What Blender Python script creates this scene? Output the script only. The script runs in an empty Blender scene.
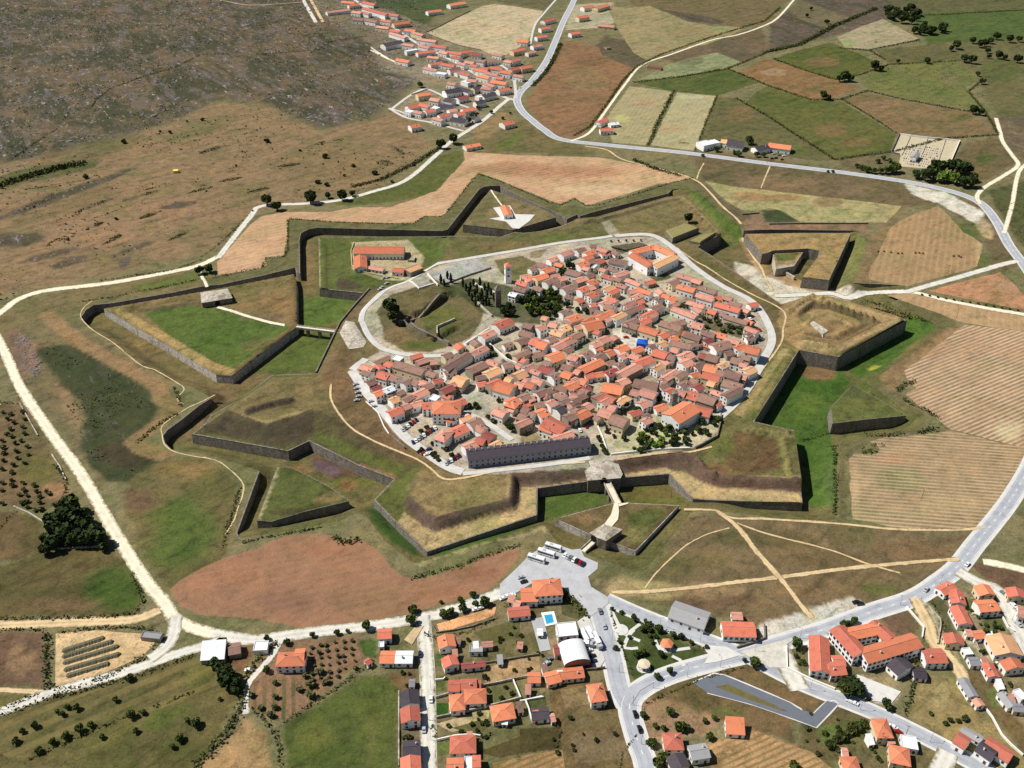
import bpy, bmesh, math, random
import numpy as np
from mathutils import Vector, Matrix
from mathutils.geometry import delaunay_2d_cdt
random.seed(7); rng=np.random.default_rng(7)
SC=bpy.context.scene; COL=SC.collection
R=math.radians
# ------------------------------------------------------------------ camera
F=950.0; CX,CY=512.0,384.0; PITCH=R(34.1); H=385.0
cam=bpy.data.cameras.new('camera'); camo=bpy.data.objects.new('camera',cam); COL.objects.link(camo)
cam.sensor_width=36; cam.lens=36*F/1024; cam.clip_start=1; cam.clip_end=40000
camo.location=(0,0,H); camo.rotation_euler=(R(90)-PITCH,0,0); SC.camera=camo
sp,cp=math.sin(PITCH),math.cos(PITCH)
def at(px,py,z=0.0):
    "photo pixel -> point on the horizontal plane z"
    u=(px-CX)/F; v=(CY-py)/F
    dx,dy,dz=u, cp+v*sp, -sp+v*cp
    t=(z-H)/dz
    return (dx*t,dy*t,z)
def P(pts,z=0.0): return [at(a,b,z)[:2] for a,b in pts]
def px_of(x,y,z=0.0):
    zc=y*cp-(z-H)*sp; yc=y*sp+(z-H)*cp
    return CX+F*x/zc, CY-F*yc/zc
def T(ox,oy,k,s):
    "numbers 'x y x y ...' read in an enlarged tile of the photo -> list of photo pixels"
    n=[float(a) for a in s.replace(',',' ').split()]
    return [(ox+n[i]/k,oy+n[i+1]/k) for i in range(0,len(n),2)]
def Q(s): return T(0,0,1,s)
# ------------------------------------------------------------------ colour
def lin(c):
    c=np.asarray(c,float)/255
    return np.where(c<=0.04045,c/12.92,((c+0.055)/1.055)**2.4)
def soil(c):
    "ground colours as they are without the warm cast the eye adds: a little greyer"
    c=np.asarray(c,float); g=c@np.array([.35,.45,.2])
    if c[1]>c[0]*.965 and c[2]<c[1]*.78: return lin(np.clip((g+(c-g)*.97)*np.array([.90,.94,.88]),0,255))
    return lin(np.clip((g+(c-g)*.82)*np.array([.93,.93,.91]),0,255))
def vnoise(x,y,scale,seed=0,octv=4):
    x=np.asarray(x,float)/scale; y=np.asarray(y,float)/scale; out=0; a=1; tot=0
    for o in range(octv):
        xi=np.floor(x).astype(np.int64); yi=np.floor(y).astype(np.int64); fx=x-xi; fy=y-yi
        fx=fx*fx*(3-2*fx); fy=fy*fy*(3-2*fy)
        def h(i,j):
            n=(i*374761393+j*668265263+(seed+o*101)*2147483647)&0xffffffff
            n=((n^(n>>13))*1274126177)&0xffffffff
            return ((n^(n>>16))&0xffff)/65535.0
        v=(h(xi,yi)*(1-fx)+h(xi+1,yi)*fx)*(1-fy)+(h(xi,yi+1)*(1-fx)+h(xi+1,yi+1)*fx)*fy
        out=out+a*v; tot+=a; a*=.55; x=x*2.03+7.1; y=y*2.03+3.7
    return out/tot
def segdist(X,Y,pts,closed=True):
    "distance of points to a polyline, and inside test for a closed one"
    d=np.full(X.shape,1e9); ins=np.zeros(X.shape,bool); n=len(pts)
    for i in range(n if closed else n-1):
        ax,ay=pts[i]; bx,by=pts[(i+1)%n]; ex,ey=bx-ax,by-ay; L=ex*ex+ey*ey+1e-12
        t=np.clip(((X-ax)*ex+(Y-ay)*ey)/L,0,1)
        d=np.minimum(d,(X-ax-t*ex)**2+(Y-ay-t*ey)**2)
        if closed and ay!=by:
            c=((ay>Y)!=(by>Y))&(X<(bx-ax)*(Y-ay)/(by-ay)+ax); ins^=c
    return np.sqrt(d),ins
PAINT=[]   # (points in metres, closed, colour, feather/halfwidth, strength, layers, rock)
def patch(pts,col,feather=6,k=1.0,z=0.0,layers='gfb',rock=None,jit=6):
    PAINT.append((P(pts,z),True,soil(col),feather,k,layers,rock,jit))
def stroke(pts,col,half=3,k=1.0,z=0.0,layers='gfb',jit=2):
    PAINT.append((P(pts,z),False,soil(col),half,k,layers,None,jit))
def blob(px,py,rx,ry,col,feather=10,k=.8,z=0.0,layers='gfb',ang=0,rock=None):
    c,s=math.cos(R(ang)),math.sin(R(ang)); pts=[]
    for i in range(14):
        a=i*math.tau/14; x,y=rx*math.cos(a),ry*math.sin(a); pts.append((px+x*c-y*s,py+x*s+y*c))
    patch(pts,col,feather,k,z,layers,rock,jit=feather*.8)
def paint(X,Y,base,layer):
    C=np.tile(np.asarray(base,float),(len(X),1)); K=np.zeros(len(X))
    n1=(vnoise(X,Y,26,3)-.5)*2; n2=(vnoise(X,Y,7,5,5)-.5)*2
    for pts,closed,col,f,k,lay,rock,jit in PAINT:
        if layer not in lay: continue
        a=np.array(pts); lo=a.min(0)-f*2-jit*2; hi=a.max(0)+f*2+jit*2
        m=(X>lo[0])&(X<hi[0])&(Y>lo[1])&(Y<hi[1])
        if not m.any(): continue
        d,ins=segdist(X[m],Y[m],pts,closed)
        if closed:
            sd=np.where(ins,d,-d)+(n1[m]*1.2+n2[m]*.6)*jit*.6
            f=f*.3 if f<=8 else f*.6; w=np.clip(sd/max(f,.01)*.5+.5,0,1)
        else: w=np.clip((f*1.05-d-(n2[m])*jit*.6)/min(f*.5,1.6)+.5,0,1)
        w=w*w*(3-2*w)*k
        C[m]=C[m]*(1-w[:,None])+col*w[:,None]
        if rock is not None: K[m]=K[m]*(1-w)+rock*w
        elif closed: K[m]=K[m]*(1-w)
    return C,K
# ------------------------------------------------------------------ materials
def newmat(name,rough=.9):
    m=bpy.data.materials.new(name); m.use_nodes=True; nt=m.node_tree
    b=nt.nodes['Principled BSDF']; b.inputs['Roughness'].default_value=rough
    b.inputs['Specular IOR Level'].default_value=.2
    return m,nt,b
def N(nt,t,**kw):
    n=nt.nodes.new(t)
    for k,v in kw.items():
        if k in n.inputs.keys() if hasattr(n.inputs,'keys') else False: n.inputs[k].default_value=v
        else: setattr(n,k,v)
    return n
def noise(nt,vec,scale,detail=5,rough=.6,dist=0):
    n=nt.nodes.new('ShaderNodeTexNoise'); n.inputs['Scale'].default_value=scale; n.inputs['Detail'].default_value=detail
    n.inputs['Roughness'].default_value=rough; n.inputs['Distortion'].default_value=dist
    if vec is not None: nt.links.new(vec,n.inputs['Vector'])
    return n.outputs['Fac']
def mrange(nt,v,a,b,c,d,clamp=True):
    n=nt.nodes.new('ShaderNodeMapRange'); n.clamp=clamp
    for i,x in zip((1,2,3,4),(a,b,c,d)): n.inputs[i].default_value=x
    nt.links.new(v,n.inputs[0]); return n.outputs[0]
def mix(nt,a,b,f,mode='MIX'):
    n=nt.nodes.new('ShaderNodeMix'); n.data_type='RGBA'; n.blend_type=mode
    for s,i in ((a,6),(b,7)):
        if hasattr(s,'node'): nt.links.new(s,n.inputs[i])
        else: n.inputs[i].default_value=(*s,1)
    if hasattr(f,'node'): nt.links.new(f,n.inputs[0])
    else: n.inputs[0].default_value=f
    return n.outputs[2]
def math_(nt,op,a,b=None):
    n=nt.nodes.new('ShaderNodeMath'); n.operation=op
    for s,i in ((a,0),(b,1)):
        if s is None: continue
        if hasattr(s,'node'): nt.links.new(s,n.inputs[i])
        else: n.inputs[i].default_value=s
    return n.outputs[0]
def mapping(nt,vec,scale=(1,1,1),rot=(0,0,0)):
    n=nt.nodes.new('ShaderNodeMapping'); n.inputs['Scale'].default_value=scale; n.inputs['Rotation'].default_value=rot
    nt.links.new(vec,n.inputs[0]); return n.outputs[0]
def bump(nt,b,h,strength=.4,dist=.3):
    n=nt.nodes.new('ShaderNodeBump'); n.inputs['Strength'].default_value=strength; n.inputs['Distance'].default_value=dist
    nt.links.new(h,n.inputs['Height']); nt.links.new(n.outputs[0],b.inputs['Normal'])
def sc(col,k): return tuple(np.clip(np.asarray(col)*k,0,1))
def land_material(name,rows=None,rough=.95,contrast=1.0):
    "earth and grass: painted tint, broken up by grass/soil variation at several sizes; rows=(angle, period, pale, strength)"
    m,nt,b=newmat(name,rough); pos=nt.nodes.new('ShaderNodeNewGeometry').outputs['Position']
    at_=nt.nodes.new('ShaderNodeAttribute'); at_.attribute_name='Col'; c=at_.outputs['Color']
    big=noise(nt,pos,.02,6,.62,.4); mid=noise(nt,pos,.11,6,.7,.3); fine=noise(nt,pos,.8,4,.7); sp_=noise(nt,pos,.35,3,.8)
    k=contrast
    def turned(ang,sx,sy):
        r_=nt.nodes.new('ShaderNodeVectorRotate'); r_.rotation_type='Z_AXIS'; r_.inputs['Angle'].default_value=R(ang); nt.links.new(pos,r_.inputs[0]); return mapping(nt,r_.outputs[0],(sx,sy,1))
    str_=noise(nt,turned(-42,.22,1),.10,7,.74,.4); tiny=noise(nt,pos,1.7,3,.8); tuft=noise(nt,pos,.24,5,.78,.2)
    c=mix(nt,c,(1.10,1.03,.92),mrange(nt,big,.5,.62,0,.7*k),'MULTIPLY')
    c=mix(nt,c,(.72,.86,.66),mrange(nt,big,.49,.38,0,.8*k),'MULTIPLY')
    c=mix(nt,c,(1.24,1.19,1.12),mrange(nt,mid,.51,.62,0,.8*k),'MULTIPLY')
    c=mix(nt,c,(.62,.62,.56),mrange(nt,mid,.48,.36,0,.8*k),'MULTIPLY')
    c=mix(nt,c,(1.26,1.2,1.12),mrange(nt,str_,.52,.62,0,.7*k),'MULTIPLY')
    c=mix(nt,c,(.60,.61,.56),mrange(nt,str_,.47,.37,0,.75*k),'MULTIPLY')
    c=mix(nt,c,(.40,.44,.34),mrange(nt,sp_,.37,.29,0,.85*k),'MULTIPLY')
    c=mix(nt,c,(1.35,1.3,1.2),mrange(nt,tuft,.55,.66,0,.8*k),'MULTIPLY')
    c=mix(nt,c,(.52,.54,.46),mrange(nt,tuft,.45,.34,0,.85*k),'MULTIPLY')
    c=mix(nt,c,(1.4,1.36,1.3),mrange(nt,fine,.53,.66,0,.75*k),'MULTIPLY')
    c=mix(nt,c,(.58,.58,.55),mrange(nt,fine,.47,.34,0,.8*k),'MULTIPLY')
    c=mix(nt,c,(.62,.62,.58),mrange(nt,tiny,.45,.30,0,.75*k),'MULTIPLY')
    if rows:
        ang,per,pale,k=rows
        v=mapping(nt,pos,(1/per,1/per,1/per),(0,0,0))
        w=nt.nodes.new('ShaderNodeTexWave'); w.wave_type='BANDS'; w.bands_direction='X'
        w.inputs['Scale'].default_value=math.tau/20; w.inputs['Distortion'].default_value=.6; w.inputs['Detail'].default_value=3; w.inputs['Detail Scale'].default_value=.35
        vr=nt.nodes.new('ShaderNodeVectorRotate'); vr.rotation_type='Z_AXIS'; vr.inputs['Angle'].default_value=-ang
        nt.links.new(v,vr.inputs[0]); nt.links.new(vr.outputs[0],w.inputs[0])
        f=mrange(nt,w.outputs['Fac'],.45,.8,0,1)
        f=math_(nt,'MULTIPLY',f,mrange(nt,noise(nt,pos,.03,5,.7),.3,.6,.15*k,k))
        c=mix(nt,c,pale,f)
    # rock outcrops and heather where painted
    rk=nt.nodes.new('ShaderNodeAttribute'); rk.attribute_name='Rock'; rf=rk.outputs['Fac']
    hn=noise(nt,turned(62,.5,1),.016,10,.74,.6); hn2=noise(nt,turned(60,.30,1),.05,10,.82,.5); hn4=noise(nt,turned(58,.4,1),.14,6,.8,.3); hn3=noise(nt,pos,.3,4,.8)
    M_=lambda v,a0,a1,k0: math_(nt,'MULTIPLY',rf,mrange(nt,v,a0,a1,0,k0))
    heath=mix(nt,c,tuple(lin((52,58,34))),M_(hn,.46,.53,.9))
    heath=mix(nt,heath,tuple(lin((102,92,84))),M_(hn2,.51,.56,.85))
    heath=mix(nt,heath,tuple(lin((66,58,52))),M_(hn4,.47,.42,.7))
    heath=mix(nt,heath,tuple(lin((172,166,162))),M_(hn4,.59,.64,.85))
    heath=mix(nt,heath,tuple(lin((36,38,28))),M_(hn3,.42,.33,.85))
    nt.links.new(heath,b.inputs['Base Color'])
    bump(nt,b,math_(nt,'ADD',mid,fine),.5,.5)
    return m
def plain(name,col,rough=.85,var=.25,scale=.6,spec=.2,metal=0,objrand=0,bmp=0):
    m,nt,b=newmat(name,rough); b.inputs['Specular IOR Level'].default_value=spec; b.inputs['Metallic'].default_value=metal
    tc=nt.nodes.new('ShaderNodeNewGeometry').outputs['Position']; base=tuple(lin(col))
    n1=noise(nt,tc,scale,5,.65); n2=noise(nt,tc,scale*5,3,.7)
    c=mix(nt,base,(1.3,1.28,1.22),mrange(nt,n1,.5,.75,0,var*2),'MULTIPLY')
    c=mix(nt,c,(.6,.6,.6),mrange(nt,n1,.5,.25,0,var*2),'MULTIPLY')
    c=mix(nt,c,(.7,.7,.7),mrange(nt,n2,.45,.25,0,var*1.6),'MULTIPLY')
    if objrand:
        oi=nt.nodes.new('ShaderNodeObjectInfo').outputs['Random']
        c=mix(nt,c,(1+objrand,1+objrand*.8,1+objrand*.6),mrange(nt,oi,.5,1,0,1),'MULTIPLY')
        c=mix(nt,c,(1-objrand,1-objrand*1.1,1-objrand*1.1),mrange(nt,oi,.5,0,0,1),'MULTIPLY')
    nt.links.new(c,b.inputs['Base Color'])
    if bmp: bump(nt,b,n2,bmp,.1)
    return m
# ------------------------------------------------------------------ objects
def link(name,me,parent=None,loc=None,rotz=None):
    o=bpy.data.objects.new(name,me); COL.objects.link(o)
    if parent is not None: o.parent=parent
    if loc is not None: o.location=loc
    if rotz is not None: o.rotation_euler=(0,0,rotz)
    return o
def tag(o,label=None,cat=None,group=None,kind=None):
    if label: o['label']=label
    if cat: o['category']=cat
    if group: o['group']=group
    if kind: o['kind']=kind
    return o
def mesh(name,verts,faces,mats=(),idx=None,smooth=False):
    me=bpy.data.meshes.new(name); me.from_pydata([tuple(v) for v in verts],[],[tuple(f) for f in faces])
    for m in mats: me.materials.append(m)
    if idx is not None: me.polygons.foreach_set('material_index',np.asarray(idx,np.int32))
    if smooth: me.polygons.foreach_set('use_smooth',[True]*len(me.polygons))
    me.update(); return me
class MB:
    "collects boxes, prisms and tubes into ONE mesh"
    def __init__(s): s.v=[]; s.f=[]; s.i=[]
    def add(s,v,f,i=0):
        o=len(s.v); s.v+=list(v); s.f+=[tuple(a+o for a in q) for q in f]; s.i+=[i]*len(f); return s
    def box(s,x0,x1,y0,y1,z0,z1,i=0,M=None):
        v=[(x0,y0,z0),(x1,y0,z0),(x1,y1,z0),(x0,y1,z0),(x0,y0,z1),(x1,y0,z1),(x1,y1,z1),(x0,y1,z1)]
        if M is not None: v=[tuple(M@Vector(p)) for p in v]
        return s.add(v,[(3,2,1,0),(4,5,6,7),(0,1,5,4),(1,2,6,5),(2,3,7,6),(3,0,4,7)],i)
    def prism(s,pts,z0,z1,i=0,top=True,taper=1.0):
        n=len(pts); a=sum(pts[k][0]*pts[(k+1)%n][1]-pts[(k+1)%n][0]*pts[k][1] for k in range(n))
        if a<0: pts=pts[::-1]
        cx=sum(p[0] for p in pts)/n; cy=sum(p[1] for p in pts)/n
        v=[(x,y,z0) for x,y in pts]+[(cx+(x-cx)*taper,cy+(y-cy)*taper,z1) for x,y in pts]
        f=[(k,(k+1)%n,n+(k+1)%n,n+k) for k in range(n)]
        f+=[tuple(range(n,2*n)),tuple(range(n-1,-1,-1))]
        return s.add(v,f,i)
    def tube(s,a,b,r0,r1=None,n=6,i=0):
        r1=r0 if r1 is None else r1; a=Vector(a); b=Vector(b); d=(b-a).normalized()
        u=d.orthogonal().normalized(); w=d.cross(u); v=[]
        for p,r in ((a,r0),(b,r1)):
            for k in range(n):
                t=k*math.tau/n; v.append(tuple(p+u*(r*math.cos(t))+w*(r*math.sin(t))))
        f=[(k,(k+1)%n,n+(k+1)%n,n+k) for k in range(n)]+[tuple(range(n-1,-1,-1)),tuple(range(n,2*n))]
        return s.add(v,f,i)
    def me(s,name,mats,smooth=False): return mesh(name,s.v,s.f,mats,s.i,smooth)
def cdt(loops,pts,keep):
    "constrained triangulation of loops (lists of xy) with extra points; keep(xc,yc)->bool array selects the faces"
    V=[];E=[]
    for lp,closed in loops:
        o=len(V); V+=[Vector(p) for p in lp]; n=len(lp)
        E+=[(o+i,o+(i+1)%n) for i in range(n if closed else n-1)]
    V+=[Vector(p) for p in pts]
    v,e,f,_,_,_=delaunay_2d_cdt(V,E,[],0,1e-4)
    X=np.array([p[0] for p in v]); Y=np.array([p[1] for p in v]); F_=np.array([q for q in f if len(q)==3])
    k=keep(X[F_].mean(1),Y[F_].mean(1)); F_=F_[k]
    a=(X[F_[:,1]]-X[F_[:,0]])*(Y[F_[:,2]]-Y[F_[:,0]])-(X[F_[:,2]]-X[F_[:,0]])*(Y[F_[:,1]]-Y[F_[:,0]])
    F_[a<0]=F_[a<0][:,::-1]
    u,inv=np.unique(F_,return_inverse=True); F_=inv.reshape(F_.shape)
    return X[u],Y[u],F_
def densify(pts,step,closed=True):
    out=[];n=len(pts)
    for i in range(n if closed else n-1):
        a,b=pts[i],pts[(i+1)%n]; L=math.hypot(b[0]-a[0],b[1]-a[1]); k=max(1,int(L/step))
        out+=[(a[0]+(b[0]-a[0])*j/k,a[1]+(b[1]-a[1])*j/k) for j in range(k)]
    if not closed: out.append(pts[-1])
    return out
def sheet_mesh(name,X,Y,Z,F_,mat,base,layer):
    me=mesh(name,np.stack([X,Y,Z],1),F_,[mat],smooth=True)
    C,K=paint(X,Y,base,layer)
    a=me.attributes.new('Col','FLOAT_COLOR','POINT'); a.data.foreach_set('color',np.concatenate([C,np.ones((len(C),1))],1).astype(np.float32).ravel())
    a=me.attributes.new('Rock','FLOAT','POINT'); a.data.foreach_set('value',K.astype(np.float32))
    return me
def grid_in(poly,step,margin=.35):
    a=np.array(poly); lo=a.min(0); hi=a.max(0)
    gx,gy=np.meshgrid(np.arange(lo[0],hi[0],step),np.arange(lo[1],hi[1],step)); gx=gx.ravel(); gy=gy.ravel()
    gx=gx+((np.round((gy-lo[1])/step)%2)*.5)*step
    d,ins=segdist(gx,gy,poly); m=ins&(d>step*margin); return list(zip(gx[m],gy[m]))
# ================================================================== TERRAIN OUTLINES (traced from the photo, put on their own level)
CONTOUR=Q("""80,318 83.5,314 86,310 93.5,305 113.5,303 141,298 176,292 204,286 221,284.5 265,275 295,267.5 297,272 300,273.5 299.4,240 301,233 309,229 318,227.6 331,228 442,231 447.5,229.5
 479,189.5 483,187 490,185.8 500,185.6 507.5,190 540,206.5 552,211 567,219 577,214.5 580,216 597,211 668,193.5 672,189.5 680,188.6 689,190 697.5,192.5 707.5,200 716,209 730,221 740,225.5 744,230.5
 769,229.5 851,230.5 858,230.8 866,237 867,244 857,276 853,283 880,284 906,286 906,297 890,303 914,314 932,323 938,329 930,338 918,347 878,377 866,383 885,395 902.5,409 920,416 922,423 917,428 905,432 868,439 845,447
 838,456 836,480 838,512 834,520 815,521 760,516 716,511 692,511 660,552 646,570 634,572 604,560 590,556 560,545 552,536 543,529 524,535 480,547 445,558 424,564.5 412,562.5 385,541 366,516 357,513
 345,519 330,523 300,529 262,535 240,538 237,533 249,500 259.5,471 252,468 245,466 228,461 205,454.5 183,451 171,449 165,443 163,436 167.5,430 182.5,419 200,405 211,398.5 205,394 191,386.5 170,381 140,363 110,341.5 92,329""")
CONT=P(CONTOUR,0)
YA,YB=at(512,455)[1],at(512,545)[1]
RAMP=P(Q("780,292 848,292 906,292"),-3)
SOFT=P(Q("716,511 692,511 660,552 646,570 634,572 604,560 590,556 560,545"),0)
SOFT2=[P(Q(s)) for s in ('881,375 866,383 885,395 902.5,409 920,416 922,423 917,428 905,432 868,439 845,447 838,456 836,480 838,512 834,520 815,521 760,516 716,511','857,231 866,237 867,244 857,276 853,283','676,188.6 689,190 697.5,192.5 707.5,200 716,209 730,221 740,225','890,303 914,314 932,323 938,329 930,338 918,347 878,377','543,529 524,535 480,547 445,558 424,564.5 412,562.5 385,541 366,516 357,513 345,519 330,523 300,529 262,535 243,538','252,468 228,461 205,454.5 183,451','205,394 191,386.5 170,381 140,363 110,341.5 92,329')]
def sstep(t): t=np.clip(t,0,1); return t*t*(3-2*t)
def zfloor(x,y):
    x=np.asarray(x,float); y=np.asarray(y,float)
    z=-7+2.0*sstep((YA-y)/(YA-YB))
    d,_=segdist(x,y,SOFT,False); z=z*sstep(d/26)-.05
    for s2 in SOFT2:
        d,_=segdist(x,y,s2,False); z=z*sstep((d-1)/14)-.02
    d,_=segdist(x,y,RAMP,False); t=np.clip((x-RAMP[1][0]-5)/(RAMP[2][0]-RAMP[1][0]-8),0,1)
    z=z*(1-sstep((30-d)/18)*t)
    return z+ (vnoise(x,y,9,11)-.5)*.6
FOOT=Q("445,236 428,266 398,281 368,291 340,326 318,374 270,377 240,398 214,414 204,427 275,445 284,445 306,437 314,437 357,462 392,477 388,495 405,510 432,531 440,534 515,512 518,507 521,485 550,485 590,480 617,473 664,467 680,474 695,485 712,490 800,495")
CREST=Q("449,243 432,273 402,288 377,294 366,308 350,332 327,375 316,382 276,381 262,388 240,403 227,412 235,417 267.5,425 299,415 314,409 341,420 356,435 386,449.5 416,463 422,468.5 416.6,478 407,493.6 429,516 437,519 457,513 510,500.6 512,475 550,474 590,467 617,460 660,455 690,455 700,465 712,476 720,478 800,481")
LOW=P(FOOT,.5)+P(Q("880,500 980,480 980,250 900,180 700,140 440,140"),.5)
UPP=P(CREST,4.5)+P(Q("880,478 975,470 975,250 900,170 700,140 448,140"),4.5)
BUMPS=[]  # (points, half width, height, closed)
def bumpline(pts,half,h,z=4.5): BUMPS.append((P(pts,z),half,h))
def zbody(x,y):
    x=np.asarray(x,float); y=np.asarray(y,float)
    dl,il=segdist(x,y,LOW); du,iu=segdist(x,y,UPP)
    t=np.where(iu,1.0,np.where(il,dl/(dl+du+1e-6),0.0)); z=.4+4.1*sstep(t*.85+.0)/sstep(.85)
    z=np.where(iu,4.5,np.minimum(z,4.5))
    for pts,hw,h in BUMPS:
        a=np.array(pts); lo=a.min(0)-hw*2; hi=a.max(0)+hw*2
        m=(x>lo[0])&(x<hi[0])&(y>lo[1])&(y<hi[1])
        if not np.any(m): continue
        d,_=segdist(x[m],y[m],pts,False) if len(pts)>1 else (np.hypot(x[m]-pts[0][0],y[m]-pts[0][1]),None)
        zz=np.zeros(x.shape); zz[m]=h*sstep((hw*1.1+.8-d)/(1.0+hw*.25)); z=z+zz
    return z
def on(px,py,f,z0=0.0):
    "photo pixel -> point of the height field f"
    z=z0
    for _ in range(7):
        x,y,_z=at(px,py,z); z=float(f(np.array([x]),np.array([y]))[0])
    return at(px,py,z)
BODY_PX=Q("""318.5,237 440,236.5 449,236 478,236 500,237 515,232 523,233 541,231 561,226 566,224 574,220.5 579,219 597,217 668,197 683,194.5 721,234 704,242.5 697.5,247 709,254 738.5,274 781,304 784,303.6 811,295 831,298 870,309 907,320
 838,357 799,350 754,421.5 794,430.5 802.5,503 760,501.5 720,500.6 693,499 669,474 617.5,478 591.5,481 540,488 537.6,488 537,515 427,552 390,517 374,500 394,479 357.5,465 309,441 288,451 192,434 206,423 211,415 239,400 272,375 316,373.5 340,322 366,293.5 362,293 319.5,288.5""")
BODY=[on(a,b,zbody,2) for a,b in BODY_PX]; BODY2=[p[:2] for p in BODY]
# raised earth traverses, parapets and pits on the fortress plateau
for s,hw,h in (("512,478 513,498 510,503 458,515 437,521",2.6,1.6),("617,461 660,456 690,456 702,467 714,478 798,482",2.4,1.5),
    ("799,309 812,299 831,301 868,312 897,321 838,351 803,345",4.5,2.4),("800,316 812,307 830,308 858,317 868,324 838,339 808,334",2.2,-1.6),("806,325 813,316 828,315 846,322 851,326 838,333",2,1.4),
    ("756,428 786,433",3,1.2),("790,437 796,478",3.5,1.4),("712,489 798,495",3,.5),("270,385 312,384",2,.8),("248,412 268,405 290,401",2.6,2.6),
    ("578,221 598,219 668,199 682,197 700,214 718,233",3.2,1.5),("790,352 757,404 748,418",3,.9),("323,242 323,285",2.5,1.0),("330,240 435,240",2.5,.8)):
    bumpline(Q(s),hw,h,4.5 if 'x' not in s else 0)
for i in range(7): bumpline([(748+i*6.3,430+i*.9)],1.7,2.2)
for i in range(7): bumpline([(783+i*.9,440+i*5.3)],1.7,2.3)
for i in range(8): bumpline([(788+i*3.4,311-i*1.9)],1.3,2.2)
for i in range(9): bumpline([(821+i*6.4,302+i*2.2)],1.5,3.4)
for i in range(6): bumpline([(803+i*4.6,345.5+i*.8)],1.3,3.2)
for i in range(8): bumpline([(690+i*3.6,209+i*3.7)],1.8,2.4)
for a,b in ((697,461),(699,464),(702,468),(711,476),(715,477)): bumpline([(a,b)],1.6,2.4)
# castle ditch
MOAT=Q("403,323 404,314 412,316 428,311 440,302 446,297 450,294"); MOAT2=Q("438,339 446,336 457,329")
bumpline(MOAT,5,-5); bumpline(MOAT2,4,-3.5)
# ================================================================== PAINT (ground cover: crop, bare soil, heather, gravel; plus slope shading on bastion rings)
GB=(124,116,78)
patch(Q("-40,-20 300,-20 420,-5 440,40 395,100 360,122 320,128 262,102 215,100 172,122 112,140 62,152 -40,175"),(112,92,64),26,.92,rock=1.0,layers='g')
blob(320,100,42,18,(104,88,68),14,.9,layers='g',rock=1); blob(345,75,30,16,(110,95,70),14,.8,layers='g',rock=.7); blob(405,72,25,10,(150,138,128),8,.6,layers='g',rock=.9)
patch(Q("-40,172 60,152 172,124 215,102 262,104 320,132 400,112 432,148 380,186 300,202 255,212 215,252 60,284 -40,302"),(140,113,79),14,.95,layers='g')
blob(120,222,90,22,(152,118,86),30,.7,layers='g',ang=-12); blob(330,165,60,18,(128,108,70),25,.7,layers='g'); blob(60,205,60,10,(122,104,66),20,.7,layers='g',ang=-18)
for a in ((60,196,80,4,-20),(20,240,25,6,-10),(70,262,20,4,-18),(130,250,22,3,-20),(50,255,30,3,-15),(180,205,18,2,-10),(125,262,7,4,-50),(10,238,14,6,0)): blob(a[0],a[1],a[2],a[3],(84,72,58),8,.75,layers='g',ang=a[4],rock=.8)
blob(45,172,55,7,(78,86,48),8,.8,layers='g',ang=-10); blob(90,150,60,10,(102,96,56),14,.6,layers='g',ang=-14); blob(200,128,35,8,(112,106,62),14,.7,layers='g',ang=-20)
patch(Q("-40,318 20,300 60,290 200,268 222,275 222,283 175,291 110,301 80,310 60,322 30,335 5,345"),(120,106,66),6,.9,layers='g'); patch(Q("130,285 195,272 215,272 190,284 140,292"),(94,104,50),8,.8,layers='g')
patch(Q("-30,356 15,335 45,318 75,320 150,372 172,385 176,402 158,425 135,440 165,456 130,482 100,484 80,455 52,418 22,385 0,360"),(116,104,70),6,.9,layers='g')
blob(20,352,14,24,(160,116,92),8,.8,layers='g',ang=-25,rock=.6); blob(68,405,8,26,(150,118,84),6,.7,layers='g',ang=-25)
patch(Q("38,350 72,343 108,362 138,380 152,394 157,410 148,426 132,442 150,456 166,461 152,473 128,481 106,483 90,470 82,442 86,416 74,396 50,374"),(60,66,38),6,.95,layers='g',rock=.15)
blob(125,455,28,14,(74,58,42),8,.7,layers='g')
stroke(Q("46,315 62,328 80,342 106,357 136,373 158,385 162,398 172,405 170,414 155,426 134,441 142,448 166,456"),(150,118,78),6,.95,layers='g',jit=1)
patch(Q("128,482 170,455 200,458 228,467 240,487 233,520 222,556 186,585 166,590 142,548 120,506"),(110,98,56),6,.95,layers='g')
blob(178,528,36,30,(80,98,42),18,.85,layers='g',ang=-30); blob(190,470,32,9,(148,116,66),10,.8,layers='g'); blob(140,500,18,12,(112,84,62),8,.8,layers='g')
patch(Q("-30,400 20,404 40,435 62,470 68,500 60,506 15,509 -30,503"),(120,95,64),5,.95,layers='g'); blob(40,470,25,16,(98,96,52),10,.8,layers='g'); blob(30,440,20,20,(104,96,56),12,.6,layers='g'); blob(55,490,14,7,(160,118,82),6,.7,layers='g')
patch(Q("-30,512 15,510 44,522 42,548 18,562 -30,566"),(106,86,52),4,.95,layers='g')
patch(Q("-30,568 20,560 44,549 105,545 128,570 143,600 135,614 100,618 -30,619"),(98,86,46),3,.95,layers='g'); blob(115,590,28,20,(72,92,36),12,.85,layers='g'); blob(60,605,40,6,(128,96,66),8,.6,layers='g')
patch(Q("-20,632 46,630 48,688 -20,687"),(112,84,66),3,.95,layers='g'); blob(20,660,16,18,(150,120,84),8,.7,layers='g')
patch(Q("-20,697 30,695 50,693 130,676 195,651 216,664 242,676 244,694 196,772 -20,772"),(100,92,48),4,.95,layers='g')
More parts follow.
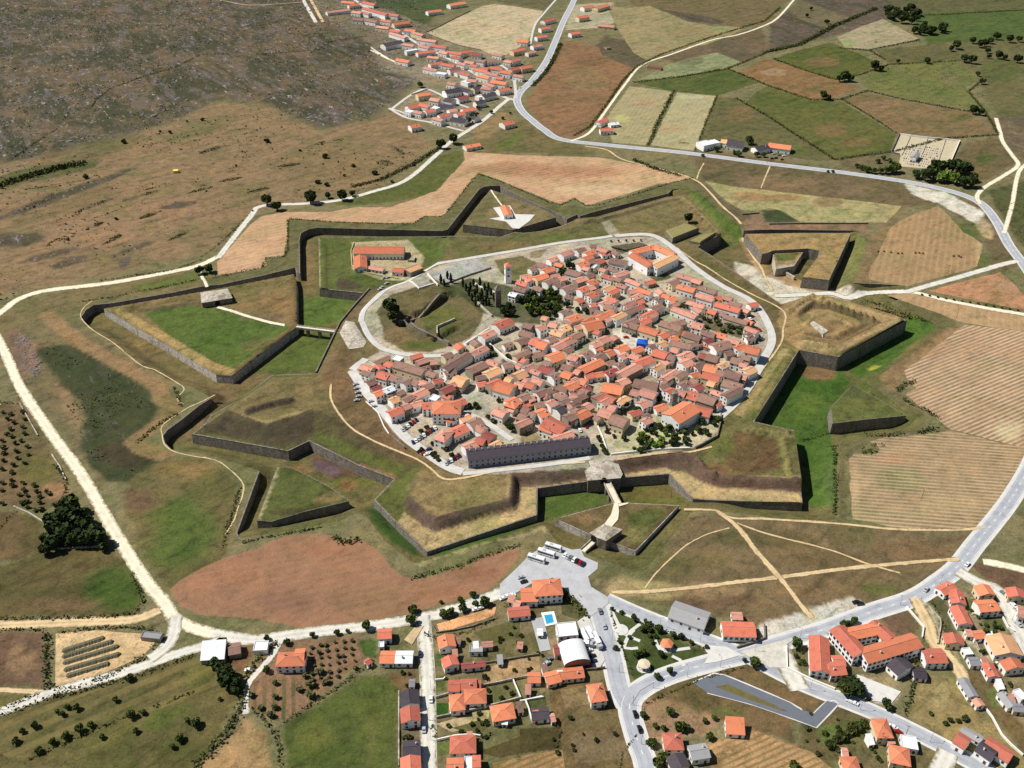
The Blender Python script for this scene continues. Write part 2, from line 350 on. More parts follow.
for a in ((100,705,100,5,(122,108,62),-22),(150,690,60,4,(140,122,74),-24),(90,745,60,5,(128,112,62),-26),(170,715,30,10,(92,98,46),-30),(60,730,70,4,(84,84,42),-22),(180,750,25,14,(84,82,42),0),(20,750,20,20,(92,86,46),0)): blob(a[0],a[1],a[2],a[3],a[4],6,.75,layers='g',ang=a[5])
patch(Q("190,640 215,650 240,640 262,642 250,668 243,676 216,664"),(128,92,62),3,.9,layers='g')
patch(Q("196,772 247,714 268,736 280,772"),(170,134,88),3,.95,layers='g')
patch(Q("246,690 262,644 300,640 360,634 373,645 379,660 350,675 300,716 284,722 266,718"),(138,104,78),3,.95,layers='g')
patch(Q("283,724 356,675 372,670 400,676 400,775 282,775"),(82,90,42),3,.95,layers='g'); blob(318,738,16,16,(112,108,44),10,.6,layers='g'); blob(370,745,8,25,(106,104,56),8,.6,layers='g')
patch(Q("360,640 377,640 376,658 362,660"),(60,88,34),2,.9,layers='g')
patch(Q("372,668 400,668 421,660 421,700 402,692"),(112,86,54),3,.9,layers='g'); patch(Q("402,700 419,690 421,775 401,775"),(112,98,72),3,.9,layers='g')
# south suburb plots
patch(Q("432,622 500,598 545,620 570,640 640,690 648,775 430,775"),(122,110,74),4,.95,layers='g')
PLOTS=(("474,632 520,619 520,638 485,645","98,94,48"),("487,645 530,635 534,655 487,662","112,104,60"),("483,669 522,658 520,678 485,685","172,138,96"),("437,624 496,607 494,616 440,633","226,164,112"),
   ("491,690 517,682 521,700 495,706","112,104,64"),("436,703 448,703 448,716 436,717","54,86,26"),("436,724 490,708 488,722 452,732","192,166,124"),("452,728 480,720 492,724 478,736","104,96,58"),
   ("478,752 544,727 546,748 500,758","98,80,46"),("495,762 546,753 548,775 495,775","176,132,86"),("548,686 612,680 640,775 562,775","116,95,58"),("520,729 559,727 562,748 520,754","88,74,40"),("520,756 562,750 566,775 520,775","178,132,86"),
   ("520,657 539,657 541,672 520,678","168,138,98"),("520,638 536,630 542,650 522,655","104,98,56"),("506,604 548,601 546,612 510,618","110,96,60"),("560,590 570,590 600,612 586,622 562,615","92,88,52"),("525,700 545,692 547,712 527,714","90,88,50"))
blob(588,735,26,14,(128,104,64),10,.7,layers='g'); blob(600,720,20,8,(100,96,54),8,.7,layers='g')
# south-east
patch(Q("690,513 760,519 840,522 890,530 975,532 976,545 940,578 873,608 800,632 752,626 640,586 650,570"),(120,100,68),5,.95,layers='g')
for a in ((760,540,60,8,(96,88,52)),(700,560,35,10,(112,98,58)),(830,560,40,8,(106,88,54)),(880,590,18,6,(86,94,46)),(800,590,30,6,(132,106,72)),(700,600,60,7,(112,84,58)),(905,550,40,8,(124,96,64)),(650,590,34,10,(196,164,118)),(630,588,20,9,(188,154,108)),(700,590,40,6,(150,122,84))): blob(*a,7,.75,layers='g')
patch(Q("757,629 768,622 800,612 853,597 862,603 867,609 800,632 765,646"),(205,200,190),2,.95,layers='g',jit=2)
blob(809,616,6,10,(196,170,130),4,.6,layers='g')
patch(Q("612,606 640,622 680,641 704,650 708,656 690,664 665,675 645,681 633,677 619,650 606,612"),(74,82,44),1.5,.95,layers='g',jit=1)
patch(Q("642,698 660,688 690,677 745,663 760,668 778,678 826,700 812,716 790,725 800,750 760,732 723,721"),(116,92,58),3,.95,layers='g'); blob(725,712,18,6,(92,98,48),8,.7,layers='g'); blob(770,680,18,5,(104,96,54),8,.6,layers='g')
patch(Q("642,700 668,700 700,710 724,721 700,735 660,742 648,735"),(164,126,92),3,.9,layers='g')
patch(Q("706,746 758,731 800,748 812,775 712,775"),(182,140,94),3,.95,layers='g')
patch(Q("800,718 830,703 862,708 870,735 850,760 815,775 800,748"),(108,92,56),3,.95,layers='g'); blob(855,735,14,16,(96,96,54),6,.7,layers='g')
patch(Q("906,714 916,679 950,673 973,706 1022,752 1030,775 985,755 945,740"),(148,128,78),3,.95,layers='g'); blob(940,695,14,14,(168,150,98),8,.7,layers='g')
patch(Q("958,668 985,672 1030,735 1030,758 985,708"),(112,93,56),3,.95,layers='g'); patch(Q("958,590 990,592 1012,640 1030,670 1030,735 985,668 965,640 950,606"),(150,132,100),3,.8,layers='g')
patch(Q("877,618 905,607 923,628 921,640 896,636"),(116,86,64),2,.95,layers='g'); patch(Q("990,670 1030,668 1030,700 1000,695"),(150,130,88),3,.7,layers='g')
patch(Q("786,645 815,640 818,676 795,668 786,660"),(104,98,60),2,.9,layers='g')
patch(Q("840,680 905,668 905,700 885,715 850,700"),(150,134,96),3,.9,layers='g'); patch(Q("857,675 901,692 891,704 872,701 862,690"),(208,204,194),1.2,.98,layers='g',jit=.6)
patch(Q("970,562 1030,572 1030,600 1000,586 985,580"),(112,82,62),3,.95,layers='g'); patch(Q("975,640 985,655 960,640 955,625 965,618"),(196,182,150),3,.8,layers='g')
blob(930,625,10,24,(196,182,150),4,.9,layers='g',ang=-15); patch(Q("928,598 940,597 955,620 958,640 945,640 940,620"),(88,84,52),2,.9,layers='g')
patch(Q("970,630 990,632 1005,640 1000,648 975,650"),(120,98,78),3,.8,layers='g'); patch(Q("976,616 1004,614 1008,630 984,632"),(92,92,54),2,.9,layers='g')
patch(Q("850,735 900,740 945,752 960,775 840,775"),(112,100,62),3,.9,layers='g')
# east and north
patch(Q("690,150 780,160 860,176 905,184 940,192 985,208 1010,240 1020,262 990,276 985,235 940,205 905,205 885,224 760,190 704,181"),(112,95,64),6,.95,layers='g')
blob(780,182,40,8,(134,108,76),10,.7,layers='g'); blob(850,190,25,5,(140,112,80),8,.7,layers='g',rock=.4); blob(968,235,14,14,(92,96,52),8,.8,layers='g'); blob(1000,300,20,16,(88,92,48),6,.6,layers='g'); blob(978,262,14,8,(86,96,48),6,.8,layers='g')
patch(Q("906,184 945,192 985,213 978,224 940,204 915,196"),(216,212,200),3,.9,layers='g'); blob(985,228,6,12,(190,165,125),5,.7,layers='g',ang=-30)
patch(Q("862,240 905,206 890,228 868,276 872,284 852,284"),(132,108,72),4,.9,layers='g')
patch(Q("742,216 770,212 800,223 868,224 868,237 742,229"),(140,108,82),2,.9,layers='g',jit=1.5); patch(Q("762,211 778,209 800,222 765,222"),(62,72,44),2,.95,layers='g',jit=1)
patch(Q("888,296 905,300 960,322 930,345 905,370 878,390 925,412 925,430 870,440 850,455 845,520 838,516 838,450 905,430 920,420 868,384 935,330"),(104,98,58),4,.95,layers='g')
patch(Q("880,376 925,345 962,324 968,328 905,372 890,392"),(150,118,80),3,.9,layers='g')
patch(Q("985,120 1040,105 1040,170 1010,150"),(120,98,70),5,.9,layers='g',rock=.5); patch(Q("985,190 1040,178 1040,262 1015,235"),(84,84,48),4,.95,layers='g',rock=.2)
patch(Q("620,-10 800,-10 765,24 744,27 690,22 640,12"),(114,98,62),5,.9,layers='g'); blob(680,16,45,4,(84,72,56),6,.8,layers='g',ang=8,rock=.7)
patch(Q("770,24 800,0 900,-5 905,15 840,34 795,44 770,50"),(98,80,66),5,.9,layers='g',rock=.6); patch(Q("780,5 800,0 850,18 835,30 800,20"),(128,118,78),5,.6,layers='g')
patch(Q("760,26 690,48 660,58 680,64 740,62 770,52"),(112,92,64),4,.9,layers='g',rock=.35)
patch(Q("895,-10 1040,-10 1040,40 960,42 928,45 915,25"),(80,94,46),8,.95,layers='g'); patch(Q("880,-10 930,-5 1040,-10 1040,8 900,14"),(98,92,56),6,.8,layers='g')
patch(Q("930,44 1040,38 1040,112 1000,118 985,96 980,78 960,60"),(102,98,56),8,.9,layers='g'); blob(1000,70,20,12,(88,92,48),8,.7,layers='g')
patch(Q("965,142 998,137 1018,162 993,177 975,185 955,162"),(108,93,58),4,.95,layers='g'); blob(985,158,10,6,(74,92,40),6,.7,layers='g')
patch(Q("833,160 892,150 895,170 860,172"),(110,98,66),4,.9,layers='g')
patch(Q("590,50 635,70 650,60 625,40 605,35"),(96,84,60),5,.9,layers='g'); patch(Q("465,155 512,152 590,150 600,156 465,151"),(100,96,54),3,.8,layers='g')
patch(Q("380,190 406,180 436,156 463,150 464,162 436,192 416,199 350,206 330,204"),(92,94,48),4,.95,layers='g'); patch(Q("464,146 520,120 545,135 575,145 600,152 500,152"),(112,100,58),4,.9,layers='g'); patch(Q("490,148 520,128 528,132 510,150"),(96,104,50),3,.8,layers='g'); patch(Q("470,132 500,110 515,115 485,140"),(150,122,80),3,.8,layers='g')
patch(Q("288,214 330,222 413,224 424,217 441,217 466,190 479,175 501,182 548,202 562,206 590,208 600,206 660,187 694,178 742,222 744,232 690,192 668,195 580,217 548,211 505,188 480,190 447,231 330,230 302,234 298,272 265,277 215,286 205,282 215,277 260,270 266,260 284,257 287,236"),(106,102,60),3,.9,layers='g',jit=2)
patch(Q("697,182 740,223 752,216 722,200 706,184"),(104,88,66),2,.8,layers='g',jit=2)
# village ground
patch(Q("300,-5 350,-5 440,30 520,60 520,95 470,130 440,128 395,112 420,80 380,70 370,45 330,20"),(150,134,110),6,.6,layers='g'); patch(Q("365,-5 470,-5 440,12 425,25 395,12"),(66,82,44),4,.85,layers='g'); patch(Q("470,-5 560,-5 545,10 500,2"),(100,92,58),4,.8,layers='g')
patch(Q("570,5 612,2 615,22 600,28 565,30"),(190,178,150),4,.7,layers='g')
# fort: ditch floor
patch(Q("82,312 100,300 190,288 298,272 297,330 235,385 195,392 110,345"),(122,104,62),4,.8,layers='f')
patch(Q("298,300 318,296 360,292 345,320 300,332"),(86,106,46),4,.9,layers='f',z=-7); patch(Q("298,335 338,333 320,370 280,372 250,376"),(90,100,46),6,.9,layers='f',z=-7); blob(309,262,7,30,(130,108,66),6,.7,layers='f',z=-7)
patch(Q("240,372 268,374 210,420 195,436 168,444 172,430 205,405"),(126,102,66),5,.9,layers='f',z=-7); blob(215,452,40,6,(100,96,50),6,.8,layers='f',z=-6); blob(340,470,35,10,(98,68,54),7,.85,layers='f',z=-6,ang=25); blob(325,466,16,6,(112,88,104),4,.7,layers='f',z=-6,ang=20)
blob(352,482,22,6,(96,100,44),6,.8,layers='f',z=-6); blob(300,468,14,5,(140,104,58),6,.7,layers='f',z=-6); blob(347,484,8,6,(138,96,56),5,.7,layers='f',z=-6)
patch(Q("376,502 392,519 425,556 412,562 385,540 366,515"),(60,86,34),3,.95,layers='f',z=-5); patch(Q("378,498 396,478 392,492 382,503"),(58,84,36),3,.9,layers='f',z=-5)
patch(Q("430,556 537,518 545,526 440,562"),(78,98,42),4,.9,layers='f',z=-5); patch(Q("537,490 600,480 612,500 560,518 540,524"),(80,94,42),4,.95,layers='f',z=-5); patch(Q("612,482 668,476 690,500 680,510 620,502"),(98,96,48),4,.95,layers='f',z=-5); blob(665,490,20,8,(118,96,50),8,.6,layers='f',z=-5); blob(640,494,20,3,(128,92,52),4,.6,layers='f',z=-5)
patch(Q("755,424 800,352 838,360 852,384 830,408 832,440 838,470 836,515 806,508 796,430"),(74,98,38),4,.95,layers='f',z=-7); blob(820,373,18,8,(136,98,66),6,.85,layers='f',z=-7); blob(812,400,14,10,(90,104,44),8,.6,layers='f',z=-7); blob(828,490,6,24,(84,96,58),5,.7,layers='f',z=-7)
patch(Q("838,360 908,322 936,330 880,376 862,384"),(72,98,36),4,.95,layers='f',z=-7); blob(873,369,6,3,(190,180,60),3,.7,layers='f',z=-7)
patch(Q("840,440 905,432 922,424 910,412 880,400 866,388 850,386 830,405 833,425"),(92,96,50),4,.7,layers='f',z=-7)
patch(Q("686,193 716,212 742,232 745,246 728,248 700,215"),(80,100,42),3,.9,layers='f',z=-7); stroke(Q("690,200 715,226 735,244"),(120,112,66),3,.6,layers='f',z=-7)
patch(Q("735,262 760,268 800,284 850,292 848,300 785,306 755,288 738,276"),(208,200,182),4,.95,layers='f',z=-7); stroke(Q("745,240 752,255 765,272 800,283 828,290"),(188,150,100),5,.8,layers='f',z=-7); blob(745,252,14,10,(122,104,68),6,.6,layers='f',z=-7); blob(745,278,5,3,(150,130,110),3,.6,layers='f',z=-7)
patch(Q("858,232 868,240 858,280 835,290 852,240"),(120,116,72),4,.9,layers='f',z=-7); patch(Q("750,236 768,256 800,282 830,290 820,292 790,286 765,275 748,250"),(150,118,78),4,.7,layers='f',z=-7)
stroke(Q("424,563 480,545 524,534 543,528"),(176,160,116),1.2,.8,layers='gf')
# body
patch(Q("318,236 449,235 447,262 400,285 366,294 318,292"),(92,98,50),4,.9,layers='b'); blob(420,250,25,9,(88,100,46),8,.8,layers='b'); patch(Q("336,277 350,279 362,287 352,290 335,290"),(92,72,58),2,.9,layers='b'); patch(Q("318,292 330,292 370,290 362,293 320,290"),(110,100,60),2,.6,layers='b'); stroke(Q("318,238 318.5,288"),(178,166,130),1.5,.8,layers='b')
patch(Q("352,243 408,240 425,258 415,282 380,280 352,270"),(196,178,140),3,.8,layers='b',jit=1)
patch(Q("449,236 560,230 620,220 620,238 500,254 450,262"),(106,102,56),5,.9,layers='b',z=4.5); blob(500,245,35,4,(126,108,66),5,.7,layers='b',z=4.5); blob(555,238,20,4,(92,104,48),5,.7,layers='b',z=4.5)
patch(Q("604,222 668,199 684,196 700,212 690,225 660,235 620,238"),(126,112,68),4,.9,layers='b',z=4.5); stroke(Q("600,219 640,209 680,198"),(110,96,66),3,.8,layers='b',z=4.5)
stroke(Q("606,222 616,236"),(168,160,140),5,.7,layers='b',z=4.5)
patch(Q("686,198 720,232 700,245 690,225"),(134,112,74),3,.8,layers='b',z=4.5)
patch(Q("690,255 710,256 740,276 783,306 790,330 775,345 770,320 720,285 700,272"),(116,96,62),3,.9,layers='b',z=4.5); stroke(Q("706,262 745,290 775,310"),(106,104,58),3,.6,layers='b',z=4.5)
patch(Q("784,304 811,295 832,299 906,320 838,357 799,350 782,340 779,318"),(160,130,84),3,.95,layers='b',z=4.5); stroke(Q("800,310 822,306 866,317 874,325 838,343 804,338"),(128,104,66),3,.8,layers='b',z=4.5); blob(806,318,6,5,(98,100,56),4,.7,layers='b',z=4.5); blob(832,326,14,7,(136,108,68),6,.6,layers='b',z=4.5); stroke(Q("902,322 838,355"),(96,96,56),2.5,.7,layers='b',z=4.5)
patch(Q("782,342 800,350 755,421 735,420 728,410 746,390 760,365"),(128,120,64),3,.9,layers='b',z=4.5); stroke(Q("785,350 760,385 738,415"),(176,150,98),2.5,.8,layers='b',z=4.5); stroke(Q("794,355 752,420"),(102,106,56),3.5,.7,layers='b',z=4.5)
patch(Q("728,412 756,424 795,432 803,500 720,500 700,466 690,455 715,436"),(114,108,58),3,.95,layers='b',z=4.5); patch(Q("738,432 776,435 780,470 745,474 728,468 726,450"),(114,84,54),4,.9,layers='b',z=4.5); blob(716,470,14,7,(130,92,60),5,.8,layers='b',z=4.5); blob(722,446,14,10,(96,100,50),6,.7,layers='b',z=4.5)
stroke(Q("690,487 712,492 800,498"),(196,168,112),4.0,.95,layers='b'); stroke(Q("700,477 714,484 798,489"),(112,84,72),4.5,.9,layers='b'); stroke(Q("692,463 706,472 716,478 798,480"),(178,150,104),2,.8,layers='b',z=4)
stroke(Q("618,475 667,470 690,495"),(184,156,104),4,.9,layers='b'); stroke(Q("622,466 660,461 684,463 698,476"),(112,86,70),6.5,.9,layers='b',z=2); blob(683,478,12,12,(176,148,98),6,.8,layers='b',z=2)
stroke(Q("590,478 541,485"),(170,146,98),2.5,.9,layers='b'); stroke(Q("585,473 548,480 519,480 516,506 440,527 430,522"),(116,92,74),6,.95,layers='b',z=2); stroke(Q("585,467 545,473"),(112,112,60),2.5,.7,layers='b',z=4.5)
stroke(Q("541,486 529,488 530,513 430,546"),(192,160,108),7,.95,layers='b')
patch(Q("422,469 510,476 508,500 457,512 437,518 428,514 408,494"),(142,120,74),4,.95,layers='b',z=4.5); blob(475,495,30,6,(168,142,92),8,.7,layers='b',z=4.5,ang=-12); blob(440,478,22,5,(112,92,64),8,.7,layers='b',z=4.5); blob(430,508,8,4,(186,156,110),4,.6,layers='b',z=4.5)
patch(Q("376,500 394,480 400,478 420,470 407,494 428,516 434,530 400,525"),(96,96,50),4,.95,layers='b',z=1); blob(418,520,12,10,(104,82,60),6,.8,layers='b',z=1,ang=40); blob(405,530,12,8,(112,106,60),5,.7,layers='b',z=0.5)
patch(Q("309,441 316,412 341,420 386,450 420,466 396,478 357,464"),(88,82,46),4,.95,layers='b',z=2); stroke(Q("318,436 360,456 400,472"),(92,98,46),4,.7,layers='b',z=1); stroke(Q("330,420 370,444 410,460"),(96,78,58),4,.6,layers='b',z=3.5); stroke(Q("360,466 392,478"),(140,98,72),2,.8,layers='b')
patch(Q("192,434 206,424 230,412 267,424 300,414 316,410 310,440 288,451"),(76,68,46),4,.95,layers='b',z=1.5); stroke(Q("200,431 240,439 285,447 306,438"),(98,98,50),3,.8,layers='b')
patch(Q("227,412 262,388 276,380 316,381 330,376 335,400 316,410 299,414 267,424"),(124,108,66),4,.95,layers='b',z=4.5); stroke(Q("248,412 290,402"),(96,78,62),2.5,.8,layers='b',z=4.5); stroke(Q("235,416 267,423 298,413"),(168,144,92),2.5,.7,layers='b',z=4.5); stroke(Q("210,416 240,400 272,376 315,376"),(86,94,46),3,.8,layers='b'); blob(305,388,10,6,(150,124,80),5,.6,layers='b',z=4.5)
patch(Q("318,376 340,335 352,345 350,372 372,406 400,438 424,464 416,460 386,446 356,430 341,414 332,396"),(120,93,62),3,.95,layers='b',z=4.5)
stroke(Q("352,318 366,296 378,287"),(104,86,60),4,.8,layers='b',z=2)
# town floor: limestone streets and yards
patch(Q("349,371 366,359 380,352 361,322 365,310 378,296 390,286 420,272 450,262 500,254 560,244 600,239 610,238 655,236 680,250 697,268 722,285 755,300 768,322 773,345 760,365 747,390 730,408 716,420 712,436 690,448 640,458 610,462 590,470 465,475 447,468 420,450 398,437 372,405"),(184,172,154),1.5,.97,layers='b',z=4.5,jit=1)
patch(Q("377,312 390,296 428,282 432,275 446,283 462,290 474,300 484,312 482,322 470,338 452,345 430,352 405,352 385,340"),(104,94,56),2.5,.97,layers='b',z=4.5,jit=2); blob(440,318,22,14,(96,98,50),8,.8,layers='b',z=4.5); blob(395,335,14,10,(128,104,70),6,.7,layers='b',z=4.5); blob(420,345,22,4,(88,96,44),5,.8,layers='b',z=4.5); patch(Q("395,303 425,286 432,284 440,292 425,300 405,312"),(112,100,60),2,.9,layers='b',z=4.5)
patch(Q("409,282 422,276 434,285 420,289"),(176,170,160),1,.95,layers='b',z=4.5,jit=.5); patch(Q("427,275 473,258 490,268 444,284"),(172,172,172),1,.97,layers='b',z=4.5,jit=.5)
patch(Q("494,260 522,256 540,264 530,275 512,282 500,272"),(112,104,58),2,.95,layers='b',z=4.5,jit=1); patch(Q("530,252 548,248 540,258 530,258"),(128,116,70),2,.8,layers='b',z=4.5,jit=1)
patch(Q("440,288 470,278 505,285 520,290 560,290 566,305 545,325 512,322 480,312 462,296"),(70,74,42),3,.9,layers='b',z=4.5,jit=2)
patch(Q("607,436 650,422 690,420 722,408 720,428 702,446 655,452 618,455"),(196,182,146),2,.9,layers='b',z=4.5,jit=1.5)
patch(Q("486,342 502,352 490,362 482,356"),(60,72,36),1,.9,layers='b',z=4.5,jit=.5); patch(Q("502,358 522,366 508,374 500,366"),(92,76,56),1,.9,layers='b',z=4.5,jit=.5); patch(Q("520,430 538,432 545,444 522,446"),(134,120,78),1,.9,layers='b',z=4.5,jit=.5)
patch(Q("700,318 722,322 748,332 742,338 720,334 702,326"),(96,90,54),1.5,.9,layers='b',z=4.5); patch(Q("640,268 656,282 672,278 664,270"),(72,86,44),1,.9,layers='b',z=4.5,jit=.5); patch(Q("610,246 640,242 648,245 622,254"),(84,80,56),1,.9,layers='b',z=4.5,jit=.5)
# streets a little greyer where paved, courtyards darker earth between the houses
for a in ((400,385,20,8,(170,160,146)),(470,395,20,5,(190,184,174)),(540,360,30,12,(150,134,112)),(600,330,40,25,(156,140,116)),(660,350,45,20,(150,134,110)),(700,380,30,16,(150,134,112)),(560,395,40,12,(152,138,116)),(640,385,40,12,(148,132,108)),(450,360,30,8,(150,134,112)),(395,372,25,10,(146,130,108)),(575,275,25,10,(170,154,128)),(690,310,25,15,(150,132,108))): blob(*a,8,.75,layers='b',z=4.5)
patch(Q("613,325 630,328 655,340 650,352 630,350 612,337"),(216,210,198),1,.9,layers='b',z=4.5,jit=.5)
# ravelins
patch(Q("95,305 300,268 298,330 235,388 160,350"),(132,112,68),2,.95,layers='r'); patch(Q("142,313 188,305 215,307 290,328 240,366 232,372 214,362 175,340"),(86,102,46),3,.97,layers='r',z=-.5,jit=2); stroke(Q("120,312 165,338 205,363 230,373"),(172,144,86),4,.9,layers='r',z=-.5); stroke(Q("140,311 200,303"),(84,76,52),3,.7,layers='r',z=-.5); patch(Q("236,306 296,282 297,322 262,314"),(136,108,66),2,.95,layers='r',z=-.5); blob(265,318,25,3,(128,100,84),3,.6,layers='r',z=-.5); blob(260,345,20,8,(104,98,52),8,.7,layers='r',z=-.5)
patch(Q("455,180 565,180 565,235 455,235"),(128,112,74),3,.95,layers='r'); patch(Q("735,225 860,225 860,300 735,300"),(164,134,84),3,.95,layers='r'); patch(Q("773,254 804,251 796,262 776,262"),(92,98,52),2,.95,layers='r',z=0); patch(Q("776,266 796,262 794,272 780,272"),(168,166,160),2,.9,layers='r',z=0)
patch(Q("250,460 355,480 355,535 250,535"),(86,90,48),3,.95,layers='r'); blob(330,497,18,4,(140,118,76),5,.7,layers='r',z=1.5,ang=-15); blob(290,512,20,4,(74,62,46),4,.7,layers='r',z=1.5); stroke(Q("277,468 258,518"),(176,160,116),1.5,.8,layers='r',z=1.5)
patch(Q("825,380 912,380 912,425 825,425"),(100,102,56),3,.95,layers='r'); blob(862,392,24,7,(84,86,52),5,.9,layers='r',z=1.5)
patch(Q("545,495 690,495 690,570 545,570"),(112,96,58),3,.95,layers='r'); blob(650,520,22,12,(84,94,44),7,.8,layers='r',z=1.5); blob(585,518,18,6,(150,116,76),5,.7,layers='r',z=1.5); blob(640,535,14,8,(150,140,80),5,.5,layers='r',z=1.5); stroke(Q("640,548 676,508"),(112,92,58),3,.7,layers='r',z=1.5)
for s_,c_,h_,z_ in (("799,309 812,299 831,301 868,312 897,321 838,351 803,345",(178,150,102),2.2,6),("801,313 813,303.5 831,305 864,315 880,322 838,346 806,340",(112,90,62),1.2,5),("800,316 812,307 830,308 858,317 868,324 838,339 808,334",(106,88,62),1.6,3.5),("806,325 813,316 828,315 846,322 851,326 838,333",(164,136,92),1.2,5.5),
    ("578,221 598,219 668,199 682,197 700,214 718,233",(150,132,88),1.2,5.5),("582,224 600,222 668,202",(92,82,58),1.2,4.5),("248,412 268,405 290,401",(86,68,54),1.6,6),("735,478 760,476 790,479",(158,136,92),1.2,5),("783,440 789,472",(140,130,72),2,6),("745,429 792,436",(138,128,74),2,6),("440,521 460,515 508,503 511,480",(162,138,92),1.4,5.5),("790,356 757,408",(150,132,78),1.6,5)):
    stroke(Q(s_),c_,h_,.85,layers='b',z=z_,jit=1)  # pale crests, dark flanks: slope shading of the rings put into the ground colour
for i in range(7): blob(747+i*6.3,431.5+i*.9,1.4,1.0,(82,70,50),1.5,.8,layers='b',z=5); blob(785.5+i*.9,441+i*5.3,1.8,1.2,(86,76,52),1.5,.8,layers='b',z=5)  # darker spot painted on the shaded side of each earth mound
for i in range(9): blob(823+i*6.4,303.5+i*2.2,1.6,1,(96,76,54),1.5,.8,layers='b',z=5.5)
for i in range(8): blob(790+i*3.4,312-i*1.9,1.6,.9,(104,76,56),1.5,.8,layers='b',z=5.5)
STREAKS=((95,205,26,1.6,-20),(75,214,22,1.5,-20),(140,196,20,1.2,-17),(115,238,14,1.8,-30),(150,215,12,1.5,-20),(60,240,20,2.4,-22),(200,190,14,1,-15),(118,210,30,1.2,-20),(35,205,30,2,-22),(160,186,16,1,-15),(95,226,10,1.6,-25),(230,180,12,1.2,-12),(290,165,14,1.2,-8),(385,163,9,3,5),(398,150,10,1.2,40),(260,190,14,1.2,-12),(180,235,14,1.5,-25),(330,142,16,2,-10),(210,150,12,1.6,-18))
for a in STREAKS[::2]: blob(a[0],a[1],a[2],a[3],(92,80,62),1.5,.55,layers='g',ang=a[4],rock=.5)
stroke(Q("92,178 130,172 165,160 205,148 260,128"),(150,126,92),1.2,.8,layers='g',jit=2)

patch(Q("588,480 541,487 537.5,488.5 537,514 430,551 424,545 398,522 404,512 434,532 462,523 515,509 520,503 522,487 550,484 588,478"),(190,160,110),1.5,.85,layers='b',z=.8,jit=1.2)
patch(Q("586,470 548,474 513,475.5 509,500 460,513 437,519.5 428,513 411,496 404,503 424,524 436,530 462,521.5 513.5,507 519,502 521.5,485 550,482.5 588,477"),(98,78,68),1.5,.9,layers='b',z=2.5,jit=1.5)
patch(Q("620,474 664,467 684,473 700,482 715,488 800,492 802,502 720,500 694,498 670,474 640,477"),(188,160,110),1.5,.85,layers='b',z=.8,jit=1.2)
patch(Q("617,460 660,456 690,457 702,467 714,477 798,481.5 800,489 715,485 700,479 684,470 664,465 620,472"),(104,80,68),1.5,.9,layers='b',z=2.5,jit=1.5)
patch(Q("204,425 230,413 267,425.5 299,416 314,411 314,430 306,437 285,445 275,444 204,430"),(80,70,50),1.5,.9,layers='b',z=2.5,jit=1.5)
patch(Q("423,470 509,477 506,499 457,511.5 437,517 428,512 409,495"),(146,124,78),1.5,.6,layers='b',z=4.5,jit=1.5)
# ================================================================== BUILD TERRAIN
M_LAND=land_material('land_cover')
def stone(name,c1,c2,spot=.5):
    m,nt,b=newmat(name,.95); pos=nt.nodes.new('ShaderNodeNewGeometry').outputs['Position']
    v=mapping(nt,pos,(.9,.9,2.2)); n=noise(nt,v,.6,6,.75); n2=noise(nt,mapping(nt,pos,(.35,.35,.12)),1,5,.7); n3=noise(nt,pos,2.2,3,.8)
    c=mix(nt,tuple(lin(c1)),tuple(lin(c2)),mrange(nt,n,.4,.62,0,1)); c=mix(nt,c,(.55,.55,.5),mrange(nt,n2,.5,.7,0,.8),'MULTIPLY')
    c=mix(nt,c,(.45,.45,.45),mrange(nt,n3,.42,.28,0,spot),'MULTIPLY'); c=mix(nt,c,(1.25,1.22,1.15),mrange(nt,n3,.58,.74,0,.7),'MULTIPLY')
    n4=noise(nt,pos,.08,5,.7); n5=noise(nt,mapping(nt,pos,(.5,.5,.1)),.5,4,.7); c=mix(nt,c,sc(np.minimum(lin(c1),lin((112,102,72))),.9),mrange(nt,n4,.5,.64,0,.65)); c=mix(nt,c,tuple(lin((84,84,56))),mrange(nt,n5,.56,.68,0,.7))
    nt.links.new(c,b.inputs['Base Color']); bump(nt,b,n,.6,.3); return m
M_STONE=stone('granite_masonry',(150,141,130),(96,89,81)); M_LIGHT=stone('sunlit_granite',(204,196,184),(144,136,126)); M_PALE=stone('pale_masonry',(205,196,180),(160,150,135),.3)  # M_LIGHT: paler granite copy, sunlit brightness put into the stone colour
def wall_strip(top,zb,batter=.7,closed=True,thick=None):
    "a retaining wall hanging from a line of 3d points down to zb(x,y); its foot stands out by the batter"
    pts=[]; n=len(top)
    for i in range(n if closed else n-1):
        a,b=top[i],top[(i+1)%n]; L=math.dist(a[:2],b[:2]); k=max(1,int(L/6))
        pts+=[tuple(a[j]+(b[j]-a[j])*q/k for j in range(3)) for q in range(k)]
    if not closed: pts.append(tuple(top[-1]))
    m=len(pts); nor=[]
    for i in range(m):
        p,q=pts[i-1 if (closed or i>0) else i],pts[(i+1)%m if (closed or i<m-1) else i]
        dx,dy=q[0]-p[0],q[1]-p[1]; L=math.hypot(dx,dy)+1e-9; nor.append((dy/L,-dx/L))
    return pts,nor
def area(pts): return sum(pts[i][0]*pts[(i+1)%len(pts)][1]-pts[(i+1)%len(pts)][0]*pts[i][1] for i in range(len(pts)))/2
